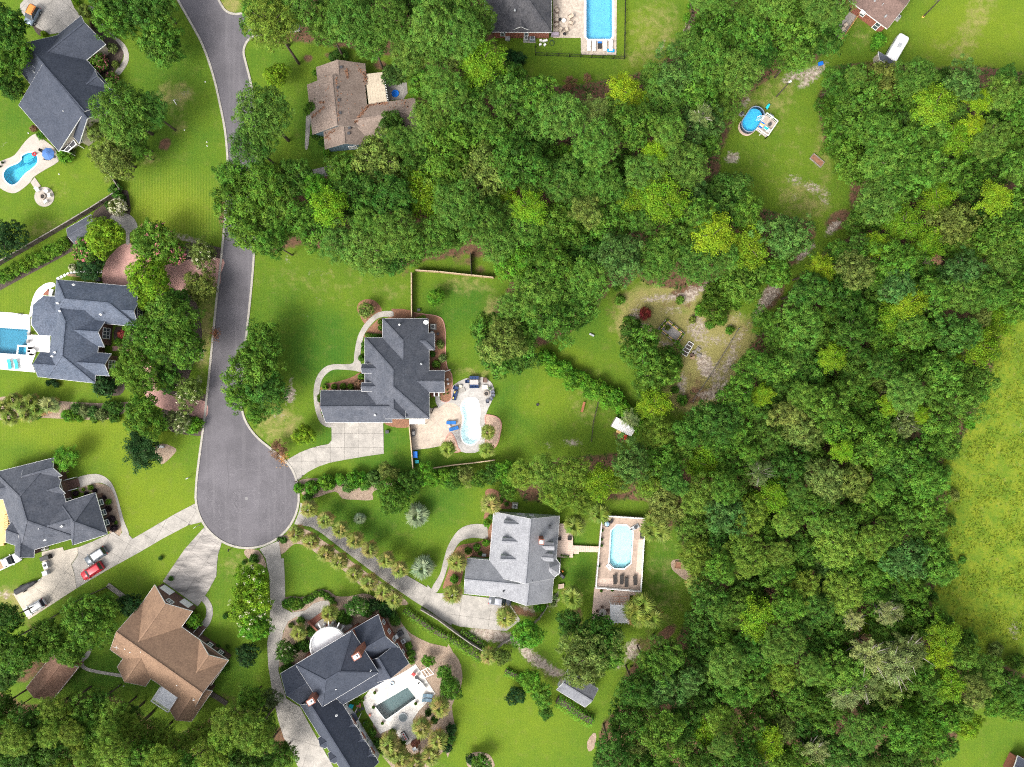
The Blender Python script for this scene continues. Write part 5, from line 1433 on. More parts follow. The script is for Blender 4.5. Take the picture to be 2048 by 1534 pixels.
def spray_crown(seed, nb, leaf, per, squash=.7, up=.35, name='crown', spread=.13, asp=.6):
    """leafy sprays along radiating boughs, star-like from above"""
    g = np.random.default_rng(seed)
    V, X = [], []
    for k in range(nb):
        a = 6.2832 * k / nb * 2.618 + g.normal() * .3
        tilt = g.uniform(-.15, 1.15)
        L = g.uniform(.7, 1.08)
        d = np.array([math.cos(a) * math.cos(tilt), math.sin(a) * math.cos(tilt), math.sin(tilt) * squash])
        m = int(per * g.uniform(.7, 1.3))
        s = g.uniform(.25, 1, m) ** .7
        p = d * (s * L)[:, None] + np.array([0, 0, up * -.4]) * (s ** 2)[:, None]
        wv = (spread * (1.15 - .55 * s))[:, None]
        p = p + g.normal(size=(m, 3)) * wv * np.array([1, 1, .55])
        nn = np.array([d[0] * .5, d[1] * .5, 1.0]) + g.normal(size=(m, 3)) * .5
        V.append(leaf_quads(p, nn, leaf, asp, g)); X.append(np.clip(g.normal(g.uniform(.35, .65), .2, m), 0, 1))
    return foliage_mesh(name, np.concatenate(V), g, np.concatenate(X))

LEAF = foliage_mat('foliage')
LEAFN = foliage_mat('needle_foliage', .12, .6, .38)
FROND = foliage_mat('palm_frond', .15, .5, .3)
CR = dict(
    pine=[clump_crown(10 + k, 90, (.11, .21), .62, 175, .056, .42, .15, -.25, inner=.45, clump_squash=.85, lift=.5) for k in range(4)],
    leafy=[clump_crown(20 + k, 62, (.12, .28), .72, 240, .066, .62, .26, -.4, inner=.22) for k in range(5)],
    loose=[clump_crown(30 + k, 78, (.09, .21), .75, 160, .06, .6, .32, -.4, inner=.3, lift=.2) for k in range(4)],
    spray=[spray_crown(40 + k, 50, .066, 230) for k in range(3)],
    sparse=[spray_crown(50 + k, 40, .06, 150, .8, .3, spread=.10) for k in range(2)],
    shrub=[clump_crown(60 + k, 30, (.22, .36), .8, 90, .15, .6, .10, -.3, inner=.25) for k in range(3)],
    ball=[clump_crown(70 + k, 40, (.16, .22), .85, 70, .13, .6, .03, -.5, inner=.25) for k in range(2)],
)
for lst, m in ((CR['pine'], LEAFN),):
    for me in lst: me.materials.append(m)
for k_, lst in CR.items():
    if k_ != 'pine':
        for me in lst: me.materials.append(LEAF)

def trunk_mesh(seed, limbs, r=.5, kind='trunk', lean=.0, m=None, reach=1.0):
    """unit-height trunk with limbs in its upper part; xy unit = trunk radius at foot .. limbs reach out in crown units"""
    g = random.Random(seed)
    mb = MB()
    pth = [(g.uniform(-1, 1) * lean * s, g.uniform(-1, 1) * lean * s, s) for s in (0, .25, .5, .75, 1.0)]
    mb.tube(pth, [.055, .045, .038, .03, .014], 8)
    for k in range(limbs):
        z0 = g.uniform(.55, .92)
        a = 6.2832 * k / limbs + g.uniform(-.4, .4)
        L = g.uniform(.3, .62) * reach
        p0 = Vector((0, 0, z0)); p1 = Vector((math.cos(a) * L * .5, math.sin(a) * L * .5, z0 + .09)); p2 = Vector((math.cos(a) * L, math.sin(a) * L, z0 + .15 + .1 * (reach - 1)))
        mb.tube([p0, p1, p2], [.02, .013, .004], 5)
    me = mb.mesh(kind, smooth_=True)
    me.materials.append(m or BARK)
    return me
TRK = [trunk_mesh(s, 7, lean=.02) for s in range(3)]
TRKG = [trunk_mesh(s + 5, 18, lean=.03, m=BARKG, reach=1.5) for s in range(2)]
STEM = trunk_mesh(20, 6, lean=.06)

RT = random.Random(77)
def jig(c, a=.17):
    k = 1 + RT.uniform(-a, a)
    return (c[0] * k * (1 + RT.uniform(-a, a) * .6), c[1] * k, c[2] * k * (1 + RT.uniform(-a, a) * .6), 1)
GREEN = dict(pine=(.074, .165, .022), pineb=(0.112, 0.196, 0.022), mid=(.068, .163, .018), deep=(.046, .122, .016), dark=(0.022, 0.066, 0.018), bright=(.110, .220, .012),
             lime=(.145, .255, .012), olive=(0.118, 0.170, 0.034), pale=(.180, .225, .075), blue=(.058, .138, .028), grey=(0.105, 0.160, 0.048), fresh=(0.073, 0.207, 0.016), brown=(0.200, 0.120, 0.060),
             red=(0.200, 0.050, 0.035), white=(0.550, 0.550, 0.360), pink=(0.420, 0.140, 0.150), silver=(0.170, 0.225, 0.125), hedge=(0.085, 0.185, 0.016), purple=(0.035, 0.022, 0.026), palm=(.150, .195, .038), tan=(.20, .185, .055), pgreen=(0.110, 0.170, 0.025))
def tree(name, label, cat, px, py, r, crown, col, zc=None, group=None, trunk=None, sq=1.0, extra=None, rot=None):
    """crown centred on photo point (px,py); r is its radius in photo pixels"""
    rm = r * S
    if zc is None: zc = 1.7 * rm + 1.2
    rm = r * S * (H - zc) / H
    p = P(px, py, zc)
    root = thing(name, label, cat, (p.x, p.y, 0), group or label)
    me = RT.choice(CR[crown])
    c = meshobj('crown', me, None, root)
    c.location = (0, 0, zc - .1 * rm)
    c.scale = (rm * RT.uniform(.95, 1.1), rm * RT.uniform(.95, 1.1), rm * RT.uniform(.9, 1.15) * sq)
    c.rotation_euler = (RT.uniform(-.12, .12), RT.uniform(-.12, .12), RT.uniform(0, 6.28) if rot is None else rot)
    c.color = jig(GREEN[col])
    if trunk is not False:
        t_ = meshobj('trunk', trunk or RT.choice(TRK), None, root)
        hh = zc + .25 * rm
        t_.scale = (max(rm * 1.1, 1.6), max(rm * 1.1, 1.6), hh)
        t_.rotation_euler = (0, 0, RT.uniform(0, 6.28))
    if extra:
        x = meshobj('blossom', BLOOM[extra[0]], None, root)
        x.location = c.location; x.scale = c.scale; x.rotation_euler = c.rotation_euler
        x.color = (*GREEN[extra[1]], 1)
    return root
def bloom_mesh(seed, n_, size):
    g = np.random.default_rng(seed)
    V = []
    for k in range(n_):
        d = unit(g, 1)[0]; d[2] = abs(d[2]) * .9 + .1
        p = d * np.array([1, 1, .75]) * g.uniform(.85, 1.02)
        V.append(leaf_quads(p + g.normal(size=(9, 3)) * .045, np.tile(d + [0, 0, .6], (9, 1)) + g.normal(size=(9, 3)) * .5, size, .8, g))
    me = foliage_mesh('blossom', np.concatenate(V), g); me.materials.append(LEAF)
    return me
BLOOM = dict(few=bloom_mesh(1, 22, .05), many=bloom_mesh(2, 75, .085), full=bloom_mesh(3, 150, .12))

def bush(label, px, py, r, col, crown='shrub', zc=None, group=None, extra=None, name='shrub'):
    rm = r * S
    return tree(name, label, 'shrub', px, py, r, crown, col, zc if zc is not None else .75 * rm, group, STEM if rm > .5 else False, extra=extra)

# --- yard trees: (px, py, r, crown, colour, zc or None)
def yard(label, lst, name='broadleaf_tree', cat='tree', extra=None):
    for q in lst:
        x, y, r, cr, co = q[:5]
        tree(name, label, cat, x, y, r, cr, co, q[5] if len(q) > 5 else None, label, extra=extra)
yard('dense dark green tree overhanging the concrete drive of the slate roofed house', [(8, 55, 48, 'leafy', 'deep'), (22, 112, 42, 'leafy', 'mid'), (-6, 150, 30, 'leafy', 'deep')])
yard('round dark shrub-like tree against the rear corner of the slate roofed house', [(24, 173, 27, 'leafy', 'deep', 3.6)])
yard('spreading green tree between the slate roofed house and the street', [(228, 32, 46, 'loose', 'mid', 7), (275, 22, 48, 'loose', 'deep', 7.5), (323, 84, 46, 'leafy', 'mid', 6.5), (215, -8, 38, 'loose', 'deep', 7), (318, 10, 34, 'loose', 'deep', 7)])
yard('bright round headed pine beside the slate roofed house', [(244, 226, 66, 'pine', 'pine', 11)], 'pine_tree')
yard('darker pine tucked behind the bright pine of the slate roofed house', [(300, 222, 42, 'pine', 'deep', 10), (262, 275, 34, 'pine', 'deep', 8)], 'pine_tree')
yard('loose olive green tree on the lawn edge by the screened porch', [(232, 312, 46, 'loose', 'olive', 7), (190, 262, 22, 'loose', 'olive', 4), (275, 300, 24, 'loose', 'mid', 6)])
yard('dark spreading tree on the lawn behind the fire pit', [(12, 478, 40, 'loose', 'dark', 5)])
yard('fresh yellow green round tree beside the pink paved drive', [(208, 472, 40, 'leafy', 'bright', 5), (298, 556, 45, 'leafy', 'bright', 5)])
yard('green tree with scattered pink blossom at the bend of the pink paved drive', [(308, 483, 46, 'leafy', 'mid', 5.5)], extra=('few', 'pink'))
yard('crape myrtle covered in pink blossom beside the pink paved drive', [(175, 503, 27, 'shrub', 'mid', 3.5), (352, 507, 22, 'shrub', 'mid', 3.5)], 'crape_myrtle', extra=('many', 'pink'))
yard('pale flowered crape myrtle where the pink paved drive meets the street', [(404, 510, 29, 'loose', 'olive', 3.2), (378, 785, 29, 'loose', 'olive', 3.4), (357, 841, 26, 'loose', 'grey', 3.0)], 'crape_myrtle', extra=('few', 'white'))
yard('olive brown tinged round tree beside the pink paved drive', [(400, 574, 33, 'leafy', 'olive', 4.2)])
yard('dark rounded tree at the corner of the paved parking court', [(180, 537, 26, 'leafy', 'dark', 3.6), (294, 600, 20, 'leafy', 'bright', 3)])
yard('tall mid green tree shading the front garden of the blue grey house', [(341, 636, 50, 'leafy', 'mid', 8), (360, 690, 46, 'leafy', 'mid', 8), (292, 672, 42, 'loose', 'mid', 8), (268, 728, 44, 'loose', 'mid', 7.5), (285, 765, 32, 'loose', 'mid', 6), (353, 600, 26, 'leafy', 'deep', 5), (315, 705, 34, 'loose', 'mid', 7), (335, 752, 26, 'loose', 'deep', 4)])
yard('round green tree on the strip between the two left lawns', [(288, 832, 41, 'leafy', 'mid', 5.5)])
yard('glossy deep green tree beside the mulched bench bed', [(283, 905, 38, 'spray', 'dark', 5)])
yard('spiky bright green tree at the corner of the grey shingled house', [(131, 916, 28, 'spray', 'fresh', 4)])
yard('broad elongated green tree overhanging the street kerb', [(520, 688, 44, 'loose', 'mid', 6.5), (505, 735, 52, 'loose', 'mid', 7), (478, 790, 34, 'loose', 'mid', 6), (530, 780, 44, 'loose', 'deep', 6), (512, 825, 26, 'loose', 'mid', 5)])
yard('small bright round tree on the lawn near the garage drive', [(608, 870, 23, 'leafy', 'bright', 3)])
yard('dry brown leaved tree at the kerb by the garage drive', [(557, 899, 20, 'sparse', 'brown', 2.6)])
yard('dark pink flowered crape myrtle in the straw ring by the path', [(733, 620, 17, 'shrub', 'olive', 2.2)], 'crape_myrtle', extra=('few', 'pink'))
yard('round green tree alone on the fenced back lawn', [(871, 594, 18, 'leafy', 'fresh', 2.4)])
yard('large spreading oak at the edge of the back lawn near the pale pool', [(1006, 690, 62, 'leafy', 'mid', 8.5), (1042, 655, 40, 'leafy', 'mid', 9), (975, 655, 34, 'leafy', 'mid', 7.5), (1040, 715, 34, 'leafy', 'deep', 6)])
yard('airy green tree above the clipped hedge row', [(786, 994, 38, 'loose', 'mid', 4.5), (776, 945, 22, 'loose', 'olive', 3.2), (822, 966, 26, 'loose', 'deep', 4)])
yard('bright leafy tree behind the low back fence', [(852, 949, 22, 'leafy', 'fresh', 3.5), (884, 955, 18, 'leafy', 'fresh', 3)])
yard('bushy olive tree behind the low tan fence', [(905, 960, 20, 'loose', 'mid', 2.6), (932, 952, 20, 'loose', 'olive', 2.8), (958, 958, 19, 'leafy', 'mid', 2.6), (984, 948, 22, 'loose', 'deep', 3), (1012, 945, 24, 'leafy', 'fresh', 3.4), (1015, 980, 20, 'loose', 'mid', 3)])
yard('white flowering tree between the two curved concrete drives', [(503, 1162, 34, 'leafy', 'bright', 4.5), (500, 1205, 40, 'leafy', 'bright', 5), (508, 1248, 34, 'leafy', 'fresh', 4.5)], extra=('few', 'white'))
yard('tree with open branches in front of the brown outbuilding', [(172, 1243, 50, 'loose', 'mid', 7), (96, 1276, 36, 'leafy', 'mid', 8), (205, 1215, 30, 'loose', 'mid', 6), (140, 1300, 30, 'leafy', 'mid', 7)])
yard('dark glossy tree by the garage of the brown house', [(258, 1210, 25, 'leafy', 'dark', 3.5), (495, 1308, 24, 'leafy', 'dark', 3.2)])
yard('tall green tree at the left wood edge by the brown outbuilding', [(10, 1240, 34, 'leafy', 'deep', 9), (34, 1305, 46, 'leafy', 'mid', 10), (10, 1350, 34, 'leafy', 'deep', 9), (0, 1290, 30, 'pine', 'pine', 10)])
yard('green magnolia dotted with white flowers beside the portico', [(571, 1304, 22, 'leafy', 'deep', 3), (715, 1212, 21, 'leafy', 'deep', 3)], extra=('few', 'white'))
yard('green tree at the side of the estate drive', [(564, 1512, 32, 'leafy', 'mid', 5), (536, 1400, 24, 'loose', 'grey', 3), (530, 1450, 26, 'loose', 'mid', 4), (500, 1400, 30, 'loose', 'mid', 6)])
yard('rounded green tree in the mulch bed by the stone pool terrace', [(890, 1347, 17, 'leafy', 'mid', 2.4), (900, 1377, 25, 'leafy', 'mid', 3), (856, 1322, 13, 'leafy', 'fresh', 1.8)])
yard('grey green oak beside the sandy track to the shed', [(1178, 1305, 60, 'loose', 'olive', 8), (1195, 1278, 46, 'leafy', 'deep', 7), (1215, 1310, 36, 'leafy', 'mid', 7), (1160, 1335, 34, 'loose', 'olive', 7)])
yard('fresh green tree on the small lawn by the gravel turning area', [(1055, 1268, 31, 'leafy', 'fresh', 4.5), (1137, 1244, 25, 'leafy', 'deep', 4.5)])
yard('bright green tree on the hedge line of the large lawn', [(1061, 1362, 24, 'leafy', 'fresh', 4), (1085, 1391, 23, 'leafy', 'mid', 4), (1091, 1426, 15, 'loose', 'deep', 3)])
yard('round dusky olive tree on the edge of the large lawn', [(1032, 1391, 19, 'leafy', 'dark', 2.6)])
yard('olive leaved tree beside the palm on the hedge line', [(1003, 1312, 19, 'loose', 'olive', 3)])
yard('round headed pine on the street corner lawn', [(544, 46, 56, 'pine', 'pineb', 16)], 'pine_tree')
yard('big round headed pine overhanging the street by the taupe house', [(528, 228, 64, 'pine', 'pine', 14), (505, 288, 50, 'pine', 'deep', 12)], 'pine_tree')
yard('small bright tree on the lawn by the taupe house', [(553, 150, 26, 'leafy', 'bright', 4)])
yard('dark glossy magnolia beside the patio of the taupe house', [(788, 150, 26, 'leafy', 'blue', 4.5), (782, 246, 25, 'leafy', 'deep', 6)])
yard('small tree against the front wall of the taupe house', [(626, 215, 17, 'loose', 'mid', 3)])
yard('small round tree in the mulch ring at the foot of the large lawn', [(962, 1525, 20, 'leafy', 'mid', 2.6), (942, 1518, 12, 'leafy', 'dark', 1.6)])
yard('low brown twiggy bush at the wood edge by the top pool lawn', [(1140, 165, 16, 'sparse', 'brown', 2.2), (1175, 155, 10, 'sparse', 'brown', 1.6)], 'dead_bush', 'bush')
yard('rust leaved bush beside the raised garden frame', [(1290, 627, 13, 'shrub', 'red', 1.4)], 'dead_bush', 'bush')

# --- woods
CLEAR = [[(1235, 560), (1300, 570), (1380, 590), (1420, 570), (1560, 560), (1500, 690), (1440, 790), (1360, 850), (1350, 770), (1260, 700), (1200, 760), (1100, 720), (1150, 660)],
         [(1650, 440), (1690, 450), (1610, 520), (1560, 600), (1535, 590), (1590, 510)],
         [(835, 540), (990, 530), (1010, 590), (950, 720), (835, 640)]]
def pip(x, y, poly):
    r = False
    for i in range(len(poly)):
        x0, y0 = poly[i][:2]; x1, y1 = poly[i - 1][:2]
        if (y0 > y) != (y1 > y) and x < (x1 - x0) * (y - y0) / (y1 - y0) + x0: r = not r
    return r
PLACED = []
def wood(poly, labels, mix, rr, n_try, seed, zr, k=.57):
    """fill a wood with single trees, larger crowns first"""
    g = random.Random(seed)
    xs, ys = [p[0] for p in poly], [p[1] for p in poly]
    cnt = 0
    for i in range(n_try):
        x, y = g.uniform(min(xs), max(xs)), g.uniform(min(ys), max(ys))
        if x < -40 or x > 2090 or y < -40 or y > 1575: continue
        f = i / n_try
        r = rr[1] - (rr[1] - rr[0]) * min(1, f * 1.5) + g.uniform(-4, 4)
        if any(pip(x, y, c) for c in CLEAR) or not all(pip(x + dx * r * .62, y + dy * r * .62, poly) for dx, dy in ((0, 0), (1, 0), (-1, 0), (0, 1), (0, -1))): continue
        if any((x - a) ** 2 + (y - b_) ** 2 < (k * (r + c)) ** 2 for a, b_, c in PLACED): continue
        PLACED.append((x, y, r))
        w_ = g.random(); acc = 0
        for nm, cr, co, wt in mix:
            acc += wt
            if w_ <= acc: break
        zc = g.uniform(*zr) + (2.0 if nm == 'pine_tree' else 0) - (1.5 if r < rr[0] + 4 else 0)
        tree(oak(nm, cr), wlab(labels, nm, co, x, y, r), 'tree', x, y, r * 1.08, cr, co, fit(x, y, zc), None, trunk=RT.choice(TRKG) if co in ('pale', 'grey') else None)
        cnt += 1
    return cnt
NOGO = [[(200, 1130), (480, 1130), (480, 1460), (340, 1440), (200, 1330)], [(35, 1300), (160, 1290), (160, 1390), (70, 1400)], [(600, 115), (850, 190), (850, 270), (680, 320), (610, 300)], [(1470, 170), (1600, 150), (1690, 330), (1660, 430), (1560, 420), (1440, 380), (1450, 200)], [(1180, 1000), (1380, 1020), (1380, 1240), (1170, 1270)],
        [(840, 540), (1010, 545), (960, 720), (840, 650)], [(1060, 0), (1380, 0), (1290, 150), (1080, 150)], [(1690, 0), (2100, 0), (2100, 130), (1850, 120), (1700, 130)], [(440, 480), (520, 480), (520, 660), (440, 660)], [(1230, 590), (1480, 590), (1380, 820), (1230, 640)]]
def fit(x, y, zc):
    while zc > 2.5:
        p = P(x, y, zc); bx_, by_ = p.x / S + CX, CY - p.y / S
        if not any(pip(bx_, by_, q) for q in NOGO): return zc
        zc -= .8
    return zc
def key_trees(lst, labels):
    for (nm, cr, co, x, y, r, zc) in lst:
        PLACED.append((x, y, r * .9))
        if nm in (Sn, Dn): zc += 2.5
        tree(oak(nm, cr), wlab(labels, nm, co, x, y, r), 'tree', x, y, r * 1.05, cr, co, fit(x, y, zc), None, trunk=RT.choice(TRKG) if co in ('pale', 'grey') else None)
DES = {'pine': 'round headed green pine', 'pineb': 'bright yellowish round headed pine', 'mid': 'mid green broadleaf tree', 'deep': 'deep green broadleaf tree', 'dark': 'very dark green tree', 'bright': 'bright yellow green tree',
       'lime': 'vivid lime yellow tree', 'olive': 'olive green loose crowned tree', 'pale': 'pale straw green thinly leaved tree', 'blue': 'bluish green tree', 'grey': 'grey green feathery tree', 'fresh': 'fresh green tree', 'brown': 'brown withered tree'}
SUF = {'sweetgum_tree': ' with star shaped sprays', 'dead_tree': ' with bare branches'}
ZA = [(700, 330, 'behind the taupe house'), (500, 400, 'overhanging the street'), (600, 40, 'by the street corner'), (860, 60, 'beside the dark roofed house'), (1250, 200, 'below the top pool lawn'), (1480, 70, 'by the mauve brown house patio'),
      (1400, 300, 'beside the oval pool clearing'), (860, 490, 'above the fenced back lawn'), (1090, 620, 'beside the shaded back lawn'), (1320, 530, 'above the vegetable garden'), (1530, 480, 'where the sandy track enters the wood'), (980, 260, 'between taupe house and top pool'), (1130, 420, 'in the heart of the upper wood')]
ZB = [(1720, 220, 'across the clearing from the oval pool'), (1900, 180, 'below the camper lawn'), (1960, 420, 'at the upper tip of the meadow'), (1760, 420, 'behind the brown raised bed frame'), (1560, 700, 'along the sandy track'), (1740, 640, 'in the heart of the large wood'), (1920, 750, 'on the upper meadow edge'), (1310, 830, 'behind the white metal shed'),
      (1130, 960, 'above the light grey house'), (1300, 960, 'above the raised pool deck'), (1450, 1070, 'beyond the palms of the raised pool'), (1480, 880, 'at the end of the rail fence'), (1700, 900, 'midway between rail fence and meadow'), (1650, 1100, 'among the round yellowish pines'), (1860, 1080, 'on the lower meadow edge'), (1430, 1260, 'beside the raised pool lawn'), (1270, 1430, 'behind the grey roofed shed'), (1480, 1450, 'in the lower wood'), (1740, 1320, 'among the pale thin trees'), (1900, 1380, 'above the meadow foot house'), (1680, 1480, 'below the pale thin trees')]
ZC = [(60, 1450, 'behind the brown outbuilding'), (250, 1450, 'behind the brown house balcony'), (450, 1470, 'between brown house and estate drive')]
def wlab(Z, nm, co, x, y, r):
    w_ = min(Z, key=lambda q: (q[0] - x) ** 2 + (q[1] - y) ** 2)[2]
    return ('large ' if r > 37 else 'small ' if r < 27 else '') + DES[co] + SUF.get(nm, '') + ' ' + w_
def oak(nm, cr):
    return 'oak_tree' if nm == 'broadleaf_tree' and cr == 'leafy' else nm
LA, LB, LC = ZA, ZB, ZC
Pn, Bn, Sn, Dn = 'pine_tree', 'broadleaf_tree', 'sweetgum_tree', 'dead_tree'
key_trees([(Sn, 'spray', 'lime', 1245, 180, 34, 10), (Sn, 'spray', 'olive', 1178, 222, 36, 11), (Sn, 'spray', 'lime', 1262, 205, 32, 9), (Sn, 'spray', 'lime', 1308, 312, 32, 11), (Sn, 'spray', 'bright', 1272, 400, 34, 10), (Sn, 'spray', 'lime', 1425, 470, 44, 12), (Sn, 'spray', 'bright', 1060, 415, 36, 11),
           (Bn, 'leafy', 'fresh', 1035, 530, 40, 10), (Bn, 'leafy', 'fresh', 1130, 310, 24, 8), (Bn, 'leafy', 'fresh', 630, 375, 30, 9), (Pn, 'pine', 'pine', 865, 475, 46, 13), (Pn, 'pine', 'pine', 960, 450, 46, 13), (Pn, 'pine', 'pine', 740, 500, 54, 13), (Bn, 'leafy', 'olive', 970, 345, 56, 12), (Bn, 'leafy', 'olive', 760, 320, 56, 10),
           (Pn, 'pine', 'pine', 1200, 365, 44, 14), (Pn, 'pine', 'pine', 1290, 345, 40, 14), (Pn, 'pine', 'pine', 1075, 590, 54, 13), (Pn, 'pine', 'pine', 1175, 560, 44, 13), (Pn, 'pine', 'pine', 1310, 520, 44, 13), (Bn, 'leafy', 'mid', 480, 400, 48, 9), (Bn, 'leafy', 'mid', 500, 450, 50, 9), (Bn, 'leafy', 'mid', 560, 440, 44, 9), (Bn, 'leafy', 'deep', 590, 360, 40, 9),
           (Pn, 'pine', 'pine', 700, 40, 50, 15), (Pn, 'pine', 'pine', 860, 50, 50, 15), (Pn, 'pine', 'pine', 780, 40, 46, 15), (Pn, 'pine', 'pine', 920, 70, 46, 15), (Pn, 'pine', 'pine', 890, 175, 44, 15), (Bn, 'leafy', 'mid', 1425, 60, 50, 11), (Bn, 'leafy', 'mid', 1490, 80, 50, 11), (Bn, 'leafy', 'mid', 1580, 60, 50, 10), (Bn, 'loose', 'blue', 1400, 240, 44, 12), (Dn, 'sparse', 'grey', 1405, 228, 24, 13), (Pn, 'pine', 'pine', 655, 52, 42, 13), (Pn, 'pine', 'pine', 742, 78, 40, 12), (Pn, 'pine', 'pine', 822, 100, 42, 13), (Pn, 'pine', 'pine', 858, 235, 40, 12), (Bn, 'leafy', 'mid', 850, 165, 34, 10), (Bn, 'leafy', 'mid', 690, 345, 40, 8), (Bn, 'leafy', 'mid', 470, 355, 36, 8)], LA)
nA = wood(WOOD_A, LA, [(Pn, 'pine', 'pine', .36), (Bn, 'leafy', 'mid', .20), (Bn, 'leafy', 'deep', .18), (Bn, 'loose', 'olive', .05), (Bn, 'loose', 'mid', .09), (Bn, 'loose', 'blue', .03), (Sn, 'spray', 'bright', .07), (Bn, 'loose', 'deep', .02)], (27, 50), 5200, 11, (8, 15), .625)
key_trees([(Pn, 'pine', 'pineb', 1045, 950, 30, 9), (Pn, 'pine', 'pineb', 1090, 945, 36, 10), (Pn, 'pine', 'pineb', 1143, 945, 38, 10), (Pn, 'pine', 'pineb', 1115, 990, 34, 10), (Pn, 'pine', 'pineb', 1165, 1002, 26, 9), (Pn, 'pine', 'pineb', 1240, 962, 26, 9), (Pn, 'pine', 'pineb', 1295, 970, 28, 9),
           (Pn, 'pine', 'pineb', 1400, 992, 40, 11), (Pn, 'pine', 'pineb', 1395, 1112, 42, 10), (Pn, 'pine', 'pineb', 1490, 1110, 46, 12), (Pn, 'pine', 'pineb', 1500, 1030, 36, 12), (Pn, 'pine', 'pineb', 1572, 1045, 28, 12), (Pn, 'pine', 'pineb', 1675, 1090, 46, 12), (Pn, 'pine', 'pineb', 1745, 1085, 36, 12), (Pn, 'pine', 'pineb', 1685, 1185, 42, 12), (Pn, 'pine', 'pineb', 1605, 1180, 36, 12),
           (Pn, 'pine', 'pineb', 1560, 1110, 28, 12), (Pn, 'pine', 'pineb', 1310, 865, 36, 9), (Pn, 'pine', 'pineb', 1450, 1445, 38, 10), (Pn, 'pine', 'pineb', 1560, 1345, 36, 10), (Bn, 'leafy', 'mid', 1730, 200, 62, 8), (Bn, 'leafy', 'mid', 1690, 250, 50, 8), (Bn, 'leafy', 'olive', 1760, 170, 48, 8), (Bn, 'leafy', 'mid', 1800, 350, 60, 10), (Pn, 'pine', 'pine', 1780, 330, 56, 11), (Pn, 'pine', 'pine', 1760, 400, 52, 11),
           (Sn, 'spray', 'lime', 1960, 200, 26, 10), (Sn, 'spray', 'lime', 1945, 250, 24, 10), (Sn, 'spray', 'lime', 1990, 395, 34, 11), (Sn, 'spray', 'lime', 1640, 540, 32, 10), (Sn, 'spray', 'lime', 1820, 605, 36, 11), (Sn, 'spray', 'lime', 1665, 715, 30, 10), (Sn, 'spray', 'lime', 1525, 790, 24, 9), (Sn, 'spray', 'lime', 1780, 810, 22, 10), (Sn, 'spray', 'lime', 1840, 830, 20, 10), (Sn, 'spray', 'bright', 1685, 900, 24, 10), (Sn, 'spray', 'lime', 1755, 490, 26, 10),
           (Sn, 'spray', 'bright', 1470, 590, 26, 6), (Bn, 'leafy', 'mid', 1440, 600, 40, 6), (Bn, 'leafy', 'mid', 1490, 560, 44, 7), (Bn, 'loose', 'mid', 1285, 700, 46, 7), (Bn, 'loose', 'mid', 1310, 750, 44, 7), (Sn, 'spray', 'bright', 1310, 810, 34, 6), (Bn, 'loose', 'deep', 1262, 665, 26, 5), (Bn, 'loose', 'mid', 1340, 720, 30, 6),
           (Dn, 'sparse', 'pale', 1740, 1310, 40, 11), (Dn, 'sparse', 'pale', 1790, 1330, 44, 11), (Dn, 'sparse', 'pale', 1690, 1390, 34, 10), (Dn, 'sparse', 'pale', 1780, 1225, 26, 11), (Dn, 'sparse', 'pale', 1710, 1240, 22, 11), (Dn, 'sparse', 'pale', 1630, 1500, 34, 9), (Dn, 'sparse', 'grey', 1820, 1300, 40, 11), (Dn, 'sparse', 'grey', 1730, 1370, 36, 10), (Dn, 'sparse', 'grey', 1520, 945, 28, 11), (Dn, 'sparse', 'pale', 1260, 840, 20, 6),
           (Sn, 'spray', 'bright', 1890, 1270, 36, 10), (Sn, 'spray', 'lime', 1875, 1310, 30, 10), (Sn, 'spray', 'bright', 1530, 1490, 36, 9), (Sn, 'spray', 'bright', 1900, 1370, 34, 9), (Bn, 'leafy', 'fresh', 1870, 1440, 44, 8), (Bn, 'leafy', 'fresh', 1820, 1420, 34, 8), (Bn, 'loose', 'blue', 1810, 1120, 42, 12), (Bn, 'leafy', 'olive', 1650, 960, 42, 12),
           (Bn, 'loose', 'mid', 2030, 1412, 30, 5), (Bn, 'leafy', 'mid', 1985, 1402, 30, 6), (Bn, 'leafy', 'bright', 1932, 1450, 30, 6), (Bn, 'leafy', 'fresh', 1283, 848, 22, 5), (Bn, 'leafy', 'mid', 1550, 545, 34, 7), (Bn, 'loose', 'mid', 1525, 640, 24, 6), (Dn, 'sparse', 'brown', 1874, 519, 10, 12), (Bn, 'loose', 'grey', 1810, 845, 26, 12), (Pn, 'pine', 'pine', 1965, 1345, 40, 8), (Bn, 'leafy', 'deep', 2010, 1370, 34, 5), (Pn, 'pine', 'pine', 1600, 650, 50, 12), (Pn, 'pine', 'pine', 1930, 590, 40, 12)], LB)
nB = wood(WOOD_B, LB, [(Pn, 'pine', 'pine', .13), (Bn, 'leafy', 'mid', .27), (Bn, 'loose', 'mid', .20), (Bn, 'leafy', 'deep', .14), (Bn, 'loose', 'olive', .06), (Bn, 'loose', 'deep', .11), (Bn, 'loose', 'blue', .04), (Sn, 'spray', 'bright', .05)], (23, 42), 9000, 12, (6.5, 14), .61)
nC = wood(WOOD_C, LC, [(Pn, 'pine', 'pineb', .55), (Bn, 'leafy', 'mid', .25), (Bn, 'loose', 'deep', .20)], (22, 38), 1500, 13, (9, 12.5))
print('WOODS', nA, nB, nC, len(PLACED))

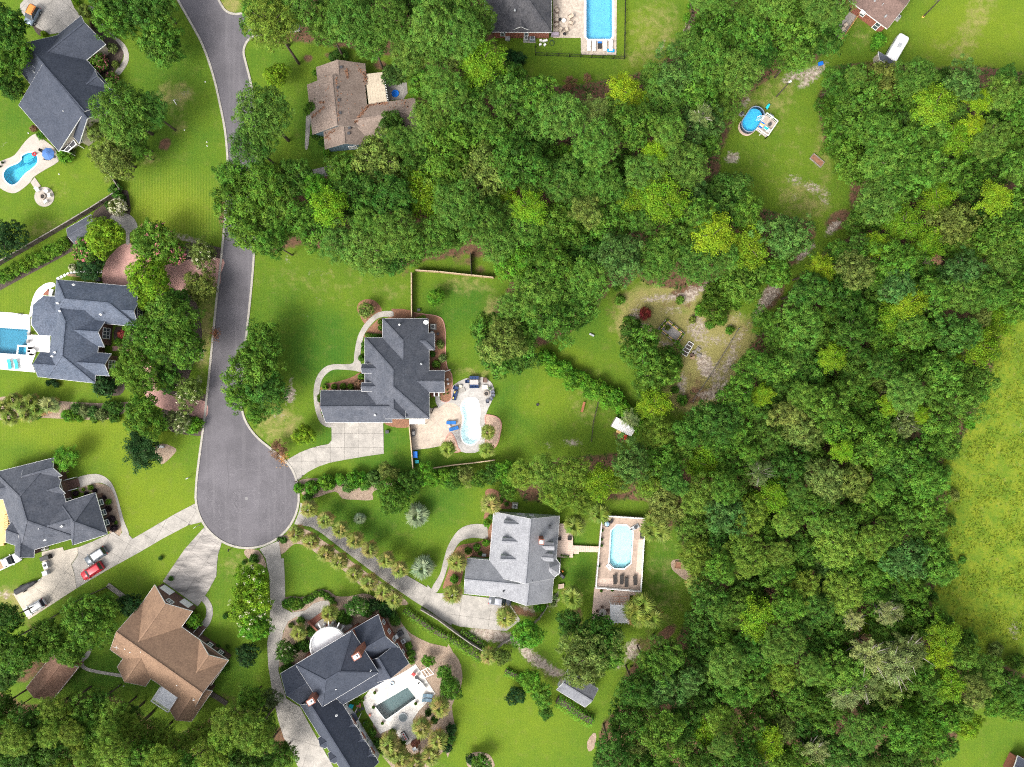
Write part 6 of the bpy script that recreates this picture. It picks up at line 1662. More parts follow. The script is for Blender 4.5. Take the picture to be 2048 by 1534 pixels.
# undergrowth: ferns and seedlings on the wood floor
g = np.random.default_rng(5)
U = []
for poly, m in ((WOOD_A, 30000), (WOOD_B, 52000), (WOOD_C, 7000)):
    xs, ys = np.array([p[0] for p in poly]), np.array([p[1] for p in poly])
    x, y = g.uniform(xs.min(), xs.max(), m), g.uniform(ys.min(), ys.max(), m)
    ok = inside(x, y, poly)
    for c in CLEAR: ok &= ~inside(x, y, c)
    ok &= (np.sin(x * .05) + np.sin(y * .043 + 1) + np.sin((x + y) * .021) + g.normal(size=m) * .6) > -.4
    x, y = x[ok], y[ok]
    z = np.abs(g.normal(0, 1.1, len(x))) + .1
    k = S * (H - z) / H
    U.append(np.stack([(x - CX) * k, (CY - y) * k, z], 1))
U = np.concatenate(U)
me = foliage_mesh('undergrowth', leaf_quads(U, g.normal(size=U.shape) * .5 + [0, 0, 1], .55, .6, g), g)
me.materials.append(LEAF)
o = meshobj('undergrowth', me, None)
o.color = (.05, .10, .02, 1); tag(o, 'low green undergrowth on the floor of the woods', 'undergrowth', None, 'stuff')
# rank grass tufts of the meadow
xs = np.array([p[0] for p in MEADOW]); m = 26000
x, y = g.uniform(1840, 2110, m), g.uniform(580, 1340, m)
ok = inside(x, y, MEADOW); x, y = x[ok], y[ok]
ok = (np.sin(x * .09 + np.sin(y * .05) * 2) + np.sin(y * .07 + 2) + g.normal(size=len(x)) * .8) > -.2; x, y = x[ok], y[ok]
pt = np.stack([(x - CX) * S, (CY - y) * S, g.uniform(.08, .3, len(x))], 1)
me = foliage_mesh('meadow_grass', leaf_quads(pt, g.normal(size=pt.shape) * .7 + [0, 0, .6], .42, .3, g), g); me.materials.append(LEAF)
o = meshobj('meadow_grass', me, None); o.color = (.125, .19, .013, 1); tag(o, 'tall yellow green tufts of grass in the meadow', 'grass', None, 'stuff')

# --- palms
def frond_mesh(seed, n_=13, droop=.35, fan=2.5, stem=.38):
    g = np.random.default_rng(seed)
    V, F, X = [], [], []
    def add(ps):
        n0 = len(V); V.extend(ps); F.append(list(range(n0, n0 + 4))); X.append(g.uniform(.2, .9))
    w_ = .012
    add([(0, -w_, 0), (stem, -w_, .10), (stem, w_, .10), (0, w_, 0)])
    for k in range(n_):
        a = (k / (n_ - 1) - .5) * fan + g.normal() * .05
        L = (1 - stem) * (1 - .28 * abs(k / (n_ - 1) - .5) * 2) * g.uniform(.9, 1.05)
        d = np.array([math.cos(a), math.sin(a), 0]); s = np.array([-d[1], d[0], 0]) * .048
        b0 = np.array([stem, 0, .10]); m1 = b0 + d * L * .5 + [0, 0, .02]; e1 = b0 + d * L + [0, 0, -droop * L]
        add([b0 - s * .4, m1 - s, m1 + s, b0 + s * .4]); add([m1 - s, e1 - s * .1, e1 + s * .1, m1 + s])
    me = np_mesh('frond', np.array([tuple(p) for p in V], float), np.array(F))
    at = me.attributes.new('rnd', 'FLOAT', 'FACE'); at.data.foreach_set('value', np.array(X, np.float32))
    me.materials.append(FROND)
    return me
FM = [frond_mesh(s, 13, .25 + .12 * s) for s in range(3)]
PT = MB(); PT.tube([(0, 0, 0), (.02, 0, .3), (0, .02, .7), (0, 0, 1)], [.22, .17, .16, .19], 9); PTM = PT.mesh('trunk', smooth_=True); PTM.materials.append(BARKG)
PH = MB(); PH.dome((0, 0, 0), 1, 1, 9, 3); PHM = PH.mesh('crown_shaft', smooth_=True); PHM.materials.append(BARK)
def palm(label, px, py, r, zt=4.0, cols=('palm', 'tan'), nf=26, name='palm_tree', dry=.2):
    p = P(px, py, zt); rm = r * S * (H - zt) / H * 1.3
    root = thing(name, label, 'palm', (p.x, p.y, 0), label)
    t_ = meshobj('trunk', PTM, None, root); t_.scale = (1, 1, zt)
    s_ = meshobj('crown_shaft', PHM, None, root); s_.location = (0, 0, zt - .1); s_.scale = (.24, .24, .3)
    for k in range(nf):
        f = meshobj('frond', FM[k % 3], None, root)
        e = 1.25 - 1.6 * (k / nf) ** .75
        f.location = (0, 0, zt + .1); f.rotation_euler = (0, -e, k * 2.39996 + RT.uniform(-.2, .2))
        sc = rm * RT.uniform(.85, 1.1) / max(.75, math.cos(max(e, 0)) ** .3); f.scale = (sc, sc, sc)
        c = GREEN[cols[0]] if RT.random() > .35 else GREEN[cols[1]]
        if k > nf * .72 and RT.random() < dry * 2.5: c = (.30, .19, .07)
        f.color = jig(c, .18)
    return root
DRV = 'cabbage palm with tan tipped fronds lining the long concrete drive'
for x, y in T('K', [(945, 540), (1070, 625), (1190, 705), (1305, 785), (1420, 860), (1545, 940), (1655, 1015)]): palm(DRV + ' on its lawn side', x, y, 15.5, 3.2)
for x, y in T('K', [(840, 735), (960, 795), (1075, 890), (1180, 950), (1300, 1045), (1415, 1115), (1525, 1185), (1610, 1245)]): palm(DRV + ' in the mulch strip', x, y, 16, 3.0)
palm('cabbage palm beside the brick staircase of the portico', *T('M', [(575, 265)])[0], 15, 3.2)
palm('cabbage palm in the round bed before the portico', *T('M', [(325, 425)])[0], 15, 2.8)
for x, y in T('M', [(1480, 1030), (1330, 1200), (1460, 1300), (1065, 1330), (1160, 1450), (1400, 1430), (1280, 1490), (1110, 1400)]): palm('cabbage palm in the bed around the white stone pool terrace', x, y, 18, 3.6)
for x, y in T('L', [(195, 640), (165, 870), (425, 235)]): palm('cabbage palm in the straw bed before the light grey house', x, y, 18, 3.6)
palm('cabbage palm beside the dark car on the turning area', *T('L', [(535, 1030)])[0], 19, 3.8)
for x, y in T('L', [(1020, 385), (1190, 300), (1005, 890)]): palm('green cabbage palm between the light grey house and the raised pool', x, y, 20, 4.2, ('pgreen', 'palm'), dry=.1)
for x, y in T('L', [(1590, 370), (1560, 420), (1620, 430)]): palm('cabbage palm in the clump outside the white pool railing', x, y, 20, 4.2, ('palm', 'pgreen'))
for x, y in T('L', [(1500, 935), (1565, 1030), (1470, 1030), (1440, 990)]): palm('cabbage palm in the clump beside the white pergola', x, y, 20, 4.0, ('palm', 'pgreen'))
palm('cabbage palm at the foot of the pine beyond the pool lawn', *T('L', [(1885, 800)])[0], 21, 4.0, ('palm', 'pgreen'))
palm('pale palm on the hedge line of the large lawn', *T('N', [(295, 340)])[0], 15, 2.6)
for x, y in T('F', [(1655, 1210), (1645, 1330), (1385, 1325)]): palm('slender palm in a gravel bed beside the pale freeform pool', x, y, 15, 4.0, ('pgreen', 'palm'), 17)
for x, y in T('K', [(1790, 585), (1838, 995)]): palm('large silvery fan palm standing alone on the lawn', x, y, 21, 1.4, ('silver', 'silver'), 28, 'fan_palm', 0)
palm('small silvery fan palm on the lawn', *T('K', [(1340, 615)])[0], 10.5, .8, ('silver', 'silver'), 22, 'fan_palm', 0)
for x, y in ((10, 815), (30, 800), (48, 812), (66, 803), (78, 818), (22, 835), (58, 828)): palm('light green palm in the row between the two left lawns', x, y, 15, 2.4, ('palm', 'pgreen'), 20)
palm('greyish withered palm in the row between the two left lawns', 103, 810, 16, 2.2, ('pale', 'grey'), 20)

# --- shrubs
def rowb(label, fr, pts, r, col, crown='ball', extra=None, zc=None):
    for q in pts:
        x, y = T(fr, [q[:2]])[0]
        bush(label, x, y, q[2] if len(q) > 2 else r, q[3] if len(q) > 3 else col, crown, zc, label, extra)
rowb('clipped ball shrub in the straw bed beside the garage', 'F', [(567, 915), (628, 912), (687, 910), (738, 912)], 7, 'hedge')
rowb('dusky reddish shrub by the front door of the charcoal house', 'F', [(790, 893)], 10, 'brown', 'shrub')
rowb('rounded shrub along the front wall of the charcoal house', 'F', [(808, 845, 7.5), (808, 720, 7), (822, 660, 5), (822, 630, 5), (850, 570, 6), (875, 572, 6), (900, 575, 6), (925, 575, 6), (935, 480, 6), (938, 520, 6)], 6, 'mid')
rowb('small clipped shrub along the garage end wall', 'F', [(528, 975, 5), (530, 1000, 5), (555, 1080, 5), (565, 1105, 5)], 5, 'mid')
rowb('loose flowering shrub in the straw bed behind the charcoal house', 'F', [(1335, 628, 9, 'olive'), (1350, 720, 9, 'grey'), (1310, 760, 9, 'mid'), (1285, 695, 6, 'deep')], 8, 'mid', 'shrub')
rowb('bright shrub in the long dark hedge bed along the fence', 'E', [(10 + 50 * k, 492 - 26 * k + (6 if k % 2 else -4)) for k in range(9)], 14, 'hedge', 'shrub')
rowb('large clipped round shrub in the hedge row by the turning circle', 'K', [(855, 378, 12), (960, 372, 17), (1080, 330, 18)], 14, 'fresh', 'ball')
rowb('loose mixed shrub in the hedge row beyond the clipped ones', 'K', [(1180, 310, 12, 'fresh'), (1250, 360, 14, 'blue'), (1310, 310, 19, 'fresh'), (1380, 340, 15, 'mid'), (1450, 290, 16, 'blue'), (1480, 340, 13, 'grey'), (1560, 290, 14, 'olive'), (930, 452, 11, 'deep'), (1640, 300, 16, 'deep'), (1700, 290, 14, 'mid'), (1740, 370, 14, 'deep'), (1920, 330, 13, 'fresh'), (2020, 330, 14, 'fresh')], 14, 'mid', 'shrub')
rowb('round clipped shrub bordering the estate entrance court', 'M', [(215, 195, 10), (260, 175, 9), (310, 180, 9), (330, 205, 8), (290, 215, 9), (265, 205, 8), (380, 165, 8), (420, 150, 8), (460, 118, 7), (505, 112, 8), (548, 135, 8), (585, 160, 6), (605, 195, 7)], 8, 'mid', 'ball')
rowb('deep green shrub against the front of the brick house', 'M', [(660, 300, 14), (710, 320, 12), (930, 200, 15, 'dark'), (1030, 250, 14, 'dark'), (880, 260, 12), (1000, 200, 10), (1110, 330, 12), (1090, 290, 10, 'blue'), (420, 420, 11), (350, 520, 12), (380, 560, 9), (300, 560, 10), (230, 700, 9), (190, 730, 7)], 12, 'deep', 'shrub')
rowb('small shrub in the round bed before the portico', 'M', [(335, 335, 9, 'mid'), (255, 372, 6, 'olive'), (425, 385, 6, 'deep')], 8, 'mid', 'ball')
rowb('shrub in the bed at the side wall of the brick house', 'M', [(1220, 540, 8, 'hedge'), (1240, 600, 9), (1240, 660, 8)], 8, 'mid', 'shrub')
rowb('shrub in the narrow bed along the white garage wall', 'M', [(800, 1000, 6, 'fresh'), (870, 1180, 8), (920, 1250, 9, 'mid'), (970, 1330, 10, 'deep'), (1010, 1400, 9, 'deep'), (1150, 1350, 11, 'deep'), (1085, 1250, 8, 'fresh')], 8, 'mid', 'shrub')
rowb('dark shrub in the outer bed of the stone pool terrace', 'M', [(1570, 1225, 11, 'dark'), (1560, 1300, 11), (1530, 1370, 12, 'dark'), (1430, 1150, 8), (1380, 1090, 8)], 10, 'deep', 'shrub')
rowb('shrub in the bed before the light grey house', 'L', [(400, 380, 7, 'fresh'), (395, 515, 8, 'fresh'), (330, 545, 8), (270, 570, 8), (170, 770, 9, 'fresh'), (355, 590, 5), (430, 330, 6), (500, 220, 6), (540, 240, 5)], 8, 'mid', 'shrub')
rowb('shrub along the side of the light grey house', 'L', [(760, 975, 9, 'fresh'), (800, 975, 7, 'fresh'), (880, 900, 6, 'grey'), (870, 940, 6, 'grey')], 7, 'fresh', 'shrub')
rowb('dark rounded shrub in the mulch at the grey shingled house', 'I', [(728, 465, 5), (797, 518, 5), (832, 605, 7), (858, 683, 8), (875, 755, 8), (580, 485, 6), (660, 490, 5)], 6, 'purple', 'ball')
rowb('small bright green shrub in the mulch at the grey shingled house', 'I', [(640, 458, 4), (695, 440, 6), (832, 552, 6), (890, 710, 4)], 5, 'hedge', 'shrub')
rowb('bright ball shrub by the brick gable of the blue grey house', 'b', [(1300, 715, 8), (1205, 880, 9), (1330, 880, 3)], 8, 'hedge', 'ball')
rowb('rust red maple shrub by the brick gable of the blue grey house', 'b', [(1255, 785)], 10, 'red', 'shrub')
rowb('dark shrub at the corner of the blue grey house', 'E', [(670, 1190, 23), (360, 1180, 7), (340, 1160, 6), (310, 1170, 6)], 14, 'dark', 'shrub')
rowb('small dark shrub under the trees of the front garden', 'E', [(1020, 1080, 8), (1060, 1130, 9), (1090, 1190, 8), (950, 720, 10), (910, 660, 10), (1080, 600, 9)], 8, 'deep', 'shrub')
rowb('white flowering hydrangea by the round patio', 'E', [(755, 45, 17)], 16, 'olive', 'shrub', ('full', 'white'))
rowb('small white flowering shrub on the lawn edge of the blue grey house', 'E', [(462, 432, 7)], 7, 'olive', 'shrub', ('full', 'white'))
rowb('bright shrub at the street end of the left strip bed', 'E', [(1240, 1440, 18), (440, 1375, 14)], 14, 'fresh', 'shrub')
rowb('grey green shrub in the strip bed between the left lawns', 'E', [(490, 1335, 12, 'blue'), (545, 1350, 13, 'grey'), (600, 1355, 13, 'blue'), (655, 1370, 14, 'grey'), (690, 1320, 12, 'deep'), (740, 1330, 14, 'deep'), (510, 1395, 8, 'fresh'), (600, 1400, 8, 'mid'), (730, 1390, 12, 'deep'), (240, 1370, 10, 'deep'), (200, 1385, 9, 'deep'), (860, 1500, 9, 'dark'), (1040, 1440, 12, 'deep'), (1020, 1460, 8, 'deep')], 12, 'blue', 'shrub')
rowb('round olive shrub in the front bed of the slate roofed house', 'A', [(620, 80, 14, 'olive'), (685, 165, 9, 'brown'), (560, 20, 9, 'bright'), (320, 248, 7, 'bright')], 9, 'olive', 'ball')
rowb('red flowering crape myrtle in the front bed of the slate roofed house', 'A', [(720, 460, 19), (820, 570, 13)], 17, 'mid', 'shrub', ('many', 'pink'))
rowb('yellow orange flowering plant in the front bed of the slate roofed house', 'A', [(845, 470, 8)], 8, 'olive', 'shrub', ('few', 'lime'))
rowb('grey green shrub by the front path of the slate roofed house', 'A', [(820, 350, 11)], 11, 'grey', 'shrub')
rowb('shrub beside the pool deck of the slate roofed house', 'A', [(475, 1145, 15, 'fresh'), (300, 990, 9, 'mid'), (245, 940, 7, 'brown'), (550, 1030, 8, 'deep'), (530, 1110, 6, 'grey')], 10, 'mid', 'shrub')
rowb('dark shrub in the fence corner above the striped lawn', 'A', [(845, 1390, 14), (880, 1460, 12), (800, 1500, 10)], 12, 'deep', 'shrub')
rowb('leafy banana like plant by the porch of the brown house', 'J', [(1420, 300, 16)], 16, 'fresh', 'shrub')
rowb('small dark shrub on the lawn of the brown house', 'J', [(1650, 265, 6), (1250, -10, 5), (1640, 650, 9, 'mid'), (1590, 485, 5), (1660, 490, 5), (1175, -160, 5)], 6, 'deep', 'shrub')
rowb('small shrub on the mulch at the turning circle', 'K', [(500, 930, 9), (425, 965, 5), (530, 955, 4), (275, 1385, 5), (735, 790, 7), (700, 780, 5)], 7, 'deep', 'shrub')
rowb('shrub at the foot of the taupe house porch', 'g', [(220, 1180, 10), (300, 1160, 8), (310, 1300, 8), (375, 1430, 8, 'fresh'), (205, 320, 6, 'fresh'), (560, 80, 16), (470, 100, 10)], 9, 'deep', 'shrub')
rowb('shrub on the bank above the top pool lawn', 'C', [(1880, 130, 9), (1905, 45, 8), (1850, 260, 8), (1760, 390, 9)], 8, 'fresh', 'shrub')
rowb('dark conifer shrub behind the top pool fence', 'C', [(640, 440, 18), (590, 420, 14)], 16, 'dark', 'shrub')
rowb('shrub beside the wooden fence of the mauve brown house', 'D', [(1115, 235, 14, 'fresh'), (1090, 270, 10, 'fresh'), (885, 260, 6, 'deep')], 10, 'fresh', 'shrub')
rowb('leafy bush in the hedge between the two back lawns', 'G', [(300 + 55 * k, 770 + 33 * k + (22 if k % 2 else -14), 20 - (k % 3)) for k in range(10)] + [(340, 820, 16), (460, 880, 18), (600, 960, 18), (720, 990, 18)], 18, 'fresh', 'shrub')
rowb('scrubby bush on the rough ground of the vegetable garden', 'px', [(1270, 650, 12), (1255, 640, 9), (1400, 620, 12, 'fresh'), (1420, 650, 10), (1385, 640, 8, 'olive'), (1360, 600, 9), (1440, 640, 14, 'mid'), (1335, 655, 6, 'olive'), (1300, 680, 12), (1365, 800, 12), (1350, 780, 9), (1460, 660, 9, 'fresh'), (1240, 600, 10), (1235, 575, 9)], 10, 'mid', 'shrub')
rowb('scrubby bush on the ragged edge between wood and meadow', 'px', [(1988, 705, 14), (1962, 790, 16), (1938, 848, 12, 'fresh'), (1898, 908, 14), (1884, 945, 18), (1908, 990, 12, 'olive'), (1897, 1040, 15), (1884, 1085, 12), (1893, 1140, 17, 'fresh'), (1862, 1192, 14), (1888, 1240, 16), (1935, 1278, 18), (1990, 1300, 15, 'olive'), (2032, 1322, 18), (1915, 880, 9, 'olive'), (1925, 1120, 8), (1950, 770, 9, 'fresh')], 12, 'mid', 'shrub')
# long hedges as single clipped rows
def hedge(label, fr, pts, w_, h_, col):
    P_ = smooth(W(fr, pts), False, 4)
    L_ = sum((P_[k + 1] - P_[k]).length for k in range(len(P_) - 1))
    c0 = P_[len(P_) // 2]
    root = thing('hedge', label, 'hedge', (c0.x, c0.y, 0))
    g = np.random.default_rng(int(L_ * 100))
    m = int(L_ * (w_ + 2 * h_) * 26)
    s = g.uniform(0, len(P_) - 1.001, m); i_ = s.astype(int); f_ = (s - i_)[:, None]
    A = np.array([tuple(p) for p in P_]); c = A[i_] * (1 - f_) + A[i_ + 1] * f_
    d = A[i_ + 1] - A[i_]; d /= np.linalg.norm(d, axis=1, keepdims=True); nn = np.stack([-d[:, 1], d[:, 0], 0 * d[:, 0]], 1)
    th = g.uniform(-.3, math.pi + .3, m)
    bl = 1 + .22 * np.sin(s * 9.1) + .15 * np.sin(s * 23) + g.normal(0, .08, m)
    off = nn * (np.cos(th) * w_ / 2 * bl)[:, None] + np.array([0, 0, 1]) * ((np.sin(th) * .55 + .5) * h_ * bl)[:, None]
    v = leaf_quads(c + off, off + g.normal(size=off.shape) * .4 + [0, 0, .3], .26, .6, g)
    me = foliage_mesh('foliage', v - np.array([c0.x, c0.y, 0]), g); me.materials.append(LEAF)
    o = meshobj('foliage', me, None, root); o.color = (*GREEN[col], 1)
    mb = MB(); mb.strip(P_, w_ * .55, 0, h_ * .6); mb.build('branches', BARK, root)
hedge('long bright green hedge beside the drive fence of the light grey house', 'M', [(1190, 235), (1300, 320), (1450, 420), (1600, 500), (1700, 560), (1820, 640)], 1.5, 1.3, 'hedge')
hedge('low bright hedge continuing to the lone hedge palm', 'N', [(-20, 195), (80, 235), (160, 275), (240, 325)], 1.3, 1.1, 'hedge')
hedge('leafy hedge between the large lawn and the sandy track', 'N', [(420, 455), (500, 490), (560, 510)], 1.5, 1.2, 'fresh')
hedge('overgrown hedge below the grey roofed shed', 'N', [(810, 670), (900, 720), (980, 780), (1080, 830)], 2.2, 1.6, 'fresh')
hedge('small dark hedge inside the drive fence', 'L', [(220, 1130), (300, 1180), (390, 1240)], 1.0, .9, 'mid')
# ------------------------------------------------------------------ vehicles
def paint(name, c, metal=.2):
    return mat(name, c, tuple(x * .96 for x in c), scale=1, rough=.28, metal=metal, spec=.5, obj_=True)
TYRE = mat('tyre_rubber', (.018, .018, .018), rough=.8)
CGLASS = glass_mat('car_glass', (.02, .026, .03), .06)
LAMPR = mat('tail_lamp', (.45, .02, .02), rough=.25)
LAMPW = mat('head_lamp', (.75, .77, .78), rough=.15)
TRIMB = mat('black_trim', (.02, .02, .02), rough=.5)
def place(root, loc, heading, z=0.0):
    root.location = (loc[0], loc[1], z)
    root.rotation_euler = (0, 0, math.atan2(heading[1], heading[0]))
def loft(mb, secs, cap=True):
    """secs: list of rings of equal length"""
    rings = [mb.pts(r_) for r_ in secs]
    m_ = len(rings[0])
    for a, b_ in zip(rings, rings[1:]):
        for k in range(m_):
            q_ = (k + 1) % m_
            mb.f.append([a[k], a[q_], b_[q_], b_[k]])
    if cap: mb.f += [rings[0][::-1], rings[-1]]
def car(label, body, loc, heading, L=4.7, Wd=1.88, hh=1.7, kind='suv', roofm=None, group=None, rails=True, name='car', bonnet=None):
    t = thing(name, label, 'car' if kind != 'pickup' else 'truck', (0, 0, 0), group)
    xs = [-.5, -.485, -.44, -.2, .1, .28, .40, .465, .495, .5]
    ws = [.80, .90, .97, 1, 1, .99, .96, .88, .74, .62]
    tz = [.92, .98, 1.02, 1.02, 1.0, .97, .93, .86, .76, .70]
    secs = []
    for x, w_, z in zip(xs, ws, tz):
        y = Wd / 2 * w_; z0 = .26 if abs(x) < .47 else .34
        secs.append([(x * L, -y * .9, z0), (x * L, y * .9, z0), (x * L, y, .5), (x * L, y, z * .85), (x * L, y * .9, z), (x * L, -y * .9, z), (x * L, -y, z * .85), (x * L, -y, .5)])
    mb = MB(); loft(mb, secs); mb.build('body', body, t, True)
    if kind == 'pickup': gx = [(-.10, 1.0, .92), (-.07, hh * .985, .74), (.10, hh, .74), (.13, hh * .98, .74), (.27, 1.0, .9)]
    elif kind == 'sedan': gx = [(-.40, 1.0, .86), (-.22, hh * .96, .70), (0.0, hh, .72), (.08, hh * .985, .72), (.27, .98, .88)]
    else: gx = [(-.485, 1.0, .88), (-.42, hh * .95, .74), (-.1, hh, .76), (.06, hh * .985, .76), (.26, .99, .9)]
    mb = MB(); loft(mb, [[(x * L, -Wd / 2 * w_, 0.95), (x * L, Wd / 2 * w_, 0.95), (x * L, Wd / 2 * w_ * .97, z), (x * L, -Wd / 2 * w_ * .97, z)] for x, z, w_ in gx])
    mb.build('cabin_glass', CGLASS, t)
    x0, x1 = gx[1][0] * L, gx[3][0] * L; y = Wd / 2 * gx[2][2] * .99
    mb = MB(); loft(mb, [[(x_, -y * k, z_), (x_, -y * k * .6, z_ + .03), (x_, y * k * .6, z_ + .03), (x_, y * k, z_), (x_, y * k, z_ - .06), (x_, -y * k, z_ - .06)] for x_, z_, k in ((x0 - .04, gx[1][1] + .012, .94), (x0 + .15, gx[1][1] + .03, 1), ((x0 + x1) / 2, hh + .03, 1), (x1 - .1, gx[3][1] + .025, 1), (x1 + .03, gx[3][1] + .01, .96))])
    rf = mb.build('roof', roofm or body, t, True)
    for s in (-1, 1):
        mb = MB()
        for (x_, z_), (x2, z2) in (((gx[0][0] * L, 1.0), (gx[1][0] * L, gx[1][1])), ((gx[4][0] * L, 1.0), (gx[3][0] * L, gx[3][1])), ((-.08 * L, 1.0), (-.07 * L, hh))):
            mb.bar((x_, s * Wd / 2 * .9, z_), (x2, s * y * .98, z2), .07, .05)
        mb.build('pillar', body, t)
        if rails and kind == 'suv':
            mb = MB(); mb.tube([(x0 + .2, s * y * .88, hh + .02), (x0 + .3, s * y * .88, hh + .1), (x1 - .3, s * y * .88, hh + .1), (x1 - .2, s * y * .88, hh + .02)], .028, 5); mb.build('roof_rail', TRIMB, rf)
        mb = MB(); mb.obox((.22 * L, s * (Wd / 2 + .1)), (1, 0), .14, .2, 1.0, 1.16); mb.build('wing_mirror', body, t)
        mb = MB(); mb.obox((.475 * L, s * Wd * .36), (1, s * -.5), .12, .34, .62, .78); mb.build('headlight', LAMPW, t)
        mb = MB(); mb.obox((-.487 * L, s * Wd * .40), (1, 0), .1, .3, .78, 1.0); mb.build('taillight', LAMPR, t)
        for fx in (-.30, .31):
            w_ = MB(); w_.tube([(fx * L, s * (Wd / 2 - .2), .34), (fx * L, s * (Wd / 2 + .02), .34)], .34, 16); ty = w_.build('wheel', TYRE, t)
            w_ = MB(); w_.tube([(fx * L, s * (Wd / 2 + .0), .34), (fx * L, s * (Wd / 2 + .03), .34)], .21, 10); w_.build('rim', LGREY, ty)
    if kind == 'pickup':
        mb = MB(); mb.prism([(-.47 * L, -.8, 0), (-.12 * L, -.8, 0), (-.12 * L, .8, 0), (-.47 * L, .8, 0)], 1.02, 1.035); mb.build('bed_liner', bonnet or TRIMB, t)
        for s in (-1, 1):
            mb = MB(); mb.bar((-.47 * L, s * .86, 1.08), (-.12 * L, s * .86, 1.08), .1, .12); mb.build('bed_rail', body, t)
    place(t, loc, heading)
    return t
def hd(fr, x0, y0, x1, y1):
    a, b_ = W(fr, [(x0, y0), (x1, y1)]); return (b_ - a)
car('red SUV with roof rails parked on the concrete drive', paint('red_paint', (.42, .018, .03)), w1('I', 703, 1083, .9), hd('I', 775, 1035, 628, 1128), 4.7, 1.9, 1.68)
car('silver grey SUV with a light roof parked beside the red one', paint('grey_paint', (.10, .12, .14)), w1('I', 732, 967, .9), hd('I', 803, 918, 660, 1013), 4.7, 1.9, 1.7, roofm=paint('silver_roof', (.42, .44, .46)), bonnet=None)
car('silver estate car parked at the far end of the pale drive', paint('silver_paint', (.50, .51, .52)), w1('I', 262, 1362, .9), hd('I', 335, 1318, 188, 1405), 4.6, 1.85, 1.66)
car('white pickup with odds and ends in its bed on the lawn edge', paint('white_car_paint', (.74, .74, .73), 0), w1('I', 55, 1012, .9), hd('I', -20, 1050, 138, 975), 5.4, 1.95, 1.8, 'pickup', bonnet=WOODT, name='pickup_truck')
car('dark grey saloon car parked by the garage of the light grey house', paint('graphite_paint', (.14, .15, .18)), w1('e', 640, 1292, .9), hd('e', 520, 1280, 768, 1315), 4.5, 1.85, 1.45, 'sedan', roofm=paint('graphite_roof', (.30, .31, .35)), rails=False)
car('blue grey utility vehicle with an orange roof on the concrete drive', paint('blue_grey_paint', (.17, .22, .27)), w1('A', 232, 108, .9), hd('A', 265, 45, 200, 165), 4.0, 1.85, 1.8, 'suv', roofm=paint('orange_roof', (.75, .24, .05), 0))

# camper
t = thing('camper_trailer', 'long white camper trailer parked on the grass by the mauve brown house', 'camper', (0, 0, 0))
WR = mat('white_fibreglass', (.80, .80, .79), (.72, .71, .70), scale=1.2, rough=.35, obj_=True)
secs = [[(x, -1.0 * w_, .6), (x, 1.0 * w_, .6), (x, 1.1 * w_, 1.0), (x, 1.1 * w_, z - .2), (x, .95 * w_, z), (x, -.95 * w_, z), (x, -1.1 * w_, z - .2), (x, -1.1 * w_, 1.0)] for x, w_, z in ((-2.9, .95, 2.5), (-2.8, 1, 2.7), (1.9, 1, 2.7), (2.5, .95, 2.55), (2.85, .75, 2.2))]
mb = MB(); loft(mb, secs); mb.build('body', WR, t, False)
mb = MB(); mb.obox((.2, 0), (1, 0), .9, .7, 2.7, 2.95, .85); mb.build('air_conditioner', LGREY, t)
for x in (-1.6, 1.5):
    mb = MB(); mb.obox((x, .1), (1, 0), .4, .4, 2.7, 2.8, .9); mb.build('roof_vent', WHITE, t)
for s in (-1, 1):
    for x in (-1.6, .4):
        mb = MB(); mb.prism([(x, s * 1.105), (x + 1.0, s * 1.105), (x + 1.0, s * 1.12), (x, s * 1.12)], 1.5, 2.1, bottom=True); mb.build('window', CGLASS, t)
    for x in (-.6, .2):
        mb = MB(); mb.tube([(x, s * .85, .36), (x, s * 1.05, .36)], .36, 14); mb.build('wheel', TYRE, t)
mb = MB(); mb.bar((2.6, .5, .6), (3.9, 0, .55), .1); mb.bar((2.6, -.5, .6), (3.9, 0, .55), .1); mb.build('tow_bar', BLACK, t)
mb = MB(); mb.tube([(-2.5, 1.15, 2.55), (1.9, 1.15, 2.55)], .09, 8); mb.build('awning_roll', LGREY, t)
place(t, w1('D', 1222, 283, 2.0), hd('D', 1185, 348, 1268, 205))

# ------------------------------------------------------------------ garden furniture
def lounger(label, loc, heading, frame, pad, z=.1, L=1.95, w_=.68, group=None):
    t = thing('sun_lounger', label, 'lounger', (0, 0, 0), group or label)
    mb = MB(); mb.bar((-L / 2, -w_ / 2 + .04, .3), (L / 2, -w_ / 2 + .04, .3), .07); mb.bar((-L / 2, w_ / 2 - .04, .3), (L / 2, w_ / 2 - .04, .3), .07); mb.build('frame', frame, t)
    mb = MB(); mb.bar((-L / 2 + .02, 0, .38), (.22, 0, .38), w_, .1); mb.build('seat_pad', pad, t)
    mb = MB(); mb.bar((.24, 0, .39), (L / 2, 0, .72), w_, .1); mb.build('backrest', pad, t)
    for x in (-L / 2 + .15, L / 2 - .4):
        for y in (-w_ / 2 + .05, w_ / 2 - .05):
            mb = MB(); mb.bar((x, y, 0), (x, y, .3), .06); mb.build('leg', frame, t)
    place(t, loc, heading, z); return t
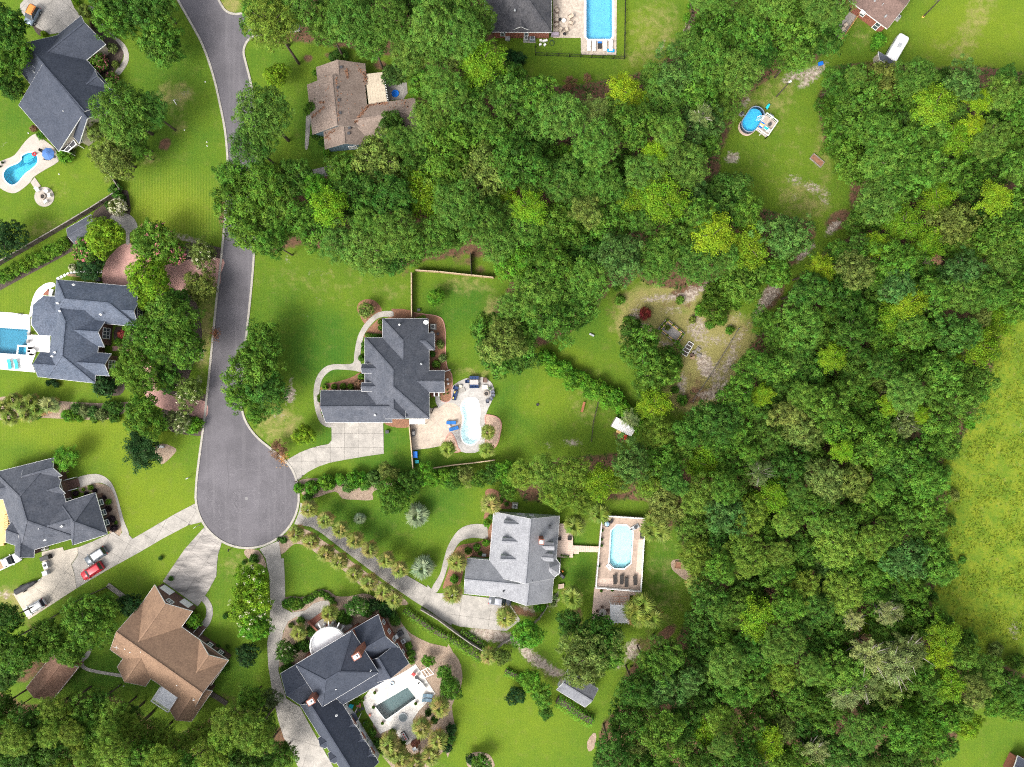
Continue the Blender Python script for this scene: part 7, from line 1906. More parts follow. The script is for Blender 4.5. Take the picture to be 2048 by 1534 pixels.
def chair(label, loc, heading, frame, pad, z=.1, w_=.62, group=None, arms=True):
    t = thing('garden_chair', label, 'chair', (0, 0, 0), group or label)
    mb = MB(); mb.obox((0, 0), (1, 0), w_, w_, .36, .46); mb.build('seat', pad, t)
    mb = MB(); mb.bar((-w_ / 2, 0, .44), (-w_ / 2 - .14, 0, .95), w_, .07); mb.build('backrest', pad, t)
    for s in (-1, 1):
        if arms: mb = MB(); mb.bar((-w_ / 2, s * w_ / 2, .62), (w_ / 2, s * w_ / 2, .62), .07, .05); mb.build('armrest', frame, t)
        for x in (-w_ / 2 + .05, w_ / 2 - .05):
            mb = MB(); mb.bar((x, s * (w_ / 2 - .04), 0), (x, s * (w_ / 2 - .04), .62 if arms else .38), .05); mb.build('leg', frame, t)
    place(t, loc, heading, z); return t
def sofa(label, loc, heading, base, pad, L=1.7, z=.1, cush=None):
    t = thing('outdoor_sofa', label, 'sofa', (0, 0, 0))
    mb = MB(); mb.obox((0, 0), (0, 1), L, .75, .12, .36); mb.build('base', base, t)
    mb = MB(); mb.obox((-.36, 0), (0, 1), L, .14, .12, .8); mb.build('backrest', pad, t)
    k = 3 if L > 1.6 else 2
    for i_ in range(k):
        y = -L / 2 + L * (i_ + .5) / k
        mb = MB(); mb.obox((.04, y), (0, 1), L / k - .04, .62, .36, .5, .96); mb.build('cushion', pad, t)
        if cush and i_ != 1: mb = MB(); mb.obox((-.18, y), (0, 1), .42, .2, .5, .85, .9); mb.build('throw_pillow', cush, t)
    for s in (-1, 1): mb = MB(); mb.obox((0, s * (L / 2 + .06)), (1, 0), .8, .12, .1, .6); mb.build('armrest', base, t)
    place(t, loc, heading, z); return t
def table(label, loc, top, leg, r=.55, z=.1, rect=None, heading=(1, 0), h_=.72):
    t = thing('garden_table', label, 'table', (0, 0, 0), label)
    mb = MB()
    if rect: mb.obox((0, 0), (1, 0), rect[0], rect[1], h_ - .05, h_)
    else: mb.cyl((0, 0), r, h_ - .05, h_, 26)
    mb.build('table_top', top, t)
    q_ = [(sx * (rect[0] / 2 - .1), sy * (rect[1] / 2 - .1)) for sx in (-1, 1) for sy in (-1, 1)] if rect else [(r * .6 * math.cos(a), r * .6 * math.sin(a)) for a in (.8, 2.4, 3.9, 5.5)]
    for p in q_: mb = MB(); mb.bar((*p, 0), (*p, h_ - .05), .06); mb.build('leg', leg, t)
    place(t, loc, heading, z); return t
def firepit(label, loc, m, r=.6, z=.08):
    t = thing('fire_pit', label, 'fire pit', (loc[0], loc[1], 0))
    n_ = 14
    for k in range(n_):
        a = 6.2832 * k / n_
        for lv in range(2):
            mb = MB(); aa = a + lv * .22; mb.obox((loc[0] + r * math.cos(aa), loc[1] + r * math.sin(aa)), (-math.sin(aa), math.cos(aa)), 6.2832 * r / n_ - .03, .2, z + .16 * lv, z + .16 * lv + .15); mb.build('stone', m, t)
    mb = MB(); mb.cyl(loc, r - .1, z, z + .12, 20); mb.build('ash_bed', DGREY, t)
    for k in range(3):
        a = k * 2.1; mb = MB(); mb.tube([(loc[0] - .3 * math.cos(a), loc[1] - .3 * math.sin(a), z + .16), (loc[0] + .3 * math.cos(a), loc[1] + .3 * math.sin(a), z + .28)], .05, 6); mb.build('log', WOODD, t)
    return t
def planter(label, loc, pot, col, r=.3, z=.1, group=None):
    t = thing('potted_plant', label, 'plant', (loc[0], loc[1], 0), group or label)
    mb = MB(); mb.cyl(loc, r * .75, z, z + r * 1.2, 14, r); mb.build('pot', pot, t)
    o = meshobj('foliage', CR['shrub'][0], None, t); o.location = (0, 0, z + r * 1.7); o.scale = (r * 1.3, r * 1.3, r * 1.2); o.color = (*GREEN[col], 1)
    return t
def hvac(label, loc, u, s=.85, z=.1, h_=.8, m=None):
    t = thing('air_conditioner', label, 'air conditioner', (loc[0], loc[1], 0), label)
    mb = MB(); mb.obox(loc, u, s + .3, s + .3, 0, z); mb.build('pad', CONC, t)
    mb = MB(); mb.obox(loc, u, s, s, z, z + h_); mb.build('cabinet', m or LGREY, t)
    mb = MB(); mb.cyl(loc, s * .36, z + h_, z + h_ + .012, 18); mb.build('fan_opening', BLACK, t)
    mb = MB()
    for k in range(3): mb.ring(loc, s * (.1 + .11 * k), s * (.12 + .11 * k), z + h_ + .012, z + h_ + .03, 18)
    mb.build('fan_guard', m or LGREY, t)
    return t
def bin_(label, loc, u, m, l_=.8, w_=.7, h_=1.0, z=.05, lid=None, group=None, name='storage_box', cat='box'):
    t = thing(name, label, cat, (loc[0], loc[1], 0), group)
    mb = MB(); mb.obox(loc, u, l_ * .92, w_ * .92, z, z + h_ * .9, 1.05); mb.build('body', m, t)
    mb = MB(); mb.obox(loc, u, l_, w_, z + h_ * .9, z + h_, .96); mb.build('lid', lid or m, t)
    mb = MB(); uu = Vector((u[0], u[1], 0)).normalized(); mb.bar(Vector((loc[0], loc[1], z + h_ + .02)) - uu * l_ * .2, Vector((loc[0], loc[1], z + h_ + .02)) + uu * l_ * .2, .05); mb.build('handle', lid or m, t)
    return t
def umbrella(label, loc, m, r=1.25, z=.1, h_=2.4):
    t = thing('parasol', label, 'umbrella', (loc[0], loc[1], 0))
    mb = MB(); mb.cyl(loc, .3, z, z + .1, 14); mb.build('base', DGREY, t)
    mb = MB(); mb.tube([(loc[0], loc[1], z), (loc[0], loc[1], h_ + .2)], .03, 7); mb.build('pole', LGREY, t)
    mb = MB(); n_ = 8
    pt = lambda k, rr, zz_: (loc[0] + rr * math.cos(6.2832 * k / n_ + .3), loc[1] + rr * math.sin(6.2832 * k / n_ + .3), zz_)
    for k in range(n_):
        mb.face([pt(k, r, h_ - .35), pt(k + 1, r, h_ - .35), pt(k + 1, r * .3, h_), pt(k, r * .3, h_)])
        mb.face([pt(k, r, h_ - .5), pt(k + 1, r, h_ - .5), pt(k + 1, r, h_ - .35), pt(k, r, h_ - .35)])
    cn = mb.build('canopy', m, t)
    mb = MB()
    for k in range(n_): mb.face([pt(k, r * .34, h_ + .02), pt(k + 1, r * .34, h_ + .02), (loc[0], loc[1], h_ + .16)])
    mb.build('vent_cap', m, cn)
    for k in range(n_): mb = MB(); mb.bar(pt(k, r * .3, h_ - .03), pt(k, r, h_ - .38), .03); mb.build('rib', LGREY, t)
    return t

NAVY = mat('navy_cushion', (.025, .05, .13), scale=4, obj_=True)
BLUEC = mat('blue_cushion', (.02, .13, .38), (.015, .10, .30), scale=4, obj_=True)
YEL = mat('yellow_cushion', (.80, .52, .12), scale=4, obj_=True)
TEALC = mat('teal_cushion', (.05, .36, .42), scale=4, obj_=True)
WHITC = mat('white_cushion', (.75, .75, .73), scale=4, obj_=True)
GREYC = mat('grey_cushion', (.26, .25, .24), scale=4, obj_=True)
BEIGE = mat('beige_cushion', (.50, .42, .33), scale=4, obj_=True)
BLKC = mat('black_wicker', (.025, .023, .022), (.04, .036, .034), scale=9, obj_=True)
BRNC = mat('brown_wicker', (.14, .09, .07), scale=9, obj_=True)
REDM = mat('red_plastic', (.55, .03, .03), rough=.4, obj_=True)
STONE = mat('fieldstone', (.36, .31, .26), (.24, .205, .175), scale=4, obj_=True)
TEAL = mat('turquoise_plastic', (.02, .50, .58), rough=.35, obj_=True)
BLUEP = mat('blue_plastic', (.01, .16, .62), rough=.35, obj_=True)
TERRA = mat('terracotta', (.42, .17, .09), scale=4, obj_=True)
# pale pool terrace
lounger('bright blue sun lounger beside the pale freeform pool', w1('k', 365, 895), hd('k', 300, 895, 440, 895), BLACK, BLUEC)
lounger('bright blue sun lounger beside the pale freeform pool', w1('k', 410, 998), hd('k', 340, 1020, 480, 980), BLACK, BLUEC)
table('small side table between the two bright blue loungers', w1('k', 335, 960), LGREY, BLACK, .24, .11, h_=.4)
table('grey outdoor dining table between two navy benches', w1('k', 755, 207), mat('grey_table_top', (.42, .38, .36), scale=3, obj_=True), DGREY, rect=(1.7, .95))
for y, hh_ in ((140, -1), (272, 1)): sofa('navy bench seat on the ' + ('pool' if y > 200 else 'lawn') + ' side of the grey dining table', w1('k', 757, y), (0, hh_), DGREY, NAVY, 1.75)
chair('navy chair at the end of the grey dining table', w1('k', 645, 195), (1, 0), BLACK, NAVY)
sofa('navy corner sofa with yellow pillows beside the straw bed', w1('k', 430, 430), hd('k', 400, 420, 470, 440), DGREY, NAVY, 1.75, cush=YEL)
chair('dark navy swivel chair beside the corner sofa', w1('k', 450, 308), hd('k', 450, 308, 520, 340), BLACK, NAVY, w_=.8)
table('small cream side table near the swivel chair', w1('k', 522, 278), mat('cream_top', (.62, .55, .42), obj_=True), WOODT, rect=(.55, .45), h_=.45)
table('pale umbrella base slab near the navy sofa', w1('k', 545, 345), CONC, CONC, rect=(1.3, .9), heading=(1, .4), h_=.14)
table('yellow and white coffee table near the fire pit', w1('k', 935, 293), mat('yellow_white_top', (.85, .76, .45), (.80, .80, .78), scale=2.5, obj_=True), BRNC, rect=(1.1, .72), h_=.45)
firepit('round stone fire pit on the pale pool terrace', w1('k', 963, 400), STONE, .5, .1)
for x, y in ((1062, 377), (1068, 425), (1038, 480), (980, 525)): chair('grey armchair round the fire pit of the pale pool terrace', w1('k', x, y), hd('k', x, y, 963, 400), DGREY, mat('slate_cushion', (.13, .14, .18), obj_=True), w_=.6)
chair('brown wicker recliner at the top of the pale pool terrace', w1('k', 940, 180), (0, -1), BRNC, BRNC, w_=.8)
planter('potted plant beside the coffee table', w1('k', 1022, 315), DGREY, 'silver', .28)
for x, y in ((300, 160), (312, 233)): 
    p = w1('k', x, y); t = thing('stepping_stone', 'round white stepping stone in the straw bed', 'stone', p, 'white stones in the straw bed'); mb = MB(); mb.cyl(p, .23, .03, .1, 16, .2); mb.build('stone', COPW, t)
for x, y, m in ((295, 343, WHITE), (300, 402, TEAL), (236, 412, BLACK)):
    planter('small pot in the straw bed by the back wing', w1('k', x, y), m, 'mid', .14, .05)
t = thing('log_bench', 'curved dark timber edging pile beside the patio', 'timber', w1('k', 80, 640))
for k, (x0, y0, x1, y1) in enumerate(((30, 720, 60, 650), (60, 650, 135, 620), (20, 740, 45, 690))):
    mb = MB(); a, b_ = W('k', [(x0, y0), (x1, y1)], .2); mb.tube([a, b_], .1, 7); mb.build('log', WOODD, t)
t = thing('awning', 'white metal awning panel on the charcoal house', 'awning', w1('a', 1175, 1335))
q = W('a', [(1088, 1308), (1262, 1308), (1258, 1360), (1090, 1360)], 2.4)
for k in range(8): mb = MB(); a, b_ = q[0].lerp(q[1], (k + .5) / 8), q[3].lerp(q[2], (k + .5) / 8); mb.bar(a, b_ - Vector((0, 0, .25)), (q[1] - q[0]).length / 8 - .01, .05); mb.build('slat', SIDEW, t)
for k in (2, 3): mb = MB(); mb.bar((q[k].x, q[k].y, 0), (q[k].x, q[k].y, 2.2), .1); mb.build('post', WHITE, t)
hvac('pale air conditioner beside the straw bed of the charcoal house', w1('a', 1352, 295), (1, 0), .95, m=mat('pale_cabinet', (.5, .5, .46)))
bin_('white utility cabinet beside the air conditioner', w1('a', 1342, 350), (1, 0), LGREY, .6, .35, .7)
bin_('dark grey utility box in the straw bed', w1('a', 1404, 372), (1, 0), DGREY, .5, .5, .5)
bin_('dark grey utility box on the back lawn by the fence', w1('a', 1195, 112), (1, .1), DGREY, .6, .5, .5)
bin_('dark grey utility box on the lawn by the garage drive', w1('a', 850, 1443), (1, .05), DGREY, .7, .6, .6)
t = thing('barbecue', 'black gas barbecue against the side fence', 'barbecue', w1('a', 1137, 1455)); p = w1('a', 1137, 1455)
mb = MB(); mb.obox(p, (0, 1), 1.3, .55, .1, .8); mb.build('cart', DGREY, t); mb = MB(); mb.obox(p, (0, 1), .8, .55, .8, 1.15, .8); mb.build('hood', mat('grill_hood', (.17, .16, .15), rough=.35), t); mb = MB(); mb.bar((p.x + .3, p.y - .35, 1.0), (p.x + .3, p.y + .35, 1.0), .04); mb.build('handle', LGREY, t)
bin_('royal blue covered pump box inside the side fence', w1('F', 1172, 1362), (0, 1), BLUEP, 1.3, .9, .9, lid=BLUEP)
bin_('turquoise crate below the blue pump box', w1('F', 1181, 1410), (1, 0), TEAL, .75, .65, .5)

# slate house terrace
firepit('round stone fire pit on the small circular patio', w1('A', 320, 1437), STONE, .5)
for x, y in ((287, 1392), (350, 1402), (372, 1432), (347, 1476)): chair('white slatted chair round the circular patio fire pit', w1('A', x, y), hd('A', x, y, 320, 1437), WHITE, WHITC, .08, .6)
umbrella('royal blue octagonal parasol beside the curved blue pool', w1('A', 345, 1120, 2.3), mat('blue_canvas', (.06, .14, .34), (.05, .12, .30), scale=3))
table('round table under the royal blue parasol', w1('A', 352, 1128), LGREY, BLACK, .5)
for a in (.5, 2.6, 4.6):
    c = w1('A', 352, 1128) + Vector((math.cos(a), math.sin(a), 0)) * 1.0; chair('dark chair at the parasol table', c, (-math.cos(a), -math.sin(a)), BLACK, BLKC, .1, .55)
t = thing('pool_float', 'red inflatable pool toy at the pool steps', 'pool toy', w1('A', 255, 1128)); mb = MB(); p = w1('A', 255, 1128); mb.ring(p, .2, .42, .12, .3, 16); mb.build('ring', REDM, t); mb = MB(); mb.tube([p + Vector((.3, 0, .2)), p + Vector((.45, .1, .5)), p + Vector((.55, .05, .55))], .1, 8); mb.build('neck', REDM, t)
for x, y in ((28, 1192), (8, 1220)): planter('dark pot on the rim of the curved pool deck', w1('A', x, y), BLACK, 'dark', .2)
# teal pool
for x in (72, 115): lounger('teal sun lounger on the white paving by the teal pool', w1('E', x, 1050), (-.12, 1), WHITE, TEALC)
chair('small grey chair on the white paving by the spa', w1('E', 196, 858), (-1, 0), LGREY, GREYC); chair('small grey chair on the white paving by the spa', w1('E', 190, 905), (-1, 0), LGREY, GREYC)
table('white table with dark chairs on the paving corner', w1('E', 228, 968), WHITE, WHITE, .5)
for k in range(3): chair('dark chair at the white paving table', w1('E', 222 + 4 * k, 948 + 20 * k) + Vector((-.5 if k == 1 else -.3, 0, 0)), (1, 0), BLACK, BLKC, .1, .42)
table('low grey table on the far paving of the teal pool', w1('E', 125, 740), LGREY, LGREY, rect=(1.2, .5), h_=.4)
t = thing('outdoor_kitchen', 'curved stepping stone edge and timber bench beside the blue grey house', 'paving', w1('E', 500, 480))
for k in range(14):
    x = 372 + 21 * k; y = 502 - 44 * math.sin(min(1, k / 6) * 1.45)
    p = w1('E', x, y); mb = MB(); mb.obox(p, (1, .12 + (.6 if k < 4 else 0)), .52, .5, 0, .1); mb.build('stone', COPW, t)
t = thing('garden_bench', 'long timber bench against the blue grey house', 'bench', w1('E', 490, 492)); a, b_ = W('E', [(432, 484), (560, 496)], .45)
for k in range(4): mb = MB(); o_ = Vector((0, .12 * k, 0)); mb.bar(a + o_, b_ + o_, .1, .05); mb.build('slat', WOODT, t)
for s in (0, .5, 1): p = a.lerp(b_, s); mb = MB(); mb.bar((p.x, p.y + .2, 0), (p.x, p.y + .2, .43), .4, .08); mb.build('leg', WOODD, t)
bin_('dark planter box at the corner of the parking court', w1('E', 635, 510), (1, .1), DGREY, .9, .8, .6)
t = thing('spiral_trellis', 'white railed side steps behind the blue grey house', 'steps', w1('E', 335, 585))
for k in range(4): mb = MB(); mb.prism(W('E', [(318 + 2 * k, 572 + 10 * k), (345, 572 + 10 * k), (345, 582 + 10 * k), (318 + 2 * k, 582 + 10 * k)]), 0, .2 + .15 * k); mb.build('step', WHITE, t)
mb = MB(); mb.prism(W('E', [(278, 606), (312, 570), (322, 608)]), 0, .3); mb.build('landing', BRICKM, t)
# stone pool terrace
for x, y in ((1378, 940), (1372, 976)): lounger('slate blue sun lounger by the grey bottomed pool', w1('M', x, y), (-1, .1), LGREY, mat('slate_blue_cushion', (.16, .24, .30), obj_=True))
for x, y in ((1330, 860), (1305, 830)): lounger('white sun lounger by the grey bottomed pool', w1('M', x, y), (.8, -.6), WHITE, WHITC)
chair('red chair on the corner of the stone pool terrace', w1('M', 1262, 765), (-.6, -.8), REDM, REDM)
table('dark table beside the red chair', w1('M', 1290, 785), BLACK, BLACK, .4)
t = thing('swim_ring', 'blue inflatable swim ring on the white stone paving', 'swim ring', w1('M', 1085, 845)); p = w1('M', 1085, 845); mb = MB(); mb.tube([p + Vector((.36 * math.cos(a), .36 * math.sin(a), .22)) for a in np.linspace(0, 6.2832, 21)], .11, 8, False); mb.build('ring', mat('blue_vinyl', (.25, .38, .50), (.5, .55, .6), scale=5), t)
t = thing('beach_ball', 'red inflatable ball on the white stone paving', 'ball', w1('M', 905, 1100)); p = w1('M', 905, 1100); mb = MB(); mb.dome((p.x, p.y, .38), .28, .28, 14, 5); mb.dome((p.x, p.y, .38), .28, -.28, 14, 5); mb.build('ball', mat('red_white_vinyl', (.6, .06, .03), (.7, .4, .3), scale=3), t)
chair('turquoise garden chair on the grass by the garage wing', w1('M', 755, 1027), (1, -.3), TEAL, TEAL, 0, .7); chair('pink garden chair on the grass by the garage wing', w1('M', 812, 1015), (-1, .2), mat('pink_plastic', (.55, .16, .17), obj_=True), mat('pink_plastic', (.55, .16, .17)), 0, .7)
for k in range(3):
    a = w1('M', 790 + 26 * k, 1080 - 13 * k); mb = MB(); mb.obox(a, (.86, .5), .5, .6, 0, .06); tag(mb.build('stepping_slab', DGREY), 'dark stepping slab beside the garage wing', 'paving', 'stepping slabs by the garage wing')
hvac('grey air conditioner at the brick house side wall', w1('M', 1155, 430), (.86, .5), 1.0, m=DGREY); hvac('smaller air conditioner at the brick house side wall', w1('M', 1180, 492), (.86, .5), .8)
bin_('white meter cabinet against the brick side wall', w1('M', 1128, 448), (.5, -.86), WHITE, .8, .4, 1.4)
sheet('patio', W('M', [(1125, 400), (1185, 380), (1240, 490), (1170, 520)]), .04, CONC, thick=.04)
t = thing('arbour', 'white timber arbour at the edge of the stone pool terrace', 'arbour', w1('M', 1375, 755))
q = W('M', [(1318, 750), (1378, 715), (1425, 770), (1352, 800)], 2.2)
for k in range(4): mb = MB(); mb.bar((q[k].x, q[k].y, 0), q[k], .12); mb.build('post', WHITE, t); mb = MB(); mb.bar(q[k], q[(k + 1) % 4], .1); mb.build('beam', WHITE, t)
for s in (.33, .66): mb = MB(); mb.bar(q[0].lerp(q[1], s), q[3].lerp(q[2], s), .08); mb.build('slat', WHITE, t)
t = thing('outdoor_fireplace', 'brick outdoor fireplace at the end of the stone terrace', 'fireplace', w1('M', 1280, 1320)); p = w1('M', 1280, 1320)
mb = MB(); mb.obox(p, (.86, .5), 1.6, .9, 0, 1.2); mb.build('hearth', BRICKM, t); mb = MB(); mb.obox(p + Vector((.1, -.1, 0)), (.86, .5), .8, .7, 1.2, 3.0, .8); mb.build('stack', BRICKM, t); mb = MB(); mb.obox(p + Vector((.1, -.1, 0)), (.86, .5), .8, .7, 3.0, 3.1); mb.build('cap', WHITE, t)
table('square stone table beside the outdoor fireplace', w1('M', 1285, 1395), STONE, STONE, rect=(1.1, 1.0), heading=(.86, .5), h_=.5)
t = thing('planter_box', 'white trough with red flowers on the stone terrace', 'planter', w1('M', 1190, 1275)); p = w1('M', 1190, 1275)
mb = MB(); mb.obox(p, (.5, -.86), 1.9, .8, .1, .45); mb.build('trough', DGREY, t); mb = MB(); mb.obox(p, (.5, -.86), 1.7, .62, .45, .5); mb.build('gravel', COPW, t)
for k in range(3): mb = MB(); c = p + Vector((.5, -.86, 0)) * (k - 1) * .5; mb.dome((c.x, c.y, .48), .16, .22, 8, 3); mb.build('flower', REDM, t)
for x, y in ((935, 1035), (1008, 1165), (1280, 1005), (945, 915), (848, 975)): planter('potted shrub on the rim of the stone pool terrace', w1('M', x, y), TERRA, 'mid', .26)
bin_('round grey bin in the garage wing bed', w1('M', 865, 1165), (1, 0), LGREY, .6, .6, .8)
t = thing('bay_window', 'dark lean-to entry canopy on the white garage wall', 'canopy', w1('M', 775, 1125)); q = W('M', [(745, 1100), (780, 1085), (808, 1140), (785, 1165)], 2.5); mb = MB(); mb.prism(q, 2.45, 2.55, bottom=True); mb.build('roof', SLATE, t)
for k in (1, 2): mb = MB(); mb.bar((q[k].x, q[k].y, 0), (q[k].x, q[k].y, 2.45), .1); mb.build('post', WHITE, t)
# top pool
for x in (1158, 1195, 1275, 1318): lounger('white sun lounger at the end of the large rectangular pool', w1('C', x, 345), (0, 1), WHITE, WHITC)
t = thing('pool_mat', 'black and blue pool mat between the white loungers', 'mat', w1('C', 1240, 332)); p = w1('C', 1240, 332)
for k in range(4): mb = MB(); mb.obox(p + Vector((0, -.55 + .37 * k, 0)), (1, 0), .85, .35, .1, .17); mb.build('panel', BLKC if k < 3 else BLUEP, t)
t = thing('pool_float', 'bright blue inflatable float by the white loungers', 'pool toy', w1('C', 1320, 372)); p = w1('C', 1320, 372)
for k in range(4): mb = MB(); mb.tube([p + Vector((-.7, -.2 + .15 * k, .2)), p + Vector((.7, -.3 + .15 * k, .2))], .09, 7); mb.build('tube', mat('azure_vinyl', (.01, .35, .75), rough=.35), t)
for x, y, a in ((925, 85, 0), (922, 190, 0), (952, 222, 1), (995, 225, 2), (1025, 132, 3), (1025, 178, 3)):
    chair('wicker armchair with pale cushion in the travertine seating circle', w1('C', x, y), hd('C', x, y, 975, 160), BRNC, BEIGE, .1, .75)
sofa('wicker sofa with pale cushions in the travertine seating circle', w1('C', 924, 138), (1, 0), BRNC, BEIGE, 1.6)
table('round white table in the travertine seating circle', w1('C', 975, 160), WHITE, WHITE, .4, h_=.5); table('small dark table in the travertine seating circle', w1('C', 948, 150), BLACK, BLACK, rect=(.4, .6), h_=.4)
t = thing('kettle_grill', 'black round kettle grill on the travertine edge', 'grill', w1('C', 980, 262)); p = w1('C', 980, 262); mb = MB(); mb.cyl(p, .18, .7, .85, 14, .32); mb.build('bowl', BLACK, t); mb = MB(); mb.dome((p.x, p.y, .86), .32, .26, 14, 4); mb.build('lid', BLACK, t)
for k in range(3): a = 2.1 * k; mb = MB(); mb.bar((p.x + .3 * math.cos(a), p.y + .3 * math.sin(a), .1), (p.x + .1 * math.cos(a), p.y + .1 * math.sin(a), .75), .04); mb.build('leg', BLACK, t)
t = thing('covered_furniture', 'mauve covered long seat beside the dark roofed house', 'furniture', w1('C', 912, 258)); p = w1('C', 912, 258); mb = MB(); mb.obox(p, (1, 0), 1.7, .75, .1, .7, .85); mb.build('cover', mat('mauve_cover', (.30, .25, .30), scale=3, bump=.3), t); mb = MB(); mb.obox(p, (1, 0), 1.72, .1, .1, .4, .95); mb.build('strap', DGREY, t)
hvac('grey air conditioner behind the dark roofed house', w1('C', 702, 292), (1, 0), .8); hvac('larger grey air conditioner behind the dark roofed house', w1('C', 746, 290), (1, 0), 1.05, m=mat('blue_grey_cabinet', (.24, .28, .31)))
bin_('white generator box behind the dark roofed house', w1('C', 567, 290), (1, 0), LGREY, 1.0, .7, .7, name='generator', cat='generator')
for k, (x, y) in enumerate(((808, 300), (830, 305), (848, 300), (805, 330), (838, 332))): bin_('white plastic crate heaped on the grass behind the dark roofed house', w1('C', x, y), (1, .2 * k), WHITE, .5, .4, .4, group='white crates behind the dark roofed house')
bin_('grey plastic cart by the back wall of the dark roofed house', w1('C', 795, 262), (1, 0), LGREY, .8, .6, .8)
t = thing('garden_hose', 'coiled dark garden hose on the grass behind the dark roofed house', 'hose', w1('C', 890, 315)); p = w1('C', 890, 315)
mb = MB(); mb.tube([p + Vector(((.35 + .02 * k / 6) * math.cos(k * .5), (.5 + .02 * k / 6) * math.sin(k * .5), .04 + .004 * k)) for k in range(40)], .03, 5); mb.build('coil', mat('hose_green', (.03, .06, .03)), t); mb = MB(); mb.tube([p + Vector((.4, 0, .05)), p + Vector((.9, .5, .04)), p + Vector((.3, 1.0, .04))], .025, 5); mb.build('end', mat('hose_green', (.03, .06, .03)), t)
# oval pool yard
t = thing('ride_on_toy', 'turquoise plastic toy near the above ground pool', 'toy', w1('j', 1140, 375)); p = w1('j', 1140, 375); mb = MB(); mb.obox(p, (.5, .86), .9, .55, .08, .35, .8); mb.build('body', TEAL, t); mb = MB(); mb.obox(p + Vector((.2, .3, 0)), (.5, .86), .35, .45, .35, .6, .8); mb.build('hood', TEAL, t)
for s in (-1, 1): mb = MB(); mb.tube([p + Vector((s * .3, -.3, .15)), p + Vector((s * .38, -.35, .15))], .15, 10); mb.build('wheel', BLACK, t)
bin_('royal blue plastic tub at the sandy wood edge', w1('D', 767, 380), (1, .3), BLUEP, .9, .7, .5)
t = thing('pool_pump', 'dark pool pump on a slab beside the above ground pool', 'pump', w1('j', 350, 590)); p = w1('j', 350, 590); mb = MB(); mb.obox(p, (.5, .86), 1.0, .8, 0, .1); mb.build('slab', CONC_D, t); mb = MB(); mb.cyl(p, .26, .1, .8, 14, .22); mb.build('tank', DGREY, t); mb = MB(); mb.tube([p + Vector((.1, -.2, .3)), p + Vector((.5, -.3, .3))], .14, 8); mb.build('motor', LGREY, t)
table('dark table on the timber pool deck', w1('j', 1190, 930, 1.1), DGREY, BLACK, .35, 1.1)
chair('turquoise chair on the timber pool deck', w1('j', 1065, 1040, 1.1), (-.8, .5), WHITE, TEAL, 1.1, .6); chair('white chair on the timber pool deck', w1('j', 1140, 1110, 1.1), (-.8, .5), WHITE, WHITC, 1.1, .6)
t = thing('patterned_towel', 'striped towel laid on the timber pool deck', 'towel', w1('j', 940, 920, 1.1)); 
for k in range(4): mb = MB(); q = W('j', [(880 + 25 * k, 970 - 40 * k), (965 + 25 * k, 1030 - 40 * k), (990 + 25 * k, 992 - 40 * k), (905 + 25 * k, 932 - 40 * k)], 1.1); mb.prism(q, 1.1, 1.13); mb.build('stripe', (BLUEP, WHITC, YEL, BLUEP)[k], t)
t = thing('raised_bed', 'brown raised garden bed frame on the worn lawn', 'garden bed', w1('D', 748, 948)); q = W('D', [(727, 908), (790, 960), (768, 990), (705, 935)])
mb = MB(); mb.prism(q, 0, .2); mb.build('soil', STRAW, t)
for k in range(4): mb = MB(); mb.bar(q[k] + Vector((0, 0, .17)), q[(k + 1) % 4] + Vector((0, 0, .17)), .12, .34); mb.build('board', WOODG, t)
for x, y in ((880, 205), (897, 180), (914, 155)): chair('beige cushioned chair on the patio of the mauve brown house', w1('D', x, y), (.6, .4), BLACK, BEIGE, .05, .85)
t = thing('covered_grill', 'black covered grill by the wall of the mauve brown house', 'grill', w1('D', 935, 50)); p = w1('D', 935, 50); mb = MB(); mb.obox(p, (.8, -.6), 1.2, .7, 0, 1.0, .85); mb.build('cover', BLACK, t); mb = MB(); mb.obox(p, (.8, -.6), 1.3, .75, 0, .15); mb.build('hem', DGREY, t)
hvac('small air conditioner beside the mauve brown house', w1('D', 1220, 110), (.8, -.6), .7)
# vegetable garden
t = thing('raised_garden', 'large timber framed raised bed with young plants inside', 'garden bed', w1('G', 1090, 585)); q = W('G', [(1062, 505), (1178, 600), (1128, 668), (1005, 570)])
mb = MB(); mb.prism(q, 0, .08); mb.build('gravel', mat('grey_gravel', (.27, .26, .25), (.2, .19, .185), scale=3, speck=.2), t)
inn = [sum(q, Vector()) / 4 + (p - sum(q, Vector()) / 4) * .8 for p in q]
for k in range(4):
    mb = MB(); mb.bar(q[k] + Vector((0, 0, .3)), q[(k + 1) % 4] + Vector((0, 0, .3)), .14, .6); mb.build('board', WOODG, t)
    mb = MB(); mb.bar(inn[k] + Vector((0, 0, .35)), inn[(k + 1) % 4] + Vector((0, 0, .35)), .1, .7); mb.build('inner_board', WOODY, t)
for k in range(11): 
    s_ = k / 11 * 4; i_ = int(s_); p = q[i_].lerp(q[(i_ + 1) % 4], s_ - i_).lerp(inn[i_].lerp(inn[(i_ + 1) % 4], s_ - i_), .6) - origin(t)
    o = meshobj('seedling', CR['shrub'][k % 3], None, t); o.location = (p.x, p.y, .6); o.scale = (.32, .32, .3); o.color = (*GREEN['bright'], 1)
t = thing('garden_trays', 'white framed timber planting trays beside the large raised bed', 'garden bed', w1('G', 1192, 697)); q = W('G', [(1205, 648), (1235, 665), (1190, 745), (1152, 722)])
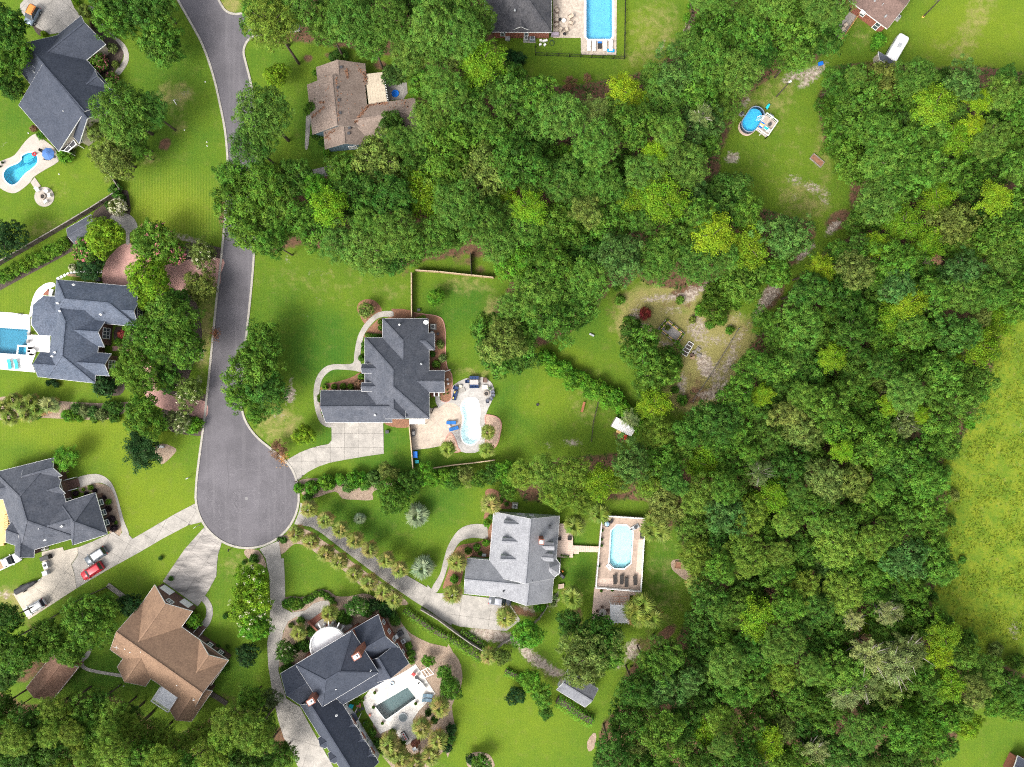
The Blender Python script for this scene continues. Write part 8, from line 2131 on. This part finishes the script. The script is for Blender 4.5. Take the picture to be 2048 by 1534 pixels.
for k in range(4):
    a, b_, c2, d2 = q[0].lerp(q[3], k / 4), q[1].lerp(q[2], k / 4), q[1].lerp(q[2], (k + .85) / 4), q[0].lerp(q[3], (k + .85) / 4)
    mb = MB(); mb.prism([a, b_, c2, d2], 0, .3); mb.build('soil_bay', WOODD, t)
    mb = MB(); mb.bar(a + Vector((0, 0, .3)), b_ + Vector((0, 0, .3)), .09, .2); mb.build('divider', WHITE, t)
for a, b_ in ((0, 3), (1, 2)): mb = MB(); mb.bar(q[a] + Vector((0, 0, .3)), q[b_] + Vector((0, 0, .3)), .09, .2); mb.build('side_rail', WHITE, t)
mb = MB(); mb.bar(q[2] + Vector((0, 0, .3)), q[3] + Vector((0, 0, .3)), .09, .2); mb.build('divider', WHITE, t)
for k, (x, y, m) in enumerate(((1265, 700, WOODG), (1270, 738, WOODG), (1228, 752, WOODT), (1240, 718, WOODG), (1225, 735, BRNC))): bin_('weathered timber crate heaped beside the planting trays', w1('G', x, y), (.7, -.5 + .2 * k), m, .9, .7, .35, group='crates by the planting trays')
t = thing('garden_bench', 'rusty brown narrow bench on the back lawn', 'bench', w1('G', 530, 1065)); a, b_ = W('G', [(540, 1035), (522, 1100)], .45); mb = MB(); mb.bar(a, b_, .45, .07); mb.build('seat', mat('rust', (.30, .12, .06)), t)
for s in (.1, .9): p = a.lerp(b_, s); mb = MB(); mb.bar((p.x, p.y, 0), (p.x, p.y, .42), .3, .08); mb.build('leg', WOODD, t)
bin_('white concrete block on the shaded back lawn', w1('G', 585, 607), (.8, -.4), LGREY, 1.0, .35, .3)
bin_('red wheeled cart beside the white metal shed', w1('G', 797, 1260), (.9, -.35), REDM, 1.15, .95, .55, name='garden_cart', cat='cart')
bin_('pale timber pallet beside the red cart', w1('G', 757, 1226), (.9, -.4), WOODY, .95, .5, .2)
t = thing('log_pile', 'pile of pale split logs at the wood edge behind the back lawn', 'logs', w1('G', 25, 405))
for k in range(7): p = w1('G', 12 + 5 * k, 395 + 5 * (k % 3), .15); mb = MB(); mb.tube([p, p + Vector((.9, -.25 - .05 * k, .05 * (k % 2)))], .09, 7); mb.build('log', mat('split_log', (.55, .36, .22), scale=4), t)
# raised pool deck furniture
for x, y, a in ((1305, 770, 0), (1352, 772, .05), (1385, 790, .05), (1446, 776, 0)): lounger('black wicker lounger on the raised pinkish pool deck', w1('L', x, y, 1.2), (-.05 + a, 1), BLACK, BLKC, DZ, 1.9, .66)
bin_('black deck box beside the white pool railing', w1('L', 1497, 457, 1.2), (0, 1), BLKC, 1.4, .8, .6, DZ)
t = thing('pool_filter', 'grey pool filter and pump on the raised deck corner', 'pump', w1('L', 1450, 402, 1.2)); p = w1('L', 1450, 402, 1.2)
mb = MB(); mb.obox(p, (.8, .45), 1.7, .9, DZ, DZ + .3, .85); mb.build('tray', LGREY, t); mb = MB(); mb.cyl(p, .32, DZ + .3, DZ + .8, 14, .28); mb.build('tank', DGREY, t); mb = MB(); mb.tube([p + Vector((-.4, -.3, DZ + .2 - p.z)), p + Vector((-1.0, -.6, DZ + .1 - p.z))], .14, 8); mb.build('skimmer_arm', DGREY, t)
t = thing('clam_chair', 'blue and white round lounge chair on the raised deck corner', 'chair', w1('L', 1250, 380, 1.2)); p = w1('L', 1250, 380, 1.2); mb = MB(); mb.dome((p.x, p.y, DZ + .1), .55, .35, 14, 3); mb.build('seat', mat('blue_white_fabric', (.10, .28, .42), (.5, .55, .58), scale=3), t); mb = MB(); mb.ring(p, .5, .6, DZ, DZ + .3, 16); mb.build('rim', BLACK, t)
bin_('black side box next to the blue round lounge chair', w1('L', 1280, 362, 1.2), (.5, .8), BLACK, .7, .6, .5, DZ)
for x, y in ((1214, 425), (1211, 487), (1210, 530)): planter('black potted plant along the white pool railing', w1('L', x, y, 1.2), BLACK, 'deep', .24, DZ)
planter('blue potted ornament against the white pool railing', w1('L', 1190, 675, 1.2), BLUEP, 'blue', .26, DZ)
for x, y in ((1208, 850), (1285, 845)): planter('small potted grass on the pink tiled terrace', w1('L', x, y, .5), TERRA, 'mid', .24, .5)
table('round grey stone topped table on the pink tiled terrace', w1('L', 1217, 1000, .6), mat('stone_top', (.36, .335, .30), scale=4, obj_=True), DGREY, .75, .5)
for k in range(5): a = .4 + k * 1.256; c = w1('L', 1217, 1000, .6) + Vector((math.cos(a), math.sin(a), 0)) * 1.02; chair('dark brown chair round the stone topped table', c, (-math.cos(a), -math.sin(a)), BRNC, BRNC, .5, .5)
t = thing('iron_arch', 'rusty iron garden arch in front of the white pergola', 'arch', w1('L', 1340, 905)); 
for x in (1328, 1385): a = w1('L', x, 905, .5); mb = MB(); mb.tube([a + Vector((0, -.6, 0)), a + Vector((0, -.5, 1.8)), a + Vector((0, 0, 2.2)), a + Vector((0, .5, 1.8)), a + Vector((0, .6, 0))], .04, 6); mb.build('hoop', mat('rust', (.30, .12, .06)), t)
for y in (-.5, 0, .5): a, b_ = W('L', [(1290, 912), (1400, 912)], 2.4); mb = MB(); mb.bar(a + Vector((0, y, -.3 * abs(y))), b_ + Vector((0, y, -.3 * abs(y))), .05); mb.build('crossbar', mat('rust', (.30, .12, .06)), t)
hvac('pale air conditioner at the end wall of the light grey house', w1('L', 600, 250), (1, -.1), .9, m=mat('pale_cabinet', (.5, .5, .46)))
bin_('white utility box in the front bed of the light grey house', w1('L', 383, 597), (1, -.1), LGREY, .85, .5, .5)
t = thing('barbecue', 'black barbecue with an orange gas bottle behind the light grey house', 'barbecue', w1('L', 930, 735)); p = w1('L', 930, 740); mb = MB(); mb.obox(p, (.7, -.7), 1.3, .6, .0, .85); mb.build('cart', BLACK, t); mb = MB(); mb.obox(p, (.7, -.7), .8, .6, .85, 1.2, .8); mb.build('hood', DGREY, t); p = w1('L', 936, 712); mb = MB(); mb.cyl(p, .2, 0, .5, 12); mb.dome((p.x, p.y, .5), .2, .15, 12, 3); mb.build('gas_bottle', mat('orange_paint', (.6, .2, .04)), t)
t = thing('garden_bench', 'pinkish slatted bench behind the light grey house', 'bench', w1('L', 925, 820)); a, b_ = W('L', [(905, 812), (946, 805)], .45)
for k in range(5): o_ = Vector((0, -.18 * k, 0)); mb = MB(); mb.bar(a + o_, b_ + o_, .15, .05); mb.build('slat', TILED, t)
for s in (0.05, .95): p = a.lerp(b_, s); mb = MB(); mb.bar((p.x, p.y - .7, .2), (p.x, p.y, .2), .08, .4); mb.build('leg', WOODD, t)
chair('dark chair on the pinkish back deck', w1('L', 915, 480, .6), (1, 0), BLACK, BLKC, .6); chair('dark chair on the pinkish back deck', w1('L', 982, 478, .6), (-1, 0), BLACK, BLKC, .6)
for k, x in enumerate((928, 945, 960, 975)): planter('small flower pot on the edge of the pinkish back deck', w1('L', x, 600 + 3 * k, .6), (TERRA, BLUEP, WHITE, BLACK)[k], 'mid', .18, .6)
# house with deck: sundries
t = thing('garden_bench', 'white garden bench on the mulch by the glossy tree', 'bench', w1('I', 1230, 122)); a, b_ = W('I', [(1208, 120), (1254, 124)], .45)
for k in range(3): o_ = Vector((0, -.16 * k, 0)); mb = MB(); mb.bar(a + o_, b_ + o_, .13, .05); mb.build('slat', LGREY, t)
mb = MB(); mb.bar(a + Vector((0, .12, .35)), b_ + Vector((0, .12, .35)), .05, .5); mb.build('backrest', LGREY, t)
for s in (.05, .95): p = a.lerp(b_, s); mb = MB(); mb.bar((p.x, p.y - .35, .2), (p.x, p.y + .1, .2), .07, .42); mb.build('leg', LGREY, t)
hvac('white air conditioner against the brick wall by the pale drive', w1('I', 350, 900), (.95, .3), .8, m=mat('pale_cabinet', (.5, .5, .46)))
t = thing('outdoor_grill', 'large grill with black cover and steel counter on the pale drive', 'grill', w1('I', 362, 990)); p = w1('I', 365, 975); mb = MB(); mb.obox(p, (.95, .3), 2.0, .9, .07, 1.1, .85); mb.build('cover', BLACK, t); p = w1('I', 368, 1030); mb = MB(); mb.obox(p, (.3, -.95), 1.3, .9, .07, .95); mb.build('counter', LGREY, t); mb = MB(); mb.cyl(p, .25, .95, 1.1, 12); mb.build('burner', DGREY, t)
bin_('pale grey storage cabinet on the edge of the pale drive', w1('I', 370, 1088), (.95, .3), LGREY, 1.05, .9, 1.1)
t = thing('covered_trailer', 'long black covered boat trailer on the edge of the pale drive', 'trailer', (0, 0, 0))
loft_secs = [[(x, -.55 * w_, .35), (x, .55 * w_, .35), (x, .6 * w_, .7), (x, .25 * w_, z), (x, -.25 * w_, z), (x, -.6 * w_, .7)] for x, w_, z in ((-2.4, .7, .85), (-2.2, .95, 1.0), (-.2, 1, 1.05), (1.2, .85, 1.2), (2.2, .45, 1.0), (2.5, .1, .8))]
mb = MB(); loft(mb, loft_secs); mb.build('cover', mat('black_tarp', (.03, .03, .034), (.045, .045, .05), scale=2, bump=.4, obj_=True), t)
mb = MB(); mb.bar((-2.3, 0, .3), (3.1, 0, .3), .12); mb.build('chassis', LGREY, t)
for s in (-1, 1): mb = MB(); mb.tube([(-.8, s * .6, .3), (-.8, s * .78, .3)], .3, 12); mb.build('wheel', TYRE, t)
place(t, w1('I', 198, 1203, .5), hd('I', 110, 1250, 290, 1155))
t = thing('kiddie_pool', 'round bright blue paddling pool behind the taupe house', 'paddling pool', w1('g', 1330, 612)); p = w1('g', 1330, 612); mb = MB(); mb.ring(p, .6, .72, .05, .32, 24); mb.build('rim', BLUEP, t); mb = MB(); mb.cyl(p, .62, .05, .16, 24); mb.build('water', mat('paddling_water', (.015, .14, .55), rough=.1), t)
t = thing('bird_bath', 'pale bird bath on the large bed corner', 'bird bath', w1('L', 940, 610)); p = w1('L', 1730, 660); 
bpy.data.objects.remove(t)
t = thing('raised_bed', 'small square timber bed below the pine beyond the pool lawn', 'garden bed', w1('L', 1748, 668)); q = W('L', [(1730, 645), (1775, 648), (1770, 695), (1725, 692)])
mb = MB(); mb.prism(q, 0, .25); mb.build('soil', STRAW, t)
for k in range(4): mb = MB(); mb.bar(q[k] + Vector((0, 0, .2)), q[(k + 1) % 4] + Vector((0, 0, .2)), .1, .4); mb.build('board', WOODT, t)

# ------------------------------------------------------------------ fences
def fence(label, fr, pts, m, h_=1.7, bay=2.4, pick=False, cap=None, pm=None):
    P_ = W(fr, pts)
    root = thing('fence', label, 'fence', P_[0])
    for a, b_ in zip(P_, P_[1:]):
        L_ = (b_ - a).length; m_ = max(1, round(L_ / bay)); d = (b_ - a).normalized()
        for k in range(m_ + (1 if b_ is P_[-1] else 0)):
            p = a.lerp(b_, k / m_); mb = MB(); mb.bar((p.x, p.y, 0), (p.x, p.y, h_ + .08), .13); mb.build('post', pm or m, root)
            if k == m_: break
            q_ = a.lerp(b_, (k + 1) / m_); p2, q2 = p + d * .07, q_ - d * .07
            if pick:
                mb = MB()
                for z in (.12, h_ - .12): mb.bar(p2 + Vector((0, 0, z)), q2 + Vector((0, 0, z)), .05)
                n_ = max(2, int((q2 - p2).length / .14))
                for s in range(n_ + 1): r_ = p2.lerp(q2, s / n_); mb.bar((r_.x, r_.y, .08), (r_.x, r_.y, h_), .025)
                mb.build('picket_panel', m, root, kind='stuff')
            else:
                mb = MB(); mb.bar(p2 + Vector((0, 0, h_ / 2)), q2 + Vector((0, 0, h_ / 2)), .035, h_); mb.build('panel', m, root)
                for z in (.3, h_ - .25): mb = MB(); mb.bar(p2 + Vector((0, 0, z)), q2 + Vector((0, 0, z)), .12, .09); mb.build('rail', m, root)
                if cap: mb = MB(); mb.bar(p2 + Vector((0, 0, h_ + .02)), q2 + Vector((0, 0, h_ + .02)), .18, .05); mb.build('cap_rail', cap, root)
    return root
fence('tan timber fence along the side of the fenced back lawn', 'F', [(1150, 158), (1151, 452)], WOODT, cap=mat('pale_tan_wood', (.46, .36, .24), scale=3))
fence('weathered tan timber fence across the top of the back lawn', 'F', [(1178, 142), (1330, 152), (1480, 168), (1690, 190)], WOODT, cap=mat('pale_tan_wood', (.46, .36, .24)))
fence('dark fence running into the trees behind the back lawn', 'F', [(1545, 172), (1540, 30)], WOODD)
fence('tan timber fence beside the barbecue patio', 'F', [(1135, 1165), (1150, 1310), (1160, 1450)], WOODT, cap=mat('pale_tan_wood', (.46, .36, .24)))
fence('low tan timber fence behind the shrubs below the pale pool', 'F', [(1290, 1450), (1420, 1430), (1560, 1415), (1700, 1396)], WOODT, 1.4, cap=mat('pale_tan_wood', (.46, .36, .24)))
fence('dark boarded fence along the striped lawn', 'A', [(790, 1230), (830, 1290), (906, 1396), (690, 1534), (480, 1660), (0, 1940)], WOODD, cap=WOODG)
fence('black metal picket fence round the top pool lawn', 'C', [(772, 345), (770, 404), (1100, 418), (1418, 432), (1424, 0), (1424, -100)], BLACK, 1.3, pick=True)
fence('dark fence behind the house with the stained drive', 'J', [(800, 42), (640, 112), (520, 178)], WOODD)
fence('dark fence under the trees by the pale drive', 'J', [(440, 240), (280, 340), (190, 385)], WOODD)
fence('long weathered rail fence across the sandy clearing', 'G', [(1228, 1030), (1330, 880), (1430, 720), (1522, 568)], WOODG, .9, 3.0, pick=True)
fence('thin wire fence across the back lawn by the metal shed', 'G', [(582, 1285), (595, 1160), (625, 1040)], WOODD, 1.2, pick=True)
fence('weathered fence half hidden in the hedge between the back lawns', 'G', [(410, 860), (560, 930), (760, 1010)], WOODD, 1.3)
fence('grey board fence beside the drive of the light grey house', 'L', [(-60, 970), (60, 1040), (180, 1130), (300, 1215), (385, 1265)], WOODG, 1.5, cap=WOODG)
fence('grey board fence across the gravel turning area', 'L', [(455, 1265), (520, 1205), (588, 1165)], WOODG, 1.5, cap=WOODG)
fence('short grey fence by the corner of the light grey house', 'L', [(832, 945), (770, 1040), (730, 1075)], WOODG, 1.4)
fence('yellow timber fence beside the patio of the mauve brown house', 'D', [(992, 85), (940, 162), (886, 240)], mat('yellow_timber', (.50, .30, .11), (.42, .25, .09), scale=3), 1.6)
fence('thin fence beside the back deck of the light grey house', 'L', [(920, 620), (918, 712)], WOODG, 1.1, pick=True)
# white gate beam by the charcoal house bed
t = thing('gate', 'small white gate at the wing of the charcoal house', 'gate', w1('a', 1512, 775)); a, b_ = W('a', [(1482, 785), (1542, 765)])
for z in (.3, 1.1): mb = MB(); mb.bar(a + Vector((0, 0, z)), b_ + Vector((0, 0, z)), .09); mb.build('rail', WHITE, t)
for s in np.linspace(0, 1, 6): p = a.lerp(b_, s); mb = MB(); mb.bar((p.x, p.y, .05), (p.x, p.y, 1.2), .07); mb.build('picket', WHITE, t)
t = thing('stoop', 'white pillared back stoop of the charcoal house', 'porch', w1('a', 1388, 1030))
for x in (1362, 1412): a, b_ = W('a', [(x, 1015), (x, 1052)], 2.4); mb = MB(); mb.bar(a, b_, .16); mb.bar((b_.x, b_.y, 0), b_, .14); mb.build('pillar', WHITE, t)
mb = MB(); mb.prism(W('a', [(1362, 1012), (1412, 1012), (1412, 1050), (1362, 1050)]), 0, .3); mb.build('step', BRICKD, t)
# boardwalks in the left garden
def boards(label, fr, a0, a1, w_, n_, m, z=.15):
    a, b_ = W(fr, [a0, a1], z); d = (b_ - a).normalized(); nn = Vector((-d.y, d.x, 0)) * w_ / 2
    t = thing('boardwalk', label, 'walkway', a.lerp(b_, .5))
    for k in range(n_): p = a.lerp(b_, (k + .5) / n_); mb = MB(); mb.bar(p - nn, p + nn, (b_ - a).length / n_ - .03, .08); mb.build('plank', m, t)
    for s in (-1, 1): mb = MB(); mb.bar(a + nn * s * .8 - Vector((0, 0, .1)), b_ + nn * s * .8 - Vector((0, 0, .1)), .1, .12); mb.build('bearer', WOODD, t)
boards('grey plank walkway beside the brown house garage lawn', 'J', (785, 35), (912, 128), 1.0, 14, WOODG)
boards('dark plank walkway behind the brown house', 'J', (1520, 815), (1660, 905), 1.0, 14, WOODD)
# ------------------------------------------------------------------ poles and small things
def pole(label, fr, base, top, z, m, r=.1, name='utility_pole'):
    b_ = w1(fr, *base); t_ = w1(fr, *top, z)
    t = thing(name, label, 'pole', b_)
    mb = MB(); mb.tube([b_, t_], [r, r * .7], 8); mb.build('shaft', m, t)
    return t, t_
t, tp = pole('leaning timber utility pole beside the above ground pool', 'D', (510, 570), (590, 482), 7.5, WOODD, .13)
mb = MB(); mb.obox(tp, (1, .4), .5, .3, tp.z - .1, tp.z + .1); mb.build('lamp_head', WHITE, t); mb = MB(); mb.bar(tp - Vector((.6, .2, .4)), tp + Vector((.6, .2, -.4)), .1); mb.build('crossarm', WOODD, t)
t, tp = pole('tall timber utility pole on the yellow green top lawn', 'D', (1375, 100), (1478, -5), 8.5, WOODD, .14)
mb = MB(); mb.bar(tp - Vector((.8, .2, .4)), tp + Vector((.8, .2, -.4)), .1); mb.build('crossarm', WOODD, t); mb = MB(); b_ = w1('D', 1375, 100); mb.cyl(b_, .22, 0, .3, 10); mb.build('footing', YEL, t)
t, tp = pole('black street lamp with a white globe by the flowering tree', 'K', (492, 988), (430, 1038), 4.2, BLACK, .07, 'street_lamp')
mb = MB(); mb.dome((tp.x, tp.y, tp.z), .24, .3, 12, 4); mb.dome((tp.x, tp.y, tp.z), .24, -.2, 12, 3); mb.build('globe', mat('lamp_globe', (.78, .78, .76)), t); mb = MB(); b_ = w1('K', 492, 988); mb.cyl(b_, .2, 0, .35, 10, .12); mb.build('base', BLACK, t)
t, tp = pole('white flag pole shaped sign post beside the turning circle', 'K', (75, 668), (35, 690), 2.6, LGREY, .05, 'sign_post')
mb = MB(); mb.obox(tp, (.8, .6), .6, .06, tp.z - .5, tp.z); mb.build('plate', LGREY, t); mb = MB(); mb.cyl(w1('K', 75, 668), .1, 0, .1, 8); mb.build('foot', CONC, t)
def mailbox(label, fr, x, y, u, m=BLACK):
    p = w1(fr, x, y); t = thing('mailbox', label, 'mailbox', p)
    mb = MB(); mb.bar(p, p + Vector((0, 0, 1.05)), .1); mb.build('post', m, t)
    uu = Vector((u[0], u[1], 0)).normalized(); mb = MB(); mb.obox(p, u, .5, .2, 1.05, 1.2); c = p + Vector((0, 0, 1.2)); mb.tube([c - uu * .25, c + uu * .25], .1, 8); mb.build('box', m, t)
    mb = MB(); mb.bar(p + uu * .1 + Vector((0, .13, 1.15)), p + uu * .1 + Vector((0, .13, 1.4)), .04); mb.build('flag', REDM, t)
mailbox('black mailbox at the kerb between the two curved drives', 'K', 320, 858, (.1, 1))
mailbox('black mailbox at the kerb beside the palm lined drive', 'K', 712, 785, (.5, .8))
mailbox('black mailbox at the kerb by the clipped hedge row', 'K', 845, 322, (1, .3))
mailbox('pale mailbox on the lawn edge of the grey shingled house', 'I', 1455, 365, (1, .5), LGREY)
def spot(label, fr, lst, m, r=.13):
    for x, y in lst:
        p = w1(fr, x, y); t = thing('garden_marker', label, 'marker', p, label)
        mb = MB(); mb.cyl(p, r, 0, .12, 10, r * .8); mb.build('cap', m, t); mb = MB(); mb.cyl(p, r * .4, .12, .2, 8); mb.build('knob', m, t)
spot('small white utility cap on the striped front lawn', 'A', [(1500, 598), (1512, 1038), (1514, 1066), (1348, 950)], COPW)
spot('small white cap on the lawn beside the curved pool', 'A', [(432, 1272), (208, 972)], COPW)
spot('small white cap on the lawn of the brown house', 'J', [(1780, 1240 / 3.0), (870, 775), (905, 775)], COPW)
t = thing('downspout_pipe', 'broken white pipe lying on the striped front lawn', 'pipe', w1('A', 1278, 748)); a, b_ = W('A', [(1268, 732), (1290, 765)], .06); mb = MB(); mb.tube([a, b_], .07, 7); mb.build('pipe', COPW, t); mb = MB(); mb.tube([a + Vector((.1, 0, 0)), a + Vector((.35, .1, 0))], .06, 7); mb.build('elbow', COPW, t)
p = w1('G', 240, 1052); t = thing('fire_ring', 'small dark metal ring on the back lawn', 'fire ring', p); mb = MB(); mb.ring(p, .2, .28, 0, .25, 14); mb.build('ring', BLACK, t); mb = MB(); mb.cyl(p, .2, 0, .08, 14); mb.build('ash', DGREY, t)
p = w1('px', 430, 668); t = thing('leaf_pile', 'brown heap of leaves against the kerb', 'leaves', p)
g = np.random.default_rng(9); pp = g.normal(size=(260, 3)) * [.45, .6, .16]; pp[:, 2] = np.abs(pp[:, 2]) + .03
me = foliage_mesh('leaves', leaf_quads(pp, g.normal(size=pp.shape) * .4 + [0, 0, 1], .22, .7, g), g); me.materials.append(LEAF); o = meshobj('leaves', me, None, t); o.color = (.22, .11, .05, 1); o['kind'] = 'stuff'
p = w1('F', 288, 1392); t = thing('leaf_pile', 'orange brown heap of cuttings at the kerb below the dry tree', 'leaves', p)
o = meshobj('leaves', me, None, t); o.color = (.42, .25, .09, 1); o['kind'] = 'stuff'
